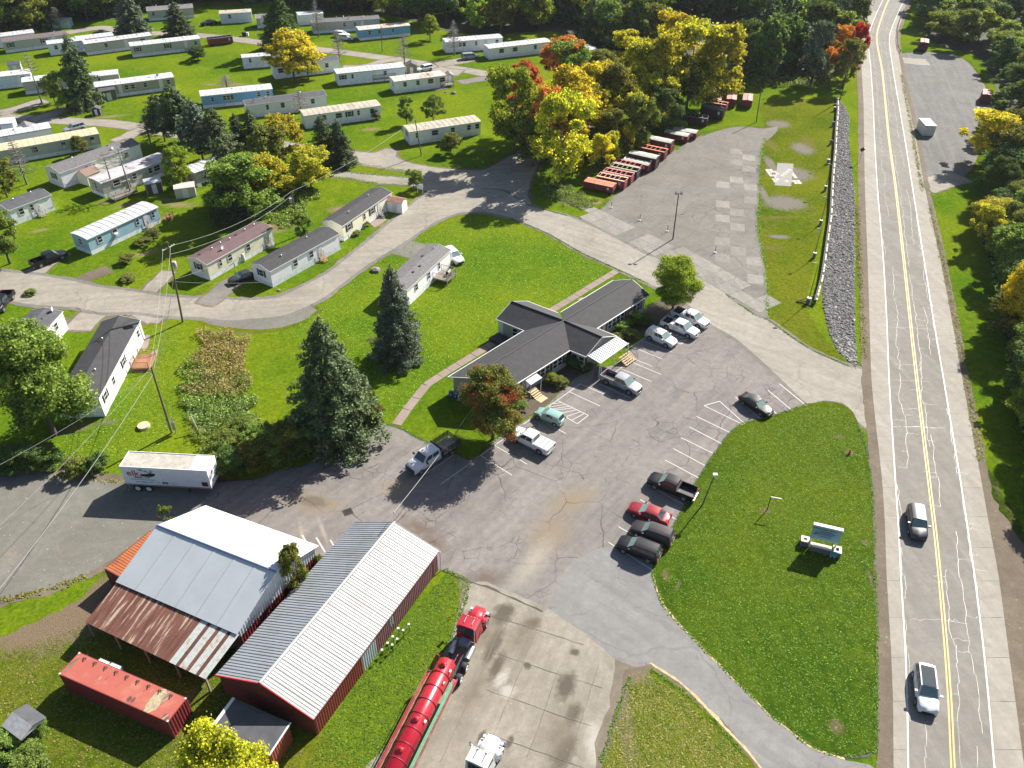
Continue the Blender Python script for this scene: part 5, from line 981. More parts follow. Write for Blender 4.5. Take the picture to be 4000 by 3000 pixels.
        MB().box(-.05,.05,-.06,.06,0,.06).build('roof_beacon', M('amber',(.6,.25,.02),.3) if 'amber' not in bpy.data.materials else bpy.data.materials['amber'], ro, loc=(ct[0]+.45,0,rz_)) if bed in ('plain','rack') else None
    if clutter:
        for k in range(16):
            x = rr.uniform(-1.9,-.8); y = rr.uniform(-.6,.6); MB().tube([(x,y,1.5),(x+rr.uniform(-.3,.3),y+rr.uniform(-.3,.3),1.6),(x+rr.uniform(-.4,.4),y+rr.uniform(-.4,.4),1.5)], .03, 4).build('strap', (WHITE,BLACK)[k%2], r)
    return r
PW, PS, PG = paint('white_car_paint',(.60,.61,.62)), paint('silver_car_paint',(.30,.31,.33),.5), paint('grey_car_paint',(.045,.047,.05),.5)
PB, PR, PT, PU = paint('black_car_paint',(.007,.008,.01)), paint('red_car_paint',(.22,.012,.022),.2), paint('mint_car_paint',(.22,.37,.33),.2), paint('plum_grey_car_paint',(.035,.028,.032),.4)
CG1 = 'vehicles parked by the office'; CG2 = 'vehicles parked along the lawn edge'; CG3 = 'vehicles in the home park'; CG4 = 'cars on the highway'
car('pickup',(2770,1272),(2628,1212),PW,'white pickup with dark load in its bed, nearest the side road',CG1,bed='rack')
car('pickup',(2728,1308),(2588,1250),PW,'white pickup with black bed between the other pickup and the white suv',CG1,bed='rack')
car('suv',(2642,1345),(2527,1292),PW,'white suv parked beside the two white pickups, over a painted hatch',CG1,rack=True)
car('pickup',(2502,1527),(2354,1460),PS,'silver pickup with sunroof in front of the striped entry awning',CG1,sunroof=True)
car('hatch',(2098,1603),(2197,1645),PT,'mint green hatchback beside the hatched bay',CG1)
car('pickup',(2003,1684),(2154,1757),PW,'white pickup with a grey folding bed cover and sunroof',CG1,bed='cover',sunroof=True)
car('sedan',(3008,1612),(2902,1544),PB,'black sedan with glossy roof, alone near the lawn tip',CG2)
car('pickup',(2540,1865),(2716,1935),PB,'black pickup with an empty open bed facing the office',CG2)
car('sedan',(2466,1977),(2608,2030),PR,'dark red sedan parked beside the black pickup',CG2)
car('suv',(2477,2055),(2620,2107),PU,'plum-grey car with straps and gear over its rear window',CG2,clutter=True)
car('suv',(2417,2112),(2575,2172),PB,'black suv at the near end of the parked row',CG2,rack=True)
car('suv',(3590,2095),(3575,1990),PG,'dark grey suv driving towards the camera, farther down the road',CG4,name='moving_suv')
car('suv',(3626,2768),(3609,2618),PW,'white suv with black glass roof driving towards the camera',CG4,roofglass=True,name='moving_suv')
car('pickup',(243,990),(135,1030),PB,'black pickup parked at the roadside by the sky-blue home',CG3)
car('sedan',(915,1090),(985,1066),PG,'dark grey sedan tucked behind the black-roofed white home',CG3)
car('suv',(1790,1015),(1755,985),PW,'white suv half hidden by the upper end of the speckled-roof home',CG3)
car('suv',(255,510),(325,491),PS,'silver suv parked on grass by the yellow-roofed home',CG3)
car('suv',(1632,274),(1685,262),PW,'white suv on the gravel by the brown shed',CG3); car('van',(1862,218),(1812,222),PS,'silver minivan on the asphalt drive before the blue-grey porch home',CG3)
car('suv',(1372,148),(1330,146),PW,'white camper van parked left of the bright blue home',CG3); car('suv',(1350,136),(1322,133),PW,'white car behind the camper van by the blue home',CG3)
car('sedan',(368,128),(418,128),PB,'dark car parked behind the bluish home, upper left',CG3); car('sedan',(790,92),(838,84),PB,'black car on the grass under the trees at the top left',CG3)
car('pickup',(-10,1200),(20,1160),PB,'black vehicle cut off by the left edge of the picture',CG3)
# stake-bed truck
F, B = P(1590,1843,.8), P(1770,1722,1.0); d = F-B; rot = atan2(d.y,d.x); c = B+d*.5
tr = empty('stake_truck', (c.x,c.y,0), rot, 'white crew-cab truck with black stake-sided flatbed near the pathway', 'truck')
def cabform(r, x0, x1, hood, w, zb, belt, roof, pm, wb_=.9):
    loft([(x0,[(w*.92,zb),(w,zb+.2),(w,belt*.7),(w*.98,belt-.08),(w*.9,belt),(0,belt+.02)]),(x1-.02,[(w*.92,zb),(w,zb+.2),(w,belt*.7),(w*.98,belt-.08),(w*.9,belt),(0,belt+.02)]),(x1+hood*.6,[(w*.92,zb),(w,zb+.2),(w*.98,belt*.65),(w*.95,belt-.18),(w*.82,belt-.06),(0,belt)]),(x1+hood,[(w*.84,zb),(w*.9,zb+.2),(w*.9,belt*.6),(w*.86,belt-.3),(w*.72,belt-.2),(0,belt-.14)])]).build('body', pm, r)
    b_ = [(x0,-w*wb_,belt),(x1,-w*wb_,belt),(x1,w*wb_,belt),(x0,w*wb_,belt)]; t_ = [(x0+.08,-w*.78,roof),(x1-.75,-w*.78,roof),(x1-.75,w*.78,roof),(x0+.08,w*.78,roof)]; MB().hexa(b_, t_).build('cabin', pm, r)
    a, b, c_, d_ = map(Vector, (b_[1],b_[2],t_[2],t_[1])); n = (b-a).cross(d_-a).normalized(); MB().slab([tuple(a.lerp(b,u).lerp(d_.lerp(c_,u),v)+n*.015) for u, v in ((.05,.1),(.95,.1),(.93,.93),(.07,.93))], .005).build('windshield', CARGLASS, r)
    for q in ((b_[0],b_[1],t_[1],t_[0]),(b_[2],b_[3],t_[3],t_[2])):
        a, b, c_, d_ = map(Vector, q); n = (b-a).cross(d_-a).normalized()
        for u0, u1 in ((.08,.46),(.52,.9)): MB().slab([tuple(a.lerp(b,u).lerp(d_.lerp(c_,u),v)+n*.012) for u, v in ((u0,.15),(u1,.15),(u1,.85),(u0,.85))], .005).build('side_window', CARGLASS, r)
    return b_, t_
cabform(tr, -.9, 1.9, 1.35, 1.0, .5, 1.35, 2.05, PW)
MB().box(3.2,3.32,-.8,.8,.55,1.15).build('grille', BLACK, tr); MB().box(3.25,3.42,-.95,.95,.42,.62).build('bumper', CHROME, tr)
MB().box(-3.9,-1.0,-1.15,1.15,.85,1.0).build('bed', BLACK, tr); MB().box(-3.85,-1.05,-1.1,1.1,1.0,1.02).build('bed_floor', M('worn_plywood',(.28,.25,.21),.8,var=.3,sc=2,dirt=(.45,.4,.3)), tr)
for s_ in (-1,1):
    for z in (1.15,1.32,1.49,1.66,1.83): MB().box(-3.9,-1.05,s_*1.12-.02,s_*1.12+.02,z,z+.09).build('slat', BLACK, tr)
    for x in (-3.85,-3.2,-2.55,-1.9,-1.1): MB().box(x-.03,x+.03,s_*1.15-.03,s_*1.15+.03,.95,1.98).build('stake', BLACK, tr)
for z in (1.15,1.35,1.55,1.75): MB().box(-3.94,-3.9,-1.1,1.1,z,z+.1).build('slat', BLACK, tr)
MB().box(-1.04,-.96,-1.12,1.12,1.0,2.15).build('headboard', BLACK, tr)
for x in (2.35,-2.6):
    for s_ in (-1,1): o = inst('wheel', WHM[.42][0], tr, loc=(x,s_*.92,.42), rz=0 if s_<0 else pi); inst('rim', WHM[.42][1], o)
for s_ in (-1,1): MB().box(-.08,.08,-.13,.13,0,.28).build('mirror', BLACK, tr, loc=(1.55,s_*1.25,1.45))
for k in range(5): MB().box(-.05,.05,-.04,.04,0,.04).build('marker_light', bpy.data.materials['amber'], tr, loc=(1.05,-.5+.25*k,2.05))

# box trailer with the elk lettering
A, B = P(465,1821,4.0), P(806,1839,4.0); d = B-A; rot = atan2(d.y,d.x); L = 10.1
tl = empty('box_trailer', (A.x,A.y,0), rot, 'long white box trailer with red elk lettering parked on the gravel', 'trailer'); W = 2.55
TW = M('trailer_white', (.72,.75,.80), .4, var=.05, dirt=(.62,.65,.69))
MB().box(0,L,0,.04,1.15,3.9).build('side_wall', TW, tl); MB().box(0,L,W-.04,W,1.15,3.9).build('side_wall', TW, tl); MB().box(L-.04,L,.04,W-.04,1.15,3.9).build('front_wall', TW, tl); MB().box(0,.04,.04,W-.04,1.15,3.9).build('rear_door', TW, tl)
MB().box(-.03,L+.02,-.03,.05,3.9,4.0).box(-.03,L+.02,W-.05,W+.03,3.9,4.0).box(-.03,.06,.05,W-.05,3.9,4.0).box(L-.06,L+.02,.05,W-.05,3.9,4.0).build('top_rail', TRIM, tl)
MB().box(.06,8.0,.05,W-.05,3.86,3.93).build('roof', M('grimy_roof',(.34,.32,.28),.75,var=.2,sc=1.6,dirt=(.45,.43,.38)), tl); MB().box(8.0,L-.06,.05,W-.05,3.86,3.95).build('roof', WHITE, tl)
for k in range(14): MB().box(.4+k*.54,.46+k*.54,.06,W-.06,3.93,3.945).build('roof_bow', bpy.data.materials['grimy_roof'], tl)
MB().box(-.01,L,-.025,.0,1.1,1.3).box(-.01,L,W,W+.025,1.1,1.3).build('lower_rail', STEEL, tl); MB().box(.2,L-.2,.7,.9,.9,1.15).box(.2,L-.2,1.65,1.85,.9,1.15).build('chassis', DARKM, tl)
for x in (1.2,2.5):
    for s_, y in ((-1,.18),(1,W-.18)):
        o = inst('wheel', WHM[.42][0], tl, loc=(x,y,.5), rz=0 if s_<0 else pi, sc=(1.2,1.2,1.2)); inst('rim', WHM[.42][1], o, WHITE)
for y in (.5,W-.5): MB().box(7.0,7.12,y-.05,y+.05,.0,1.0).box(6.9,7.22,y-.14,y+.14,0,.04).build('landing_leg', DARKM, tl)
MB().box(.1,.3,.1,W-.1,.5,1.1).build('rear_guard', STEEL, tl)
def text(s, size, m, parent, loc, rot, ext=.004, bold=0, xs=1.0):
    cu = bpy.data.curves.new('lettering', 'FONT'); cu.body = s; cu.size = size; cu.extrude = ext; cu.offset = bold; cu.materials.append(m)
    tmp = bpy.data.objects.new('tmp', cu); COL.objects.link(tmp); bpy.context.view_layer.update(); me = bpy.data.meshes.new_from_object(tmp.evaluated_get(bpy.context.evaluated_depsgraph_get()))
    bpy.data.objects.remove(tmp); me.name = 'lettering'; o = inst('lettering', me, parent); o.location = loc; o.rotation_euler = rot; o.scale = (xs,1,1); return o
TRED = M('logo_red', (.42,.015,.04), .5, var=0); TBLK = M('logo_black', (.012,.014,.03), .5, var=0); TBLU = M('print_blue_grey', (.12,.17,.24), .6, var=0)
SR = (pi/2,0,0)
text('elk', 1.2, TRED, tl, (.55,-.012,2.62), SR, bold=.018, xs=1.05); text('800.851.7156', .34, TBLK, tl, (1.35,-.012,2.28), SR, bold=.008); text('Environmental Services', .30, TBLU, tl, (.85,-.012,1.98), SR)
text('www.elkenv.com', .30, TBLU, tl, (1.35,-.012,1.60), SR, bold=.004)
hd = MB()                                   # elk head silhouette with antlers
hp = [(0,.0),(.15,-.22),(1.5,-.30),(2.0,-.12),(2.25,.18),(2.15,.28),(1.4,.26),(1.15,.20),(.55,.12),(.1,.14)]
hd.add([(2.1+x*.82,-.014,2.82+z) for x, z in hp], [tuple(range(len(hp)))])
for br in ([(1.5,.25),(1.1,.5),(.5,.62),(-.2,.9)],[(1.1,.5),(.9,.78)],[(.5,.62),(.25,.98)],[(.3,.70),(-.1,.60)],[(1.5,.25),(1.55,.7)],[(1.6,.25),(1.8,.7),(1.75,.85)],[(1.7,.45),(2.0,.6)]):
    for (x0,z0),(x1,z1) in zip(br, br[1:]):
        dx, dz = x1-x0, z1-z0; l = hypot(dx,dz); nx, nz = -dz/l*.045, dx/l*.045
        hd.add([(2.1+.82*(x0+nx),-.016,2.82+z0+nz),(2.1+.82*(x0-nx),-.016,2.82+z0-nz),(2.1+.82*(x1-nx*.6),-.016,2.82+z1-nz*.6),(2.1+.82*(x1+nx*.6),-.016,2.82+z1+nz*.6)],[(0,1,2,3)])
hd.build('elk_logo', TBLK, tl)
for i, x in enumerate((3.9,4.6,4.95,5.55,5.95)):   # placard diamonds
    q = MB(); r0 = .26
    if i in (1,2): q.add([(x,-.014,1.42),(x+r0,-.014,1.68),(x,-.014,1.94),(x-r0,-.014,1.68)],[(0,1,2,3)])
    else:
        for a in range(4):
            p0 = (x+r0*cos(pi/2*a), 1.68+r0*sin(pi/2*a)); p1 = (x+r0*cos(pi/2*(a+1)), 1.68+r0*sin(pi/2*(a+1))); q.tube([(p0[0],-.012,p0[1]),(p1[0],-.012,p1[1])], .014, 3)
    q.build('placard', TBLU, tl)
MB().slab([(L-1.0,-.012,1.5),(L-.3,-.012,1.5),(L-.3,-.012,2.15),(L-1.0,-.012,2.15)], .001).build('brown_panel', M('brown_vinyl',(.09,.045,.035),.6), tl)
for k in range(3): MB().slab([(L+.012,.5+k*.5,1.9),(L+.012,.75+k*.5,1.65),(L+.012,1.0+k*.5,1.9),(L+.012,.75+k*.5,2.15)], .001).build('placard', TBLU, tl)
text('elk', .6, TRED, tl, (L+.01,.55,2.75), (pi/2,0,pi/2), bold=.02); MB().slab([(L+.012,1.5,2.8),(L+.012,2.2,2.85),(L+.012,2.3,3.05),(L+.012,1.6,3.0)],.001).build('elk_logo', TBLK, tl)

# red tanker and the two tractors
H0, T0 = P(1746,2580,2.6), P(1538,2991,2.6); d = (H0-T0).normalized(); rot = atan2(d.y,d.x)
TR = M('tanker_red', (.36,.008,.02), .3, metal=.1, var=.05, sc=1, coat=.5); TRD = M('tanker_dull_red', (.34,.05,.06), .55, var=.15, dirt=(.42,.2,.2)); HOSE = M('green_hose', (.14,.34,.20), .6, var=.2)
tk = empty('tanker_trailer', (H0.x,H0.y,0), rot, 'red cylindrical tanker trailer with ring bands and green hoses in side trays', 'trailer')
TLn = 13.5; R0 = .86; zc = 2.15
pts = [(0.25,0,zc),(.2,0,zc),(0,0,zc),(-TLn,0,zc),(-TLn-.25,0,zc)]; MB().tube(pts, [.1,R0*.75,R0,R0,R0*.5], 28).build('tank', TR, tk)
for k in range(9): x = -1.45-k*1.42; MB().tube([(x-.035,0,zc),(x+.035,0,zc)], R0+.05, 28, True).build('ring_band', M('band_dark_red',(.22,.012,.02),.5) if k == 0 else bpy.data.materials['band_dark_red'], tk)
for k, x in enumerate((-.75,-6.4,-9.3)):
    m_ = MB().tube([(x,0,zc+R0-.05),(x,0,zc+R0+.12),(x,0,zc+R0+.14),(x,0,zc+R0+.3)], [.30,.30,.24,.08], 16); 
    for a in range(6): m_.tube([(x+cos(a*pi/3)*.3,sin(a*pi/3)*.3,zc+R0+.02),(x+cos(a*pi/3)*.34,sin(a*pi/3)*.34,zc+R0+.16)], .035, 5)
    m_.build('manhole', TR, tk)
for s_ in (-1,1):
    y0, y1 = s_*.95, s_*1.42; ya, yb = min(y0,y1), max(y0,y1)
    MB().box(-TLn,-.9,ya,yb,1.5,1.55).build('hose_tray', TRD, tk); MB().box(-TLn,-.9,(yb if s_ > 0 else ya)-.02,(yb if s_ > 0 else ya)+.02,1.5,1.85).build('tray_side', TRD, tk)
    for j in range(4): MB().tube([(-1.2-.2*j,s_*(1.0+.09*j),1.62),(-4,s_*(1.02+.09*j),1.60),(-8,s_*(1.0+.1*j),1.61),(-TLn+.3,s_*(1.0+.09*j),1.6)], .042, 6).build('hose', HOSE if s_ < 0 else M('tan_hose',(.25,.17,.08),.7) if j == 0 else (HOSE if s_ < 0 else bpy.data.materials['tan_hose']), tk)
for s_ in (1,): MB().tube([(-.9,s_*1.42,1.85),(-TLn,s_*1.42,1.85)], .03, 5).tube([(-.9,s_*1.42,2.2),(-TLn,s_*1.42,2.2)], .03, 5).build('hand_rail', TRD, tk)
MB().box(-TLn,-.5,-.45,-.3,1.0,1.35).box(-TLn,-.5,.3,.45,1.0,1.35).build('chassis', DARKM, tk); MB().tube([(-.3,.9,1.6),(-.2,1.15,2.6),(.0,1.0,3.1),(.1,.8,2.7)], .06, 6).build('boom_arm', TR, tk)
for k in range(5): x = -1.1-k*.1; MB().slab([(x-1.2*k,-.88+.1*(k%2),zc+.62),(x-1.2*k+.25,-.86,zc+.62),(x-1.2*k+.25,-.70,zc+.72),(x-1.2*k,-.72,zc+.72)], .01).build('decal', WHITE, tk) if k in (0,1,4) else None
for x in (-11.2,-12.5):
    for s_ in (-1,1): o = inst('wheel', WHM[.42][0], tk, loc=(x,s_*1.05,.5), rz=0 if s_<0 else pi, sc=(1.2,1.4,1.2)); inst('rim', WHM[.42][1], o)
def tractor(loc, rot, pm, label, cabonly=False):
    r = empty('semi_truck', loc, rot, label, 'truck', 'heavy trucks on the concrete apron'); w = 1.0
    MB().box(-5.6,2.6,-.42,-.28,.75,1.0).box(-5.6,2.6,.28,.42,.75,1.0).box(-5.2,-4.0,-.5,.5,.98,1.02).build('chassis', DARKM, r)
    MB().hexa([(-1.0,-1.05,.9),(.6,-1.05,.9),(.6,1.05,.9),(-1.0,1.05,.9)],[(-.95,-.95,2.85),(.25,-.95,2.85),(.25,.95,2.85),(-.95,.95,2.85)]).build('cabin', pm, r)
    rf = MB(); vs = [(x,v*.97,2.84+.09*(1-v**4)) for x in (-.98,-.4,.33) for v in (-1,-.6,0,.6,1)]; rf.add(vs, [(i*5+j,(i+1)*5+j,(i+1)*5+j+1,i*5+j+1) for i in range(2) for j in range(4)], True); ro = rf.build('roof', pm, r)
    loft([(.55,[(.62,.85),(.8,1.1),(.82,1.6),(.76,1.85),(.55,1.98),(0,2.03)]),(1.6,[(.58,.85),(.72,1.1),(.74,1.5),(.66,1.75),(.45,1.86),(0,1.9)]),(2.45,[(.5,.8),(.6,1.0),(.6,1.4),(.52,1.6),(.36,1.68),(0,1.72)])]).build('hood', pm, r)
    MB().box(2.44,2.56,-.5,.5,.85,1.6).build('grille', CHROME, r); MB().box(2.45,2.75,-1.05,1.05,.4,.75).build('bumper', CHROME, r)
    for s_ in (-1,1):
        vs = []
        for k in range(9): a = pi*k/8; vs += [(1.65+cos(a)*.68, s_*.62, .52+sin(a)*.66), (1.65+cos(a)*.68, s_*1.08, .52+sin(a)*.62)]
        MB().add(vs, [(2*k,2*k+1,2*k+3,2*k+2) for k in range(8)], True).build('fender', pm, r)
        o = inst('wheel', WHM[.42][0], r, loc=(1.65,s_*.92,.5), rz=0 if s_<0 else pi, sc=(1.2,1.3,1.2)); inst('rim', WHM[.42][1], o, WHITE)
        for x in (-3.6,-4.9): o = inst('wheel', WHM[.42][0], r, loc=(x,s_*.9,.5), rz=0 if s_<0 else pi, sc=(1.2,2.2,1.2)); inst('rim', WHM[.42][1], o, WHITE)
        MB().box(-.06,.06,-.12,.12,0,.55).build('mirror', CHROME, r, loc=(.75,s_*1.42,1.75)); MB().tube([(.55,s_*1.0,2.2),(.75,s_*1.4,2.25)], .025, 5).tube([(.55,s_*1.0,1.7),(.75,s_*1.4,1.8)], .025, 5).build('mirror_arm', CHROME, r)
        MB().tube([(-2.9,s_*.85,.75),(-1.5,s_*.85,.75)], .32, 14).build('fuel_tank', STEEL, r); MB().box(1.9,2.15,-.12,.12,0,.22).build('headlight', HEADL, r, loc=(.25,s_*.82,1.15))
        MB().slab([(-.8,s_*.985,1.75),(.35,s_*1.0,1.75),(.22,s_*.972,2.6),(-.8,s_*.968,2.6)][::int(-s_)], .01).build('side_window', CARGLASS, r)
        MB().tube([(-.6,s_*.4,2.96),(.15,s_*.4,2.96)], .05, 6).tube([(.15,s_*.4,2.96),(.2,s_*.4,2.96)], .09, 8).build('air_horn', CHROME, ro)
    a, b, c_, d_ = [Vector(v) for v in ((.6,-1.05,.9),(.6,1.05,.9),(.25,.95,2.85),(.25,-.95,2.85))]; n = (b-a).cross(d_-a).normalized(); MB().slab([tuple(a.lerp(b,u).lerp(d_.lerp(c_,u),v)+n*.02) for u, v in ((.06,.6),(.94,.6),(.93,.94),(.07,.94))], .01).build('windshield', CARGLASS, r)
    MB().box(-1.02,-.975,-.75,.75,1.75,2.6).build('rear_window', CARGLASS, r); MB().box(-1.9,-1.2,-.55,.4,1.0,1.55).build('tool_box', M('blue_grey_box',(.16,.2,.25),.5) if 'blue_grey_box' not in bpy.data.materials else bpy.data.materials['blue_grey_box'], r)
    MB().tube([(-1.15,-.9,.9),(-1.15,-.9,3.1)], .07, 8).build('exhaust_stack', CHROME, r)
    for k in range(5): MB().box(-.04,.04,-.05,.05,0,.05).build('marker_light', bpy.data.materials['amber'], ro, loc=(.28,-.6+.3*k,2.9))
    MB().tube([(-3.0,0,1.3),(-3.9,0,1.35)], .05, 6).build('air_line', TR if pm is not PW else BLACK, r)
    return r
c = P(1800,2478,1.2); q = P(1815,2455,1.5)
hx = H0+d*4.6; tractor((P(1838,2455,1.4).x, P(1838,2455,1.4).y,0), rot+R(0), paint('truck_red',(.36,.02,.035),.1), 'red truck tractor coupled to the red tanker trailer')
c = P(1880,2965,2.0); tractor((c.x,c.y,0), rot-R(4), PW, 'white truck tractor cut off by the bottom edge of the picture')

# ------------------------------------------------------------------ roll-off dumpsters
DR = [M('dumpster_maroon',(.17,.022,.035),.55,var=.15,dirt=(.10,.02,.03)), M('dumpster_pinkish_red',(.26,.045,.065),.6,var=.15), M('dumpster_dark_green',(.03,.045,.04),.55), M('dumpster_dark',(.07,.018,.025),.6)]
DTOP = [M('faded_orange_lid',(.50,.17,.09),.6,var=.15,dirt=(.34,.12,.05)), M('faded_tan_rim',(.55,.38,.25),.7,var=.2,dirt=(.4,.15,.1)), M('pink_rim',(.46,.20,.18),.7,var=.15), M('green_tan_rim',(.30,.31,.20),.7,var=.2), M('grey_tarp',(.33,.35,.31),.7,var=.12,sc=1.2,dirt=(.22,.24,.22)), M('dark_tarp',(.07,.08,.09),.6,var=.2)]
def dumpster(pL, pR, h, body, top, kind, label, W=2.35, L=None, tp=None):
    A, B = P(*pL, h), P(*pR, h); d = B-A; Lx = L or max(5.4, hypot(d.x,d.y)); rot = atan2(d.y,d.x); c = (A+B)/2; r = empty('dumpster', (c.x,c.y,0), rot, label, 'dumpster', 'red roll-off dumpsters'); a = Lx/2; w = W/2
    m_ = MB().box(-a,a,-w,-w+.07,.3,h).box(-a,a,w-.07,w,.3,h).box(-a,-a+.07,-w+.07,w-.07,.3,h).box(-a+.07,a-.07,-w+.07,w-.07,.3,.4); m_.build('body', body, r)
    MB().box(a-.08,a,-w+.07,w-.07,.3,h-.02).box(a,a+.05,-w+.2,-w+.3,.35,h-.1).box(a,a+.05,w-.3,w-.2,.35,h-.1).box(a,a+.05,-w+.3,w-.3,h*.6,h*.6+.1).build('tailgate', body, r)
    rb = MB()
    for k in range(int(Lx/.62)): x = -a+.2+k*.62; rb.box(x,x+.09,-w-.06,-w,.35,h-.08).box(x,x+.09,w,w+.06,.35,h-.08)
    rb.build('side_ribs', body, r)['kind'] = 'stuff'; MB().tube([(-a,-w,h),(a,-w,h),(a,w,h),(-a,w,h),(-a,-w,h)], .06, 4).build('rim', top if kind == 'open' else body, r)
    for x in (-a+.5,a-.5):
        for s_ in (-1,1): MB().tube([(x,s_*.75-.06,.15),(x,s_*.75+.06,.15)], .15, 10).build('roller', DARKM, r)
    MB().box(-a,a,-.6,-.5,.1,.3).box(-a,a,.5,.6,.1,.3).build('skid', DARKM, r)
    if kind == 'open':
        n = 5
        for k in range(n):
            x = -a+.5+k*(Lx-1.0)/n; MB().box(x,x+.12,-w,w,h-.02,h+.08).build('crossbar', top, r); MB().tube([(x+.06,-w+.4,h+.05),(x+.3,w-.3,h+.32)], .035, 4).build('lid_arm', top, r)
        MB().box(-a+.07,a-.07,-w+.07,w-.07,h-.65,h-.6).build('load', M('load_brown',(.2,.09,.06),.8,var=.3) if 'load_brown' not in bpy.data.materials else bpy.data.materials['load_brown'], r)
        for s_ in (-1,1): MB().box(-a+.05,a-.05,min(s_*w,s_*(w-.42)),max(s_*w,s_*(w-.42)),h+.0,h+.05).build('lid_rim', top, r)
    elif kind == 'lid':
        for j in (-1,1):
            for k in range(3):
                x = -a+k*Lx/3; m2 = MB(); z0, z1 = h+.03, h+.16; y0, y1 = (-w,-.05) if j < 0 else (.05,w); zz = (z0,z1) if j < 0 else (z1,z0); m2.slab([(x+.03,y0,zz[0]),(x+Lx/3-.03,y0,zz[0]),(x+Lx/3-.03,y1,zz[1]),(x+.03,y1,zz[1])], .04); m2.build('lid', top, r)
    elif kind == 'tarp':
        n = 12; vs = []; 
        for i in range(n+1):
            x = -a+i*Lx/n
            for j in range(7): v = j/6*2-1; vs.append((x, v*w, h+.04+.20*(1-v*v)*(.75+.25*cos(i*pi))+.02*sin(i*1.7+j)))
        MB().add(vs, [(i*7+j,(i+1)*7+j,(i+1)*7+j+1,i*7+j+1) for i in range(n) for j in range(6)], True).build('tarp', top, r)
        for i in range(0, n+1, 2): x = -a+i*Lx/n; MB().tube([(x,-w,h-.02),(x,-w,h-.35)], .015, 3).tube([(x,w,h-.02),(x,w,h-.35)], .015, 3).build('strap', BLACK, r)
    if tp:
        MB().box(-a+1.6,-a+3.0,-w-.07,-w-.062,h*.45,h*.8).build('sticker', WHITE, r)
    MB().box(a-1.2,a-.75,-w-.07,-w-.062,h*.55,h*.85).build('sticker', WHITE, r)
    return r
row = [((2289,700),(2402,724),1.6,0,0,'lid','nearest dumpster of the row, with faded orange lids'),((2338,680),(2447,702),1.9,1,1,'open','second dumpster from the near end, tan open frame'),((2362,661),(2472,683),1.9,1,2,'open','third dumpster from the near end, pinkish open frame'),((2386,642),(2495,664),1.9,2,3,'open','dark green dumpster with olive rim in the red row'),
 ((2400,625),(2505,647),1.9,1,2,'open','pink-rimmed open dumpster just beyond the dark green one'),((2440,618),(2541,641),1.7,0,4,'tarp','low dumpster with grey tarp before the tall tarped one'),((2464,592),(2570,615),2.5,3,4,'tarp','tall dark dumpster with grey tarp in the middle of the row'),((2502,568),(2603,589),1.9,0,0,'open','open orange-framed dumpster between two tall tarped ones'),
 ((2527,533),(2628,554),2.5,0,4,'tarp','tall maroon dumpster with pale tarp at the far end of the row'),((2600,511),(2692,529),1.5,0,4,'tarp','low dumpster half tarped, set apart beyond the row'),((2634,501),(2724,516),1.5,0,4,'tarp','farthest low tarped dumpster, in tree shade'),
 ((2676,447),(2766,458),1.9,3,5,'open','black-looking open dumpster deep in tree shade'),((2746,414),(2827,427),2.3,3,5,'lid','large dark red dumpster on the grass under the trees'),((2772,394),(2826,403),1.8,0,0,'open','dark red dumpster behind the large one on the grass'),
 ((2798,368),(2799,386),1.8,0,2,'lid','small red dumpster seen end-on beside the shrubs'),((2861,365),(2858,386),2.0,0,2,'lid','middle end-on red dumpster standing alone on the grass'),((2923,369),(2920,390),2.0,0,2,'lid','rightmost end-on red dumpster on the grass near the pole')]
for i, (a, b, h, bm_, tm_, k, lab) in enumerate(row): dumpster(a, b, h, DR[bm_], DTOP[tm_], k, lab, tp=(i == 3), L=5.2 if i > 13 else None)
dumpster((809,150),(904,139),2.0,DR[0],DTOP[5],'open','red dumpster on the lane between the mobile homes')
dumpster((3613,146),(3612,172),2.6,DR[3],DTOP[2],'lid','rust-topped brown dumpster seen end-on near the right guardrail',L=4.6)
dumpster((3860,349),(3858,372),2.2,DR[0],DTOP[2],'lid','maroon dumpster at the tree edge of the gravel lot',L=4.6)
c = P(3624,478,2.4); wb = empty('storage_box', (c.x,c.y,0), R(86), 'white steel storage box on the gravel lot right of the highway', 'storage box'); PWB = M('storage_box_side',(.50,.53,.50),.6,var=.1,dirt=(.35,.37,.34))
for a, b in (((-2.4,-1.2),(2.4,-1.2)),((2.4,-1.2),(2.4,1.2)),((2.4,1.2),(-2.4,1.2)),((-2.4,1.2),(-2.4,-1.2))): corr_wall(MB(), a, b, .1, 2.42, pitch=.6).build('side_panel', PWB, wb)
MB().box(-2.45,2.45,-1.25,1.25,2.42,2.5).build('roof', WROOF, wb); MB().box(-2.46,-2.41,-.6,.6,.15,2.2).build('door', PWB, wb)
d_ = empty('trash_bins', P(955,140), 0, 'black and white clutter on the shaded lane beside the red dumpster', 'bins'); MB().hexa([(-.5,-.4,0),(.5,-.4,0),(.5,.4,0),(-.5,.4,0)],[(-.6,-.45,1.1),(.5,-.5,1.0),(.55,.5,1.05),(-.5,.5,1.1)]).build('bin', BLACK, d_); MB().box(.7,1.3,-.3,.3,0,1.0).build('bin', WHITE, d_)

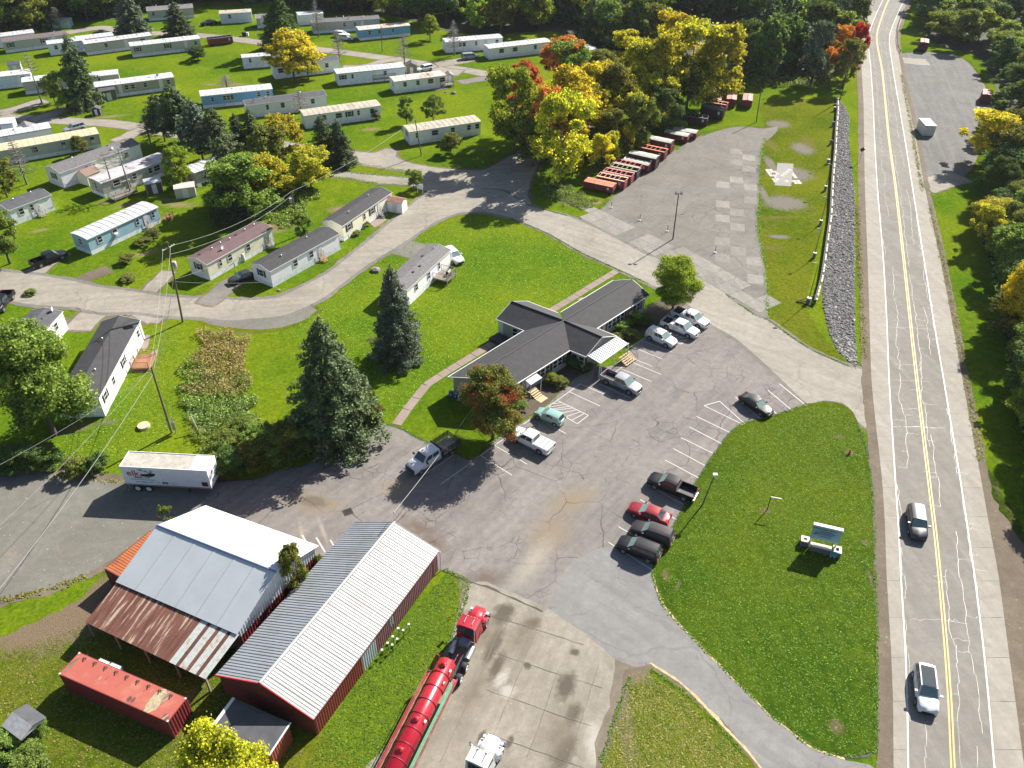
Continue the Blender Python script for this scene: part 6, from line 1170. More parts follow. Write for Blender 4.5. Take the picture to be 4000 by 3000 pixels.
# ------------------------------------------------------------------ poles, wires, lights
def hfor(base, top):                       # height of something rising from a base seen at one photo point to a top at another
    g = P(*base); lo, hi = .2, 40
    for _ in range(40):
        m_ = (lo+hi)/2
        if proj((g.x,g.y,m_))[1] > top[1]: lo = m_
        else: hi = m_
    return lo
def pole(base, top, label, r=.14, m=WOODP, cat='pole', name='utility_pole', group='utility poles', lean=None):
    g = P(*base); h = hfor(base, top); t = P(top[0], top[1], h)-g; e = empty(name, g, 0, label, cat, group)
    MB().tube([(0,0,-.05),(t.x*.5,t.y*.5,h*.5),(t.x,t.y,h)], [r,r*.85,r*.68], 8).build('shaft', m, e); return e, g, Vector((t.x,t.y,h))
poleA, gA, tA = pole((2628,935),(2651,755),'tall pole with two floodlights on a tuft of grass in the worn asphalt',.12,DARKM,name='light_pole',cat='light pole',group=None)
for s_ in (-1,1): MB().tube([(tA.x,tA.y,tA.z-.1),(tA.x+s_*.45,tA.y-.1,tA.z+.05)], .04, 5).hexa([(tA.x+s_*.45-.2,tA.y-.3,tA.z-.12),(tA.x+s_*.45+.2,tA.y-.3,tA.z-.12),(tA.x+s_*.45+.2,tA.y+.12,tA.z+.1),(tA.x+s_*.45-.2,tA.y+.12,tA.z+.1)],[(tA.x+s_*.45-.2,tA.y-.38,tA.z+.12),(tA.x+s_*.45+.2,tA.y-.38,tA.z+.12),(tA.x+s_*.45+.2,tA.y+.08,tA.z+.3),(tA.x+s_*.45-.2,tA.y+.08,tA.z+.3)]).build('floodlight', DARKM, poleA)
poleB, gB, tB = pole((714,1258),(653,944),'tall leaning-top utility pole with crossarm and transformer beside the park road',.17)
am = Vector((.5,.85,0)); k = tB*.93; MB().tube([tuple(k-am*1.1),tuple(k+am*1.1)], .07, 4).build('crossarm', M('bleached_crossarm',(.55,.52,.46),.8), poleB)
for t in (-1,-.3,.6,1): MB().tube([tuple(k+am*t),tuple(k+am*t+Vector((0,0,.22)))], [.06,.04], 6).build('insulator', WHITE, poleB)
k = tB*.74; MB().tube([tuple(k+Vector((.42,-.1,-.6))),tuple(k+Vector((.42,-.1,-.55))),tuple(k+Vector((.42,-.1,.35))),tuple(k+Vector((.42,-.1,.42)))], [.3,.34,.34,.25], 14).build('transformer', M('transformer_grey',(.40,.40,.42),.45,dirt=(.3,.12,.09)), poleB)
poleC, gC, tC = pole((671,1692),(590,1433),'utility pole with meter cabinet near the septic lid, left foreground',.16)
MB().tube([(.0,-.14,0),(-.1,-.14,2.5)], .07, 6).build('conduit', STEEL, poleC); MB().box(.35,.75,-.1,.12,.6,1.9).build('meter_box', STEEL, poleC); MB().tube([(.55,0,0),(.55,0,2.7)], .06, 6).build('post', WOODG, poleC)
poleD, gD, tD = pole((1646,608),(1621,466),'utility pole on the corner lot before the cream-roofed home',.13); poleE, gE, tE = pole((2954,477),(2974,344),'pole at the far end of the dumpster lot',.13)
poleG, gG, tG = pole((1493,203),(1488,102),'slim utility pole in front of the bright blue home',.12); poleH, gH, tH = pole((1172,918),(1138,748),'dark utility pole with round transformer beside the round shrub',.16)
MB().tube([tuple(tH*.8+Vector((-.4,0,-.4))),tuple(tH*.8+Vector((-.4,0,.4)))], .28, 12).build('transformer', bpy.data.materials['transformer_grey'], poleH)
poleI, gI, tI = pole((3278,398),(3334,208),'tall pole at the corner of the dark trees by the stone strip',.14); poleJ, gJ, tJ = pole((2316,300),(2318,235),'short dark pole by the end-on white home',.1)
pole((1480,455+95),(1512,505),'x',.05) if False else None
pF, gF, tF = pole((2742,1975),(2791,1858),'slim leaning service pole at the edge of the sign lawn',.09,name='service_pole')
MB().box(tF.x-.15,tF.x+.35,tF.y-.08,tF.y+.3,tF.z-.15,tF.z+.15).build('bracket', M('bleached_bracket',(.6,.56,.5),.7), pF)
WIRE = M('wire', (.30,.30,.30), .5, var=.05); WIRED = M('dark_wire', (.05,.05,.05), .5, var=.05)
def wire(a, b, sag, r, label, m=WIRE):
    a, b = Vector(a), Vector(b); pts = [a.lerp(b,t)-Vector((0,0,sag*4*t*(1-t))) for t in [k/16 for k in range(17)]]; o = MB().tube(pts, r, 4).build('overhead_wire', m); tag(o, label, 'wire', 'overhead wires')
WB, WC, WD, WH_ = gB+tB, gC+tC, gD+tD, gH+tH
kk = gB+tB*.93
for i, (t, lab) in enumerate([(-1.0,'left overhead wire from the transformer pole to the meter-cabinet pole'),(.4,'right overhead wire from the transformer pole to the meter-cabinet pole')]): wire(kk+am*t, WC+Vector((-.2+.5*i,0,-.2)), .8, .022, lab)
wire(gB+tB*.6, gC+tC*.85, .7, .035, 'thick dark cable low on the two left utility poles', WIRED)
wire(kk+am*1.0, WH_, 1.2, .022, 'upper overhead wire running right from the transformer pole'); wire(gB+tB*.85, gH+tH*.92, 1.4, .022, 'lower overhead wire running right from the transformer pole')
wire(WH_, WD, 1.0, .022, 'overhead wire from the round-transformer pole to the corner lot pole'); wire(WD, P(1590,540,3.2), .3, .018, 'service wire down to the cream-roofed corner home')
far = P(-260,2280,7.5); wire(WC, far, 1.0, .022, 'upper overhead wire leaving through the left edge'); wire(gC+tC*.9, P(-150,2480,6.5), .9, .03, 'lower twin overhead cable leaving through the left edge'); wire(gC+tC*.94, P(-520,2060,8), 1.2, .022, 'long overhead wire crossing the maple shade to the left edge')
wire((RG0[0],RG0[1],6.4), (-3.6,83.5,2.6), .5, .03, 'service cable from the long barn mast to the office roof'); wire(gB+tB*.55, P(905,1000,3.3), .3, .018, 'service drop from the transformer pole to the beige home')
wire(gB+tB*.52, P(1060,1100,3.2), .3, .018, 'service drop from the transformer pole to the black-roofed white home')
c = P(563,1668); o = MB().tube([(0,0,0),(0,0,.35)], .75, 18).build('septic_lid', M('tan_lid',(.46,.38,.25),.8,var=.1), loc=c); tag(o, 'round tan septic lid on the lawn near the meter-cabinet pole', 'lid')
gy = empty('guy_guard', P(775,1690), 0, 'yellow guy-wire guards leaning in the weeds', 'guy guard')
for k in range(3): MB().tube([(0+.05*k,0,0),(-.9+.12*k,.8,2.0)], .04, 5).build('guard_tube', (M('guard_yellow',(.65,.5,.08),.5) if k == 0 else bpy.data.materials['guard_yellow']) if k < 2 else WHITE, gy)
# bollards with chain at the dumpster lot and small posts by the barn
for i, (x, y) in enumerate([(2388,812),(2499,862),(2607,905),(2793,988)]):
    r = empty('chain_post', P(x,y), 0, 'first second third fourth'.split()[i]+' chain post from the left along the edge of the dumpster lot', 'post', 'chain posts along the dumpster lot'); MB().tube([(0,0,0),(0,0,1.3)], .06, 6).build('post', WOODP, r); MB().tube([(0,0,0),(0,0,.18)], .22, 10).build('base', WHITE, r)
for i, ((x, y), (u, v)) in enumerate([((1488,2555),(1,0)),((1510,2528),(0,0)),((1530,2503),(0,0)),((1551,2471),(0,0)),((1514,2532+0),(0,0)),((1534,2512),(0,0)),((1557,2480),(0,0)),((1577,2458),(0,0))][:4]+[((1514,2535),(0,0)),((1533,2512),(0,0)),((1556,2478),(0,0)),((1578,2455),(0,0))]):
    g = P(x+(8 if i < 4 else 22), y+12); r = empty('short_post', g, 0, ('%s white-capped post from the near end, %s line beside the long barn' % (('first','second','third','fourth')[i%4], ('inner','outer')[i//4])), 'post', 'white-capped posts beside the long barn'); MB().tube([(0,0,0),(0,0,1.1)], .035, 6).build('post', DARKM, r); MB().box(-.1,.1,-.1,.1,1.1,1.22).build('cap', WHITE, r)
# ------------------------------------------------------------------ retaining wall, light poles and stone strip
wl = smooth_loop(PL([(3268,392),(3268,450),(3262,520),(3258,600),(3251,670),(3246,740),(3240,850),(3229,930),(3218,1010),(3204,1100),(3180,1190)]), .9, 0, closed=False)
wr_ = empty('retaining_wall', wl[0], 0, 'low dark block wall with pale capstones along the stone strip', 'wall'); WBK = M('wall_block',(.085,.08,.075),.9,var=.3); CAPM = M('capstone',(.62,.58,.48),.8,var=.12)
for i in range(len(wl)-1):
    a, b = wl[i]-wl[0], wl[i+1]-wl[0]; t = (b-a).normalized(); nn = Vector((t.y,-t.x,0)); a2, b2 = a.lerp(b,.03), a.lerp(b,.97)
    for nm_, w0, w1, z0, z1, m_ in (('wall_block',-.18,.18,0,.85,WBK),):
        q = [a2+nn*w0, b2+nn*w0, b2+nn*w1, a2+nn*w1]; MB().hexa([(p.x,p.y,z0) for p in q][::-1],[(p.x,p.y,z1) for p in q][::-1]).build(nm_, m_, wr_)
    if i%4 != 3 and i > 1:
        q = [a.lerp(b,.1)-nn*.30, a.lerp(b,.9)-nn*.30, a.lerp(b,.9)-nn*.08, a.lerp(b,.1)-nn*.08]; MB().hexa([(p.x,p.y,.85) for p in q][::-1],[(p.x,p.y,.98) for p in q][::-1]).build('capstone', CAPM, wr_)
lp = [((3155,1185),7.0),((3178,1008),5.4),((3203,880),5.4),((3222,745),5.4),((3233,640),5.0),((3243,565),5.0),((3252,493),5.0),((3258,434),5.0)]
sil = ('first','second','third','fourth','fifth','sixth','seventh','eighth')
for i, (b, h) in enumerate(lp):
    g = P(*b); r = empty('lamp_post', g, 0, sil[i]+' thin dark lamp post from the near end of the retaining wall', 'lamp post', 'lamp posts along the retaining wall')
    MB().tube([(0,0,0),(0,0,h)], [.07,.04], 6).build('shaft', DARKM, r); MB().tube([(0,0,h),(-.25,.1,h+.12)], .035, 5).build('arm', DARKM, r); MB().box(-.75,-.25,-.05,.25,h+.06,h+.2).build('lamp_head', DARKM, r)
    MB().tube([(0,0,0),(0,0,1.0)], .26 if i else .32, 10).build('pier', M('pier_grey',(.17,.18,.20),.7) if i == 0 else bpy.data.materials['pier_grey'], r); MB().tube([(0,0,1.0),(0,0,1.05)], .3 if i else .36, 10).build('pier_cap', WHITE, r)
tf = empty('steel_tripod', P(3175,1200), 0, 'black triangular steel brace at the near end of the retaining wall', 'brace'); c = P(3112,1179)-P(3175,1200); e = P(3198,1167)-P(3175,1200)
MB().tube([(0,0,.1),(c.x,c.y,.1),(e.x,e.y,.9),(0,0,.1)], .09, 4).tube([(.1,.2,.7),(c.x,c.y+.1,.3)], .05, 4).build('frame', DARKM, tf)
STRIP = [(3255,378),(3282,395),(3300,418),(3318,461),(3316,542),(3326,669),(3338,750),(3339,931),(3338,1112),(3339,1292),(3346,1400),(3344,1440),(3322,1418),(3271,1369),(3237,1292),(3217,1202),(3213,1134),(3222,1039),(3240,931),(3252,795),(3256,700),(3266,588),(3273,475),(3272,409)]
strip = area('stone_strip', STRIP, .022, M('stone_bed',(.09,.088,.085),.95,var=.4,sc=3), jit=.12)
ins_ = in_poly(STRIP); PP = PL(STRIP); x0, x1 = min(p.x for p in PP), max(p.x for p in PP); y0, y1 = min(p.y for p in PP), max(p.y for p in PP)
def stone_mesh(sd):
    r_ = random.Random(sd); m_ = MB(); vs = [(cos(a)*r_.uniform(.7,1.1), sin(a)*r_.uniform(.6,1.0), z) for z, k in ((0,6),(.55,6)) for a in [2*pi*j/6 for j in range(6)]]; vs += [(r_.uniform(-.2,.2),r_.uniform(-.2,.2),.95)]
    m_.add(vs, [(k,(k+1)%6,6+(k+1)%6,6+k) for k in range(6)]+[(6+k,6+(k+1)%6,12) for k in range(6)]); return m_
SM = [stone_mesh(k) for k in range(4)]; SMAT = [M('grey_stone',(.15,.148,.142),.85,var=.35,sc=4), M('pale_stone',(.32,.31,.29),.8,var=.2,sc=4), M('dark_stone',(.075,.075,.073),.85,var=.3,sc=4)]; SME = [[s.mesh('stone', m_) for s in SM] for m_ in SMAT]
near, farm = [], MB(); cand = []
while len(cand) < 7000:
    q = Vector((rr.uniform(x0,x1), rr.uniform(y0,y1), 0))
    if ins_(q): cand.append(q)
cand.sort(key=lambda q: q.y)
for i, q in enumerate(cand):
    s_ = rr.uniform(.08,.19)*(1 if rr.random() < .9 else 1.5); a = rr.uniform(0,6.3)
    if i < 290: inst('stone', SME[rr.choice((0,0,1,2))][i%4], strip, loc=(q.x,q.y,.01), rz=a, sc=(s_*1.25,s_,s_))
    else:
        m_ = SM[i%4]; farm.add([(q.x+(x_*cos(a)*1.25-y_*sin(a))*s_, q.y+(x_*sin(a)*1.25+y_*cos(a))*s_, .01+z_*s_) for x_, y_, z_ in m_.v], m_.f)
n = NT('mixed_stones'); g_ = n.n.new('ShaderNodeNewGeometry'); n.col(n.ramp(g_.outputs['Random Per Island'], [(0,(.045,.045,.044)),(.6,(.13,.128,.122)),(.9,(.19,.185,.175)),(1,(.40,.39,.37))])).rough(.8)
o = farm.build('stones', n.m, strip); o['kind'] = 'stuff'

# ------------------------------------------------------------------ the company sign with its planters
c = P(3185,2110,1.6); A, B = P(3181,2046,3.4), P(3294,2072,3.4); rot = atan2(B.y-A.y, B.x-A.x); g = P(3230,2128)
sg = empty('company_sign', (g.x,g.y,0), rot, 'pale blue company sign with dark lettering standing in a planter on the lawn', 'sign'); SB = M('sign_face_blue', (.26,.40,.50), .5, var=.04); hw_ = (B-A).length/2
A_, B_ = A-Vector((g.x,g.y,0)), B-Vector((g.x,g.y,0)); mx = (A_+B_)/2; ox = mx.x*cos(-rot)-mx.y*sin(-rot); oy = mx.x*sin(-rot)+mx.y*cos(-rot)
MB().box(ox-hw_,ox+hw_,oy-.10,oy+.12,1.35,3.3).build('panel', SB, sg); MB().box(ox-hw_-.04,ox+hw_+.04,oy-.14,oy+.26,3.3,3.42).build('top_cap', WHITE, sg)
MB().box(ox-hw_+.1,ox-hw_+.25,oy-.05,oy+.07,0,1.35).box(ox+hw_-.25,ox+hw_-.1,oy-.05,oy+.07,0,1.35).build('post', WHITE, sg)
NV = M('navy_lettering', (.012,.03,.07), .5, var=0)
for s_, z, sz in (('Elk Environmental Services',2.92,.235),('A Comprehensive',2.62,.20),('Waste Oil and Hazardous',2.40,.20),('Industrial Remediation',2.18,.20),('24 Hour Emergency',1.88,.16)):
    o = text(s_, sz, NV, sg, (ox-.52*sz*len(s_)*.52*.95, oy-.115, z), (pi/2,0,0), bold=.004)
MB().add([(ox-hw_+.15,oy-.112,2.12),(ox-hw_+.3,oy-.112,2.05),(ox-hw_+.6,oy-.112,2.1),(ox-hw_+.62,oy-.112,2.17),(ox-hw_+.3,oy-.112,2.16)],[(0,1,2,3,4)]).build('elk_logo', NV, sg)
def planter(x0, x1, y0, y1, label, h=.75):
    r = empty('planter', (g.x,g.y,0), rot, label, 'planter', 'stone planters at the company sign')
    CW = M('planter_cap',(.60,.54,.44),.8,var=.08) if 'planter_cap' not in bpy.data.materials else bpy.data.materials['planter_cap']; bk_ = M('planter_stone',(.14,.12,.14),.85,var=.35,sc=6) if 'planter_stone' not in bpy.data.materials else bpy.data.materials['planter_stone']
    MB().box(x0,x1,y0,y0+.2,0,h).box(x0,x1,y1-.2,y1,0,h).box(x0,x0+.2,y0+.2,y1-.2,0,h).box(x1-.2,x1,y0+.2,y1-.2,0,h).build('wall', bk_, r)
    MB().box(x0-.04,x1+.04,y0-.04,y0+.24,h,h+.08).box(x0-.04,x1+.04,y1-.24,y1+.04,h,h+.08).box(x0-.04,x0+.24,y0+.24,y1-.24,h,h+.08).box(x1-.24,x1+.04,y0+.24,y1-.24,h,h+.08).build('cap', CW, r); MB().box(x0+.2,x1-.2,y0+.2,y1-.2,0,h-.15).build('soil', M('planter_soil',(.25,.22,.17),.9) if 'planter_soil' not in bpy.data.materials else bpy.data.materials['planter_soil'], r)
planter(ox-hw_-.75, ox-hw_+.05, oy-.35, oy+.45, 'left square end of the stone planter under the sign'); planter(ox-hw_+.25, ox+hw_-.6, oy-.75, oy-.2, 'long narrow middle planter in front of the sign'); planter(ox+hw_-.35, ox+hw_+.45, oy-.85, oy+.1, 'right end planter with broken caps beside the small blue sign')
s2 = empty('small_sign', (g.x,g.y,0), rot, 'small blue square notice in front of the right planter', 'sign'); x = ox+hw_-.35
MB().box(x-.3,x+.35,oy-1.15,oy-1.1,.35,1.15).build('panel', M('small_sign_blue',(.10,.27,.45),.5), s2); MB().box(x-.2,x-.15,oy-1.08,oy-1.03,0,.4).box(x+.2,x+.25,oy-1.08,oy-1.03,0,.4).build('post', TRIM, s2)
for k in range(3): MB().box(x-.2,x+.25,oy-1.16,oy-1.151,.98-.2*k,1.04-.2*k).build('lettering', NV, s2)
sp = empty('sign_frame', P(2996,1993), R(-14), 'small bare post frame on the lawn left of the company sign', 'post frame'); MB().tube([(0,0,0),(0,0,2.2)], .05, 6).build('post', DARKM, sp); MB().box(.0,1.2,-.04,.04,2.1,2.2).build('crossbar', WHITE, sp)
hy = empty('fire_hydrant', P(3318,1772), 0, 'small orange and black marker on bare soil in the lawn', 'marker'); MB().tube([(0,0,0),(0,0,.05),(0,0,.5),(0,0,.65)], [.2,.14,.13,.03], 10).build('cone', M('marker_orange',(.6,.12,.03),.5), hy); MB().box(-.3,.3,-.04,.04,.3,.36).build('arms', BLACK, hy)
wt = empty('road_sign', P(3355,637), 0, 'dark diamond road sign seen from behind on the highway verge', 'road sign'); MB().tube([(0,0,0),(0,0,3.2)], .05, 6).build('post', STEEL, wt); MB().slab([(0,.05,2.4),(.55,.05,2.95),(0,.05,3.5),(-.55,.05,2.95)], .02).build('panel', DARKM, wt)
sn = empty('park_sign', P(1642,757), R(-20), 'white arched park sign under the small spreading tree', 'sign'); MB().box(-.6,-.52,-.04,.04,0,2.2).box(.52,.6,-.04,.04,0,2.2).build('post', TRIM, sn); MB().box(-.52,.52,-.03,.03,1.0,2.0).build('panel', TRIM, sn)
dg = M('drain_iron',(.05,.04,.035),.7,var=.2); c = P(1360,2000); dr = empty('storm_drain', (c.x,c.y,.031), R(28), 'rusty square storm drain grate in the yard asphalt', 'drain')
for k in range(8): MB().box(-.42,.42,-.38+k*.1,-.33+k*.1,0,.03).build('grate_bar', dg, dr)
MB().box(-.5,.5,-.46,-.4,0,.035).box(-.5,.5,.42,.48,0,.035).box(-.5,-.43,-.4,.42,0,.035).box(.43,.5,-.4,.42,0,.035).build('frame', dg, dr)
for i, (x, y, s_) in enumerate([(1470,1058,.9),(1090,1135,.35),(1740,362,.4),(1772,366,.8)]):
    o = SM[i].build(('stump','rock','stump','stump')[i], BARKG, loc=P(x,y)); o.scale = (s_,s_,s_*.8); tag(o, ['brown tree stump at the road edge near the conifer','small grey rock by the kerb of the curved road','low stump in the corner lawn','upright stump on bare soil in the corner lawn'][i], ('stump','rock','stump','stump')[i])

# ------------------------------------------------------------------ trees: prototypes 10 m high with a crown radius of 3.5 m
def leaf_quads(pos, nrm, size, rg, jit=.7, long=1.0):
    n = len(pos); d = nrm+rg.normal(0, jit, (n,3)); d /= np.linalg.norm(d, axis=1, keepdims=True)+1e-9
    a = np.cross(d, rg.normal(0,1,(n,3))); a /= np.linalg.norm(a, axis=1, keepdims=True)+1e-9; b = np.cross(d, a)
    s = size*rg.uniform(.55, 1.3, (n,1)); v = np.empty((n,4,3)); 
    v[:,0] = pos-a*s*long-b*s*.45; v[:,1] = pos+b*s*-.9+a*s*.2; v[:,2] = pos+a*s*long+b*s*.4; v[:,3] = pos+b*s*.9-a*s*.15
    return v.reshape(-1,3)
def broad(seed, n, leaf, base=.13, puffs=26, top=1.0, squat=1.0, fat=1.0):
    rg = np.random.default_rng(seed); C_ = []; zc = (base*10+10)/2; hz = (10-base*10)/2; ax = rg.uniform(.82,1.18); sk = rg.uniform(-.5,.5,2)
    for k in range(puffs):
        t = rg.uniform(-.88,.94); rad = 3.5*sqrt(max(.05,1-abs(t)**2.1))*(.98 if t < .3 else .84); a = k*2.399+rg.uniform(-.5,.5); rr_ = rad*rg.uniform(.45,.9); R_ = rg.uniform(.6,1.35)
        c = np.array((cos(a)*rr_*ax+sk[0]*t, sin(a)*rr_/ax+sk[1]*t, zc+t*hz*.9))
        for q in range(6):
            d = rg.normal(0,1,3); d[2] += .3; d /= np.linalg.norm(d); C_.append((*(c+d*R_*rg.uniform(.4,1.0)*np.array((1,1,.8))), rg.uniform(.26,.62)*R_*fat))
    for q in range(8): C_.append((rg.normal(0,.7), rg.normal(0,.7), rg.uniform(8.2,9.6), rg.uniform(.35,.7)))
    C_ = np.array(C_); w_ = C_[:,3]**1.8; idx = rg.choice(len(C_), n, p=w_/w_.sum())
    d = rg.normal(0,1,(n,3)); d[:,2] += .25; d /= np.linalg.norm(d,axis=1,keepdims=True); r_ = C_[idx,3:4]*rg.uniform(.35,1.15,(n,1))**.5*(1+.25*rg.normal(0,1,(n,1)).clip(-1,2.2))
    pos = C_[idx,:3]+d*r_*np.array([1,1,.8*squat]); pos[:,2] = pos[:,2].clip(.3, 10.5)
    return leaf_quads(pos, d, leaf, rg, .7)
def conif(seed, n, leaf, base=.06, sparse=0.0, wid=1.0, droop=.22):
    rg = np.random.default_rng(seed); P_ = []; N_ = []; tiers = 30; wts = []
    br = []
    for t in range(tiers):
        f = t/(tiers-1); z = 10*(base+(1-base)*f**.95); L = 3.5*wid*(1-f)**.62*rg.uniform(.74,1.14)+.12; nb = int(7+5*(1-f))
        for b in range(nb):
            if rg.random() < sparse: continue
            a = 2*pi*b/nb+t*1.3+rg.uniform(-.25,.25); br.append((a, z, L*rg.uniform(.7,1.12)))
    br = np.array(br); w_ = br[:,2]**1.3; idx = rg.choice(len(br), n, p=w_/w_.sum()); u = rg.uniform(.12,1,n)**.8; a = br[idx,0]+rg.normal(0,.10,n)/(u+.4); L = br[idx,2]*u
    z = br[idx,1]-L*droop+rg.normal(0,.10,n)+.25*u**2*0; pos = np.stack([np.cos(a)*L, np.sin(a)*L, z],1); nr = np.stack([np.cos(a)*.35,np.sin(a)*.35,np.ones(n)],1)
    return leaf_quads(pos, nr, leaf, rg, .5, 1.2)
def quadmesh(v): n = len(v)//4; return np.arange(n*4).reshape(n,4)
def crown_mesh(v, name='crown'): return npmesh(name, v, quadmesh(v), BARK)
def trunk_mesh(seed, kind, m=None):
    r_ = random.Random(seed); mb = MB()
    if kind == 'broad':
        mb.tube([(0,0,0),(.05,0,1.2),(.1,.1,4),(0,.1,7)], [.26,.2,.14,.05], 8)
        for k in range(7): a = k*2.4; z = 1.4+k*.6; mb.tube([(0,0,z),(cos(a)*1.0,sin(a)*1.0,z+1.2),(cos(a)*2.0,sin(a)*2.0,z+2.4)], [.11,.07,.03], 5)
    elif kind == 'conif': mb.tube([(0,0,0),(0,0,5),(0,0,9.6)], [.22,.13,.03], 7)
    elif kind == 'tall': mb.tube([(0,0,0),(.05,0,5),(0,0,9.6)], [.2,.13,.03], 7)
    else:                                   # dead: bare trunk and thin branches
        mb.tube([(0,0,0),(.06,.02,4),(0,.08,8),(.02,.05,10)], [.24,.17,.08,.02], 7)
        n = 90 if kind == 'dead' else 26
        for k in range(n):
            f = (k+.5)/n; z = 2.2+7.5*f if kind == 'dead' else 6+3.6*f; L = 3.4*(1-f)**.6*r_.uniform(.5,1.05)+.3; a = k*2.4+r_.uniform(-.4,.4); up = r_.uniform(.0,.5)*L
            e = (cos(a)*L, sin(a)*L, z+up*.6); mid = (cos(a)*L*.5, sin(a)*L*.5, z+up*.1); mb.tube([(0,0,z),mid,e], [.075,.05,.025], 4, False)
            for s_ in (-1,1): aa = a+s_*.6; mb.tube([mid,(mid[0]+cos(aa)*L*.42, mid[1]+sin(aa)*L*.42, mid[2]+up*.3)], [.04,.022], 3, False)
    return mb.mesh('trunk', m or BARK)
BH = [crown_mesh(broad(s, 60000, .085, puffs=44, fat=1.35)) for s in (1,2,3)]; BM = [crown_mesh(broad(s+10, 17000, .13, puffs=30, fat=1.12)) for s in range(4)]; BLo = [crown_mesh(broad(s+20, 6500, .21, puffs=28, fat=1.15)) for s in range(5)]
BOp = [crown_mesh(broad(s+40, 7000, .13, base=.25, puffs=16)) for s in range(2)]; BCol = [crown_mesh(broad(s+60, 7000, .20, base=.04, puffs=34)) for s in range(2)]
CH = [crown_mesh(conif(s, 46000, .075, base=.03)) for s in (5,6)]; CM = [crown_mesh(conif(s, 15000, .12, base=.08, sparse=.28)) for s in (7,8,9)]; CTl = [crown_mesh(conif(s, 10000, .12, base=.3, sparse=.42, droop=.08)) for s in (17,18)]; CLo = [crown_mesh(conif(s, 4500, .22, sparse=.15)) for s in (27,28)]
TBr = [trunk_mesh(s,'broad') for s in (1,2)]; TCo = trunk_mesh(3,'conif'); TDead = [trunk_mesh(s,'dead',BARKG) for s in (4,5)]; TPole = trunk_mesh(6,'snag',BARKG)
LG = leaf_mat('leaves_green', [(.028,.058,.014),(.062,.112,.020),(.115,.175,.034),(.20,.26,.055)], .4); LB = leaf_mat('leaves_bright_green', [(.035,.085,.010),(.075,.15,.014),(.15,.23,.02),(.26,.30,.03)])
LD = leaf_mat('leaves_dark_green', [(.018,.040,.014),(.036,.070,.020),(.062,.105,.026),(.10,.15,.036)], .33); LY = leaf_mat('leaves_yellow', [(.06,.075,.010),(.16,.16,.014),(.33,.285,.02),(.52,.43,.03)], .42)
LYG = leaf_mat('leaves_yellow_green', [(.05,.075,.012),(.12,.15,.018),(.25,.25,.025),(.42,.38,.035)], .45); LOR = leaf_mat('leaves_orange', [(.05,.08,.014),(.16,.12,.02),(.34,.15,.04),(.46,.13,.06)], .4)
LRG = leaf_mat('leaves_green_with_red', [(.03,.055,.012),(.065,.10,.018),(.12,.15,.03),(.20,.20,.05)], .35, patch=(.30,.07,.035)); LRED = leaf_mat('leaves_crimson', [(.12,.02,.02),(.28,.02,.03),(.38,.04,.05)], .35)
LOL = leaf_mat('leaves_olive', [(.03,.045,.010),(.06,.08,.016),(.11,.125,.025),(.18,.18,.04)], .35); NG = leaf_mat('needles_dark', [(.018,.034,.016),(.036,.058,.024),(.065,.09,.036),(.10,.125,.055)], .15); NB = leaf_mat('needles_blue_green', [(.022,.042,.026),(.045,.075,.045),(.08,.11,.068),(.14,.175,.115)], .15)
NT_ = leaf_mat('needles_thin_grey', [(.025,.03,.022),(.045,.05,.035),(.075,.075,.055)], .1)
SPEC = dict(bh=(BH,TBr,LG),bm=(BM,TBr,LG),bl=(BLo,TBr,LG),bo=(BOp,TBr,LG),bc=(BCol,TBr,LG),ch=(CH,[TCo],NG),cm=(CM,[TCo],NG),ct=(CTl,[TCo],NG),cl=(CLo,[TCo],NG),dead=(None,TDead,None),snag=(None,[TPole],None))
tcount = [0]
def tree_at(g, h, rad, kind, m, label, group=None, cat='tree', name=None, rz=None):
    cr, tr_, dm = SPEC[kind]; tcount[0] += 1; i = tcount[0]; rz = rz if rz is not None else rr.uniform(0,6.28)
    nm = name or ('conifer_tree' if kind[0] == 'c' else 'dead_tree' if cr is None else 'broadleaf_tree'); r = empty(nm, g, rz, label, cat, group)
    sx = rad/3.5; sz = h/10; tb = max(.55,min(1.6, h/10)) 
    inst('trunk', tr_[i%len(tr_)], r, sc=(sx if cr is None else tb*.9,)*2+(sz,))
    if cr: inst('crown', cr[i%len(cr)], r, m or dm, sc=(sx, sx*rr.uniform(.92,1.06), sz))
    return r
def tree(base, top, hw, kind, m, label, group=None, cat='tree', name=None, rz=None):
    """base and top are photo points of the foot and the tip, hw the half width of the crown in photo points"""
    g = P(*base); h = hfor(base, top)*(.97 if kind[0] == 'b' else 1); s_ = proj((g.x,g.y,h*.5))[2]; return tree_at(g, h, hw/s_*(1.06 if kind[0]=='b' else (1.55 if kind == 'ct' else 1.25) if kind[0]=='c' else max(1, 2.9*s_/hw) if kind in ('dead','snag') else 1), kind, m, label, group, cat, name, rz)
GT = None
tree((1318,1712),(1285,1245),165,'ch',NG,'tall dark pointed conifer between the bushes and the lawn, left of the footpath')
tree((1556,1396),(1515,1040),100,'ch',NB,'rounded blue-green conifer hiding the lower end of the speckled-roof home')
tree((2628,1205),(2622,1005),92,'bh',LB,'round bright green maple at the upper end of the office')
tree((1925,1715),(1900,1440),120,'bh',LRG,'maple turning red beside the office end and the blue barrels')
tree((215,1700),(190,1245),205,'bh',LG,'huge leafy maple filling the left edge beside the end-on white home')
tree((40,1030),(25,800),72,'bm',LG,'green tree at the left edge next to the black pickup')
tree((950,3230),(960,2890),175,'bh',LYG,'yellow-green tree crown rising from the bottom edge by the flat-roofed outbuilding')
tree((1172,2330),(1175,2125),58,'bm',LOL,'small olive tree squeezed between the two barns',rz=2)
tree((672,2085),(668,1975),28,'bo',LG,'small green sapling behind the white barn roof')
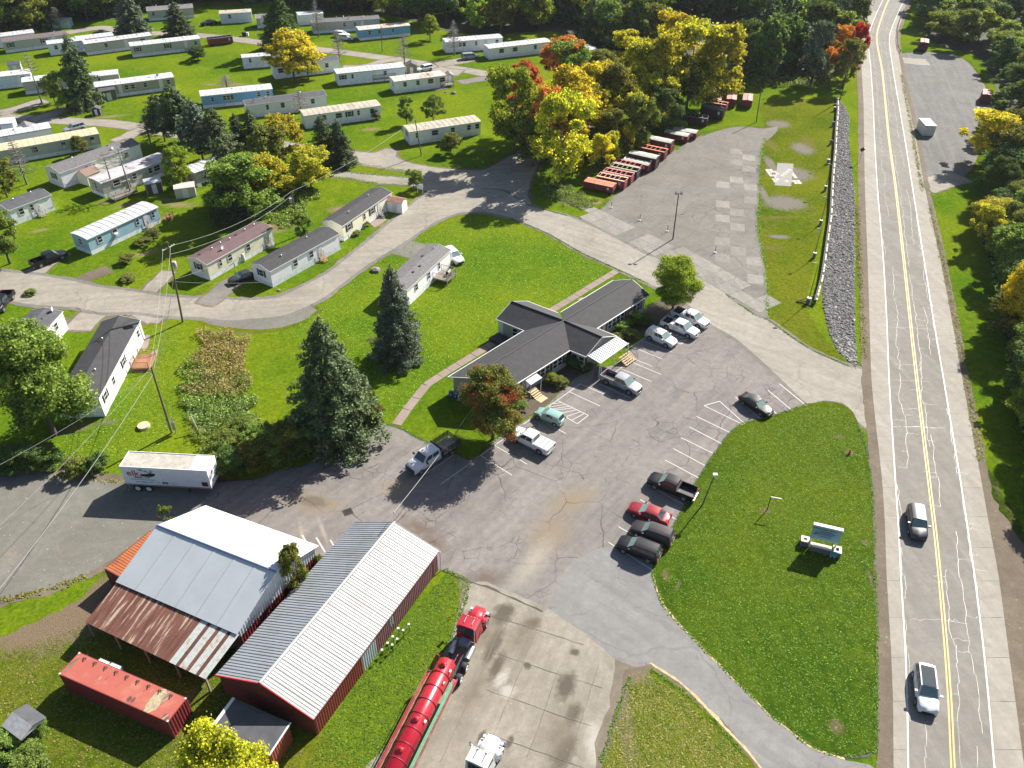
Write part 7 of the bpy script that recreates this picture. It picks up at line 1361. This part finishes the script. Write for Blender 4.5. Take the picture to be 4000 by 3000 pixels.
tree((2010,600),(2015,235),112,'bm',LB,'tall green tree at the left end of the yellow row',GT); tree((2058,520),(2068,225),72,'bm',LOR,'orange-topped maple behind the tall green tree by the junction')
tree((2195,350),(2200,138),102,'bm',LOR,'wide maple half orange half green beside the end-on white home'); tree((2225,370),(2240,150),85,'bm',LG,'green maple crown merging with the orange one')
tree((2185,720),(2160,345),118,'bm',LYG,'yellow-green tree at the near end of the row by the junction',rz=1); tree((2215,610),(2235,262),122,'bm',LY,'golden yellow tree in the middle of the row above the junction')
tree((2120,640),(2100,330),70,'bm',LOR,'orange-yellow tree left of the golden one'); tree((2235,690),(2225,520),55,'bm',LY,'low bright yellow tree at the foot of the row')
tree((2330,500),(2420,232),100,'bm',LY,'bright yellow tree with bare stems showing, above the dumpster row'); tree((2400,520),(2500,235),80,'bm',LOL,'olive-brown tree right of the bright yellow one')
tree((2480,470),(2560,150),110,'bm',LYG,'olive-yellow tree behind the tarped dumpsters'); tree((2570,455),(2620,95),110,'bm',LYG,'tall yellow-green tree left of the largest crown')
tree((2680,430),(2700,62),125,'bm',LYG,'largest yellow-green tree above the shaded dumpsters'); tree((2790,420),(2810,80),110,'bm',LYG,'right-hand big yellow-green tree by the end-on dumpsters'); tree((2620,330),(2690,40),90,'bm',LY,'yellow crown top behind the largest yellow-green tree')
tree((2500,590),(2495,370),62,'bm',LG,'dark green tree hanging over the second tarped dumpster'); tree((2590,520),(2590,330),80,'bm',LD,'dark tree in the shade above the tarped dumpsters')
tree((2345,668),(2335,525),52,'bm',LY,'small round yellow tree nearest the orange-lidded dumpster'); tree((2385,640),(2385,508),42,'bm',LYG,'small green-yellow tree next to the round yellow one'); tree((2440,610),(2445,478),36,'bm',LYG,'slim yellow-green tree behind the green dumpster')
tree((2830,385),(2825,285),36,'bo',LG,'pale leafy shrub tree behind the end-on dumpsters'); tree((2120,625),(2115,560),36,'bo',LG,'bare-looking shrub between road and yellow trees')
tree((2065,560),(2090,430),60,'bm',LG,'green undergrowth tree below the orange maple'); tree((2300,640),(2290,560),40,'bm',LD,'dark shrub tree behind the small yellow ones')
tree((2180,560),(2170,300),90,'bm',LYG,'yellow-green tree behind the golden one'); tree((2290,560),(2330,330),85,'bm',LYG,'broad yellow-green tree between golden and bright yellow trees'); tree((2390,600),(2380,420),70,'bm',LOL,'olive tree behind the slim yellow-green one'); tree((2450,540),(2440,340),85,'bm',LYG,'yellow-olive tree above the second tarped dumpster'); tree((2540,500),(2540,280),90,'bm',LYG,'olive-yellow tree in front of the tall yellow-green one'); tree((2640,450),(2640,210),100,'bm',LOL,'shaded olive tree at the foot of the largest crown'); tree((2740,430),(2750,230),90,'bm',LYG,'low yellow-green tree above the black dumpster'); tree((2080,650),(2060,430),80,'bm',LG,'green tree below the tall one at the junction'); tree((2260,480),(2290,250),80,'bm',LY,'second golden tree behind the row'); tree((2350,330),(2380,190),70,'bm',LOL,'olive tree behind the bright yellow one'); tree((2450,280),(2480,110),70,'bm',LYG,'yellow-green tree at the wood edge left of the tall row')
# park trees
tree((341,418),(280,132),66,'cm',NG,'tall spruce standing before the long white homes, upper left'); tree((270,425),(235,268),62,'bm',LG,'dark leafy tree left of the tall spruce'); tree((215,400),(205,290),40,'bm',LOL,'olive tree beside the grey white-roofed home')
tree((527,136),(490,-35),66,'cm',NB,'large grey-green spruce at the top, left of the upper grey home'); tree((705,140),(690,6),58,'cm',NG,'spruce in front of the grey home by the woods')
tree((645,552),(622,365),54,'ct',NG,'dark conifer at the left of the group by the lane'); tree((712,568),(680,330),62,'ct',NG,'broad dark conifer second in the lane group'); tree((795,628),(752,385),62,'ct',NB,'tall grey-green conifer leaning in the lane group'); tree((740,560),(725,350),50,'ct',NG,'dark conifer behind the leaning one')
tree((905,800),(884,535),85,'cm',NG,'tall dark spruce over the weathered home'); tree((865,640),(868,420),58,'ct',NG,'flat-topped conifer right of the lane group'); tree((992,560),(965,425),50,'cm',NG,'dark round conifer by the white grey-roofed home'); tree((935,560),(925,440),34,'cm',NG,'narrow dark conifer before the grey-roofed home')
tree((708,735),(692,566),52,'bm',LB,'bright green upright tree beside the burnt-out home'); tree((1150,318),(1140,118),112,'bm',LY,'big golden tree in front of the white dark-roofed home'); tree((1205,310),(1215,190),55,'bm',LYG,'yellow lower crown at the right of the big golden tree')
tree((1110,200),(1105,-40),80,'cm',LD,'big dark green tree above the golden tree at the top edge'); tree((1055,190),(1050,110),30,'cm',NG,'small dark conifer at the lane below the big dark tree'); tree((1680,158),(1675,58),38,'bm',LB,'small round green tree alone at the edge of the woods')
tree((1058,690),(1035,485),88,'bm',LOL,'olive tree in the thicket left of the conifer pair'); tree((1118,650),(1140,440),92,'bm',LYG,'yellow-green spreading tree above the thicket'); tree((1215,730),(1200,570),98,'bm',LYG,'olive tree at the right of the thicket'); tree((1060,800),(1040,600),100,'bm',LYG,'brownish green tree in the middle of the thicket')
tree((975,860),(955,600),125,'bm',LG,'wide green tree at the lower left of the thicket'); tree((1000,790),(985,600),95,'bm',LG,'green tree behind the wide one in the thicket'); tree((1100,760),(1095,680),50,'bm',LG,'low green tree at the lower edge of the thicket'); tree((905,860),(900,700),70,'cm',NG,'dark conifer at the bottom of the thicket')
tree((1273,638),(1268,448),38,'ct',NG,'left conifer of the pair by the lane bend'); tree((1334,645),(1322,470),58,'cm',NG,'right, wider conifer of the pair by the lane bend'); tree((1590,488),(1588,372),32,'bm',LG,'left one of two small green trees on the corner lawn'); tree((1692,482),(1692,372),46,'bm',LG,'right, larger one of two small green trees on the corner lawn')
tree((1762,600),(1760,525),42,'bm',LOL,'round bush in front of the cream-roofed corner home',cat='bush',name='round_bush'); tree((1617,748),(1638,662),34,'bo',LG,'small spreading tree over the white arched park sign'); tree((1632,742),(1690,665),38,'bo',LG,'right half of the spreading tree by the park sign')
tree((320,607),(316,532),34,'bm',LOL,'dark shrub tree hiding the front of the yellow-roofed home'); tree((30,770),(15,615),62,'bm',LOL,'dark olive tree at the left edge above the home with wooden steps'); tree((1190,938),(1190,828),42,'bm',LG,'round dark green shrub at the foot of the dark utility pole',cat='bush',name='round_bush')
tree((775,235),(775,178),36,'bm',LD,'round dark bush at the right end of the shuttered home',cat='bush',name='round_bush'); tree((888,345),(885,290),40,'dead',None,'brown leafless bush on the upper park lawn',cat='bush',name='bare_bush')
DG_ = 'bare dead trees in the park'
for b, t, hw, k, lab in [((235,113),(226,25),42,'dead','grey bare tree against the woods, far upper left'),((165,405),(95,200),26,'snag','leaning bare pole tree over the left lane'),((1246,145),(1238,-5),36,'dead','bare tree before the long grey-tan home'),((1328,244),(1316,112),28,'dead','grey bare tree beside the camper van'),
 ((1581,250),(1577,128),34,'dead','bare dark tree behind the brown shed'),((1775,217),(1752,75),36,'dead','bare tree in front of the white home with dark eaves'),((590,568),(580,445),46,'dead','pale twisted bare tree at the left of the conifer group'),((106,720),(45,540),42,'dead','bare broken tree in front of the yellow-roofed home'),
 ((1180,462),(1165,345),32,'dead','bare tree in front of the dark-grey-roofed white home'),((450,757),(402,588),14,'snag','left charred pole by the burnt-out home'),((512,757),(468,574),14,'snag','right charred pole by the burnt-out home')]:
    tree(b, t, hw, k, None, lab, DG_)
# hedge row and bushes along the yard, planted beds
BG = 'bushes along the yard edge'; k = 0
for x, y, hw, hpx, m_, adj in [(300,1850,55,60,LOL,'leftmost low olive bush behind the trailer'),(380,1838,50,50,LD,'dark low bush at the trailer tail'),(870,1855,60,80,LG,'green bush right of the trailer nose'),(930,1850,60,95,LD,'dark bush in the hedge below the vine tangle'),(1000,1835,65,120,LOL,'olive bush in the middle of the hedge'),(1070,1815,70,140,LG,'tall green bush in the hedge'),
 (1140,1795,70,150,LOL,'broad olive bush left of the pointed conifer foot'),(1215,1775,62,150,LD,'dark bush under the pointed conifer, left side'),(1290,1760,60,120,LD,'dark bush directly under the pointed conifer'),(1360,1712,55,110,LOL,'olive bush under the pointed conifer, right side'),(1425,1685,50,110,LG,'green bush near the end of the hedge'),(1472,1655,38,80,LOL,'last pale bush before the footpath'),(1440,1600,40,70,LOL,'shrub above the last hedge bush'),
 (900,1760,70,70,LG,'green mound bush in the rough patch'),(1010,1760,60,80,LG,'leafy bush on the rough patch edge'),(960,1690,60,60,LG,'bush among tall weeds, lower part'),(60,1830,80,80,LD,'dark bush in the maple shade at the left edge'),(170,1820,80,70,LD,'dark bush below the huge maple')]:
    tree((x,y),(x,y-hpx),hw,'bm',m_,adj,BG,'bush','bush')
for x, y, hw, hpx, m_, lab in [(2430,1300,34,38,LG,'green shrub in the bed right of the entry gable'),(2465,1262,36,46,LB,'bright shrub in the bed by the office wall'),(2500,1278,26,30,LD,'dark clipped shrub near the white suv'),(2468,1320,34,30,LOL,'low brownish shrub in front of the bed'),(2412,1330,28,26,LOL,'small shrub at the bed corner'),(2520,1265,30,30,LD,'dark shrub under the round maple'),
 (2155,1498,32,34,LB,'bright shrub by the side steps of the office'),(2185,1505,34,28,LOL,'dry brown shrub beside the bright one'),(2235,1440,40,46,LD,'dark shrub in the inner corner of the office'),(2290,1445,30,28,LD,'small dark shrub in the entry shade'),(2005,1650,36,30,LRG,'reddish shrub at the foot of the turning maple'),(2030,1600,32,30,LG,'green shrub left of the side steps')]:
    tree((x,y),(x,y-hpx),hw,'bm',m_,lab,'shrubs planted along the office','shrub','shrub')
for x, y, hw, hpx, lab in [(500,1025,36,30,'shrub at the front corner of the sky-blue home'),(560,955,34,22,'low plants along the sky-blue home wall'),(600,925,34,32,'leafy plant by the steps of the sky-blue home'),(1355,450,36,40,'shrub climbing the cream-roofed home, left'),(1410,440,34,38,'shrub climbing the cream-roofed home, middle'),(1470,465,22,38,'narrow shrub at the right end of the cream-roofed home'),(1422,885,22,18,'flowering shrub by the cream home steps'),(1390,918,20,14,'pale shrub before the cream home'),(1030,960,22,24,'plant by the propane tanks'),(120,250+900,24,16,'low bush near the left road edge'),(500,1115-20,36,18,'grassy shrub mound on the lawn by the road'),(30,2950,80,60,'leafy bush in the lower left corner'),(130,2990,80,50,'second leafy bush at the bottom left edge'),(150,2880,50,50,'bush under the grey shelter roof'),(1760,562,40,36,'bright little bush beside the round bush') ,(1255,2230,24,60,'vine bush between the barns'),(700,985-250,30,20,'bush in front of the bright green tree')]:
    tree((x,y),(x,y-hpx),hw,'bm',LG if 'bush' in lab else LOL,lab,'small shrubs by the homes and yards','shrub','shrub')

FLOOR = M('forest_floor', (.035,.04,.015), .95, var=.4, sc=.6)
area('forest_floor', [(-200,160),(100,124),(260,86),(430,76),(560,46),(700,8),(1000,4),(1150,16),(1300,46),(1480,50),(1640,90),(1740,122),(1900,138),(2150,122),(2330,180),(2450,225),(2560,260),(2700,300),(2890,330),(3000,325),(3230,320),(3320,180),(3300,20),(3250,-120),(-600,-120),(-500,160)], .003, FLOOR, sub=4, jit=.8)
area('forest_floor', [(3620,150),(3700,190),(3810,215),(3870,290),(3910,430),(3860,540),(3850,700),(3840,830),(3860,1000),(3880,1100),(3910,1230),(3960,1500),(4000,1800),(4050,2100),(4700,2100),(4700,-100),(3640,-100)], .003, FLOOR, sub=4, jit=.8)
# the woods: single trees in front, one mass behind
WG = [LD,LG,LD,LG,LOL,LD,LG,NG,LYG]
def wood(region, n, hr, rad, mats, label, group, kinds=('bl','bl','bl','cl'), seed=1, minD=5.0, ex=None):
    r_ = random.Random(seed); f = in_poly_w(region); xs = [p.x for p in region]; ys = [p.y for p in region]; out = []; tries = 0
    while len(out) < n and tries < 60000:
        tries += 1; q = Vector((r_.uniform(min(xs),max(xs)), r_.uniform(min(ys),max(ys)), 0))
        if f(q) and all((q-o).length > minD for o in out): out.append(q)
    for q in out:
        h = r_.uniform(*hr); kd = r_.choice(kinds); m_ = r_.choice(mats); 
        if kd == 'cl' and m_ not in (NG, NB): m_ = NG
        tree_at(q, h, r_.uniform(*rad), kd, m_, label, group, 'tree')
    return out
def in_poly_w(P_):
    def f(q):
        c = False; n = len(P_)
        for i in range(n):
            a, b = P_[i], P_[i-1]
            if (a.y > q.y) != (b.y > q.y) and q.x < (b.x-a.x)*(q.y-a.y)/(b.y-a.y)+a.x: c = not c
        return c
    return f
edge = PL([(-120,150),(100,128),(260,90),(430,80),(540,62),(700,12),(1000,10),(1160,25),(1300,55),(1480,62),(1640,98),(1720,140),(1900,148),(2100,130),(2220,140),(2330,190),(2450,235)])
back = [Vector((190,300,0)),Vector((-230,300,0))]
w1 = wood(PL([(-120,150),(100,128),(260,90),(430,80),(560,50),(700,12),(1000,8),(1150,20),(1300,50),(1480,55)])+[P(1480,55)+Vector((0,22,0)),P(1000,0)+Vector((0,16,0)),P(-120,150)+Vector((0,24,0))], 78, (12,18), (4.6,6.4), WG, 'dark tree in the dense wood along the upper left edge', 'wood trees along the upper left edge', seed=2, minD=4.2)
w2 = wood(PL([(1480,60),(1640,92),(1740,125),(1900,140),(2150,125),(2230,135),(2330,180),(2450,225),(2560,200),(2560,100),(2400,20),(1480,-10)]), 60, (10,16), (4.4,6.2), [LD,LG,LG,LD,LOL,LYG,LB], 'tree in the shaded wood above the middle homes', 'wood trees along the upper middle edge', seed=4, minD=4.4)
w3 = wood(PL([(2890,345),(3000,340),(3120,345),(3230,330),(3310,270),(3330,180),(3300,60),(3200,20),(3050,40),(2920,110),(2880,230)]), 44, (13,18), (4.6,6.0), [LD,LD,LG,NB], 'tall dark tree in the block left of the highway bend', 'trees of the dark block left of the highway bend', ('bl','bl','bm','cl'), seed=5, minD=4.2)
tree((3290,345),(3275,150),58,'bm',LOL,'brownish tree at the right corner of the dark block'); tree((3322,300),(3305,80),40,'bm',LRED,'crimson tree top beside the highway bend'); tree((3258,300),(3242,82),50,'bm',LOR,'pale orange tree left of the crimson one'); tree((3318,250),(3312,170),24,'bm',LRED,'small red tree below the crimson one'); tree((3125,60),(3120,-30),30,'bm',LOR,'orange tree at the very top by the bend'); tree((3200,70),(3190,-30),55,'bm',LYG,'yellow-green tree at the very top by the bend')
w4 = wood(PL([(3590,90),(3640,175),(3700,200),(3800,215),(3860,260),(3900,340),(3900,430),(3850,540),(3840,640),(3830,740),(3960,760),(4200,700),(4300,200),(4200,-60),(3700,-60),(3580,-40)]), 92, (7,11), (4.0,5.8), [LG,LD,LG,LB,LD,LOL,LD], 'green tree in the wood right of the gravel lot', 'trees right of the gravel lot', ('bl','bm','bl','bm'), seed=6, minD=4.4)
w5 = wood(PL([(3880,740),(3860,830),(3885,960),(3905,1100),(3935,1230),(3965,1400),(4000,1600),(4020,1800),(4060,2000),(4180,2000),(4200,700)]), 50, (6,9.5), (3.2,4.8), [LG,LG,LOL,LYG,LD,LB], 'tree in the green belt right of the highway', 'trees of the belt right of the highway', ('bm','bm','bh'), seed=8, minD=3.6)
tree((3850,640),(3880,435),110,'bm',LY,'large golden-brown tree at the lower right corner of the gravel lot'); tree((3920,700),(3960,480),90,'bm',LOL,'olive-gold tree behind the golden-brown one'); tree((3950,1300),(3960,1030),85,'bh',LY,'bright yellow tree crown over the green belt, right edge'); tree((3840,560),(3835,450),50,'bm',LG,'green tree left of the golden-brown crown')
tree((3835,960),(3830,800),60,'bm',LYG,'yellow-green tree leaning toward the highway'); tree((4050,3050),(4010,2860),60,'bm',LOL,'dark bush cut by the lower right corner')
# far mass of the woods in one object, built from joined crowns
def mass(name, regions, label, seed):
    rg = np.random.default_rng(seed); base = [broad(100+i, 520, .75, base=.0, puffs=20) for i in range(5)]; vs = []
    for (poly, n, hr, rad) in regions:
        f = in_poly_w(poly); xs = [p.x for p in poly]; ys = [p.y for p in poly]; c = 0
        while c < n:
            q = Vector((rg.uniform(min(xs),max(xs)), rg.uniform(min(ys),max(ys)), 0))
            if not f(q): continue
            c += 1; b = base[rg.integers(5)]; a = rg.uniform(0,6.28); s_ = rg.uniform(*rad)/3.5; h = rg.uniform(*hr)/10; v = b.copy(); x = (v[:,0]*cos(a)-v[:,1]*sin(a))*s_+q.x; y = (v[:,0]*sin(a)+v[:,1]*cos(a))*s_+q.y; vs.append(np.stack([x,y,v[:,2]*h],1))
    v = np.concatenate(vs); me = npmesh(name, v, quadmesh(v), LD); o = inst(name, me); tag(o, label, 'wood', kind='stuff'); return o
p0 = P(-120,150); mass('far_woods', [([p0+Vector((-40,20,0)),p0+Vector((0,24,0)),P(430,60)+Vector((0,22,0)),P(1000,5)+Vector((0,14,0)),P(1480,20)+Vector((0,12,0)),P(2400,10),P(2900,90),P(3050,20),P(3250,-40),Vector((90,420,0)),Vector((-260,420,0)),Vector((-260,260,0))], 900, (11,17), (4.2,6.2)),
  ([P(3700,-60),P(4200,-60),P(4400,300),Vector((240,330,0)),Vector((230,460,0)),Vector((118,460,0))], 150, (9,14), (4,6)), ([P(4280,200),P(4400,200),P(4400,2000),P(4200,2000)], 60, (8,13), (4,5))], 'dark far woods filling the top of the view', 3)
# rough growth: tall weeds, vines and grass tufts (nobody could count the stems)
def weeds(name, px, dens, hr, m, label, size=.16, jit=.9, seed=1, z0=0.0):
    rg = np.random.default_rng(seed); poly = PL(px); f = in_poly_w(poly); xs = [p.x for p in poly]; ys = [p.y for p in poly]; A = abs(sum(poly[i].x*poly[i-1].y-poly[i-1].x*poly[i].y for i in range(len(poly))))/2; n = int(A*dens); pts = []
    while len(pts) < n:
        q = Vector((rg.uniform(min(xs),max(xs)), rg.uniform(min(ys),max(ys)), 0))
        if f(q) and all(f(q+Vector((cos(a),sin(a),0))*(2.6*(mnoise.noise(q*.4)+.5))) for a in (0,1.57,3.14,4.71)): pts.append((q.x,q.y))
        elif rg.random() < .02: n -= 1
    pts = np.array(pts); hh = np.array([.35+.65*max(0,mnoise.noise(Vector((x*.45,y*.45,seed)))+.5) for x, y in pts]); z = rg.uniform(.1,1,n)*hh*rg.uniform(hr[0],hr[1],n)+z0
    pos = np.stack([pts[:,0],pts[:,1],z],1); nr = np.tile([0,0,1.0],(n,1)); v = leaf_quads(pos, nr, size, rg, jit, 1.3); o = inst(name, npmesh(name, v, quadmesh(v), m)); tag(o, label, 'weeds', kind='stuff'); return o
WY = leaf_mat('golden_weeds', [(.07,.085,.02),(.13,.135,.035),(.22,.19,.075),(.33,.26,.13)], .35); WG_ = leaf_mat('green_weeds', [(.03,.065,.012),(.07,.13,.018),(.13,.2,.03),(.2,.26,.07)], .35); WLG = leaf_mat('pale_vines', [(.03,.07,.015),(.06,.12,.02),(.12,.18,.035),(.22,.26,.10)], .3)
weeds('tall_golden_weeds', [(740,1290),(850,1270),(985,1290),(990,1420),(1010,1530),(900,1580),(720,1580),(700,1480),(730,1380)], 60, (.5,1.6), WY, 'tall golden weeds on the rough patch beside the lawn', size=.09)
weeds('mixed_growth', [(700,1400),(780,1380),(830,1430),(990,1450),(1030,1560),(980,1640),(800,1660),(660,1600)], 40, (.4,1.4), WG_, 'green growth mixed through the golden weeds', seed=14, size=.1)
weeds('vine_tangle', [(730,1540),(900,1550),(1000,1540),(1020,1620),(960,1660),(800,1700),(680,1690),(690,1590)], 70, (.3,1.1), WLG, 'tangle of pale green vines below the golden weeds', seed=2, size=.09)
weeds('rough_growth', [(690,1650),(800,1620),(1000,1600),(1080,1640),(1200,1650),(1180,1800),(1000,1860),(850,1870),(720,1860),(690,1790),(730,1740),(690,1700)], 45, (.3,1.3), WG_, 'loose overgrown weeds between vines and the yard', seed=12, size=.1)
weeds('hedge_weeds', [(250,1850),(320,1780),(480,1830),(820,1790),(960,1690),(1150,1700),(1330,1660),(1440,1560),(1520,1640),(1480,1665),(1230,1780),(1180,1820),(1000,1868),(830,1870),(640,1880),(470,1870)], 40, (.2,.9), WG_, 'green weeds along the upper edge of the yard', seed=3, size=.1)
weeds('lot_weeds', [(2180,790),(2090,760),(2080,700),(2200,700),(2290,760),(2350,790),(2290,830),(2220,830)], 40, (.2,.7), WLG, 'pale weeds in front of the nearest dumpster', seed=4, size=.1)
weeds('bank_weeds', [(2290,700),(2440,600),(2540,520),(2660,470),(2600,450),(2400,560),(2250,690)], 24, (.2,.9), WG_, 'weeds behind the row of dumpsters', seed=5)
weeds('grove_weeds', [(850,760),(960,730),(1200,720),(1270,760),(1150,900),(1090,910),(1000,860),(880,840)], 26, (.2,.9), WG_, 'undergrowth below the thicket of park trees', seed=6)
weeds('corner_weeds', [(-40,2960),(60,2880),(150,2860),(230,2900),(400,2980),(430,3080),(-60,3080)], 40, (.1,.6), WG_, 'weeds in the lower left corner', seed=7, size=.11)
weeds('bank_undergrowth', [(3850,700),(3830,1000),(3890,1300),(3960,1700),(4020,2000),(4120,2000),(4100,700)], 9, (.2,1.1), WG_, 'undergrowth beneath the green belt right of the highway', seed=8)
weeds('wood_edge_growth', [(2450,240),(2600,330),(2800,400),(2880,350),(3000,350),(3250,345),(3330,270),(3300,250),(2900,240),(2560,200)], 6, (.2,1.4), WG_, 'undergrowth along the shaded wood edge', seed=9, size=.22)

# short tufts that give the near lawns and the paving edges their relief
TG = leaf_mat('grass_tufts', [(.036,.08,.006),(.048,.10,.007),(.065,.12,.009),(.09,.14,.012)], .2); TG2 = leaf_mat('dry_tufts', [(.06,.10,.009),(.09,.125,.014),(.13,.14,.025),(.19,.17,.05)], .3); TG3 = leaf_mat('park_tufts', [(.065,.135,.007),(.08,.155,.008),(.10,.175,.010),(.13,.20,.014)], .2)
def tufts(name, px, n, size, zr, m, label, seed=1):
    rg = np.random.default_rng(seed); poly = PL(px); A = np.array([(p.x,p.y) for p in poly]); lo, hi = A.min(0), A.max(0); pts = rg.uniform(lo, hi, (n*3,2)); c = np.zeros(len(pts), bool)
    for i in range(len(A)):
        a, b = A[i], A[i-1]; cond = (a[1] > pts[:,1]) != (b[1] > pts[:,1]); c ^= cond & (pts[:,0] < (b[0]-a[0])*(pts[:,1]-a[1])/(b[1]-a[1]+1e-12)+a[0])
    pts = pts[c][:n]; k = len(pts); pos = np.stack([pts[:,0],pts[:,1],rg.uniform(zr[0],zr[1],k)],1); v = leaf_quads(pos, np.tile([0,0,1.0],(k,1)), size, rg, .22, 1.2); o = inst(name, npmesh(name, v, quadmesh(v), m)); tag(o, label, 'grass', kind='stuff')
tufts('lawn_grass', [(3154,1592),(3290,1590),(3335,1640),(3380,1760),(3400,1900),(3414,2250),(3418,2700),(3405,2910),(3290,2930),(3100,2840),(2920,2680),(2760,2520),(2610,2360),(2572,2250),(2640,2080),(2700,1970),(2830,1770),(2910,1680),(3000,1650)], 15000, .08, (.032,.05), TG, 'short mown grass tufts on the sign lawn', 21)
tufts('lawn_grass', [(1680,910),(1850,845),(1990,866),(2260,995),(2390,1062),(2150,1200),(2000,1180),(1900,1330),(1700,1450),(1530,1640),(1400,1640),(1350,1500),(1100,1300),(1250,1200),(1450,1045),(1600,945)], 15000, .09, (.008,.035), TG3, 'grass tufts on the lawn behind the office', 22)
tufts('lawn_grass', [(420,1290),(700,1290),(680,1640),(600,1800),(300,1830),(120,1850),(300,1640)], 6000, .09, (.008,.035), TG3, 'grass tufts around the meter-cabinet pole', 23)
tufts('lawn_grass', [(1840,2290),(1740,2240),(1420,2620),(1240,2900),(1180,3050),(1500,3050),(1650,2700)], 7000, .08, (.008,.03), TG, 'rough grass between the long barn and the tanker', 24)
tufts('lawn_grass', [(0,2560),(330,2440),(460,2380),(900,2700),(1200,2930),(1100,3050),(0,3050)], 8000, .08, (.008,.03), TG2, 'rough patchy grass around the red container', 25)
tufts('lawn_grass', [(2465,2660),(2540,2635),(2640,2700),(2820,2870),(2990,3060),(2340,3060),(2400,2850)], 6000, .08, (.032,.05), TG2, 'rough grass on the triangle by the driveway', 26)
def fringe(lines, dens, width, size, m, label, seed=1, zz=.03):
    rg = np.random.default_rng(seed); pts = []; dens *= .6
    for px in lines:
        c = smooth_loop(PL(px), .5, 0, closed=False)
        for p, q in zip(c, c[1:]):
            L = (q-p).length; t = (q-p).normalized()
            for _ in range(int(L*dens*(.3+1.4*max(0,mnoise.noise(p*.6)+.5)))): r_ = p.lerp(q, rg.random())+Vector((t.y,-t.x,0))*rg.normal(0,width); pts.append((r_.x,r_.y,zz+rg.uniform(0,.05)))
    pos = np.array(pts); v = leaf_quads(pos, np.tile([0,0,1.0],(len(pos),1)), size, rg, .3, 1.2); o = inst('edge_grass', npmesh('edge_grass', v, quadmesh(v), m)); tag(o, label, 'grass', kind='stuff')
fringe([[(1000,1871),(1090,1835),(1181,1822),(1226,1789),(1375,1717),(1488,1658),(1538,1665),(1588,1685),(1655,1721),(1782,1771),(1827,1794),(1877,1771),(1963,1690)],[(3154,1580),(3090,1602),(2995,1632),(2900,1655),(2850,1695),(2800,1760),(2755,1830),(2715,1890),(2670,1990),(2645,2030),(2620,2090),(2590,2150),(2560,2200),(2550,2240),(2560,2283),(2590,2363),(2650,2433),(2740,2523),(2830,2613),(2920,2703),(3000,2783),(3090,2853),(3180,2918),(3290,2955),(3420,2930)],[(3352,1660),(3380,1740),(3400,1860),(3412,2000),(3418,2250),(3425,2500),(3425,2700),(3420,2930)],
 [(1730,2228),(1830,2272),(1800,2400),(1700,2620),(1500,2980)],[(2460,2640),(2410,2780),(2350,2980)],[(2540,2615),(2640,2680),(2740,2765),(2820,2850),(2900,2940)],[(2000,855),(2136,911),(2271,988),(2407,1050),(2533,1110)],[(2059,800),(2217,843)],[(2836,1150),(2949,1231),(3000,1250),(3090,1315),(3181,1372),(3316,1430)]], 60, .11, .075, TG, 'ragged grass along the paving edges', 31)
fringe([[(3000,1245),(2996,1121),(2992,1066),(2960,886),(2965,760),(2970,620),(2990,540)],[(2981,500),(2859,496),(2723,536),(2610,603),(2497,680),(2407,752),(2350,815)],[(1203,604),(1316,618),(1407,640),(1497,653),(1610,672)],[(1284,664),(1407,678),(1606,694)],[(1280,686),(1384,700),(1475,716),(1600,724)]], 34, .25, .12, TG3, 'ragged grass along the park road edges', 32, .01)
fringe([[(340,2250),(200,2300),(60,2335),(0,2345)],[(200,1855),(330,1870),(480,1880),(640,1888),(830,1888)],[(3604,750),(3570,560),(3545,420),(3520,290)],[(3630,800),(3700,1100),(3760,1400),(3830,1800)],[(3350,800),(3360,1100),(3380,1400)]], 40, .25, .12, TG2, 'dry grass fringing the gravel and the verges', 33, .03)
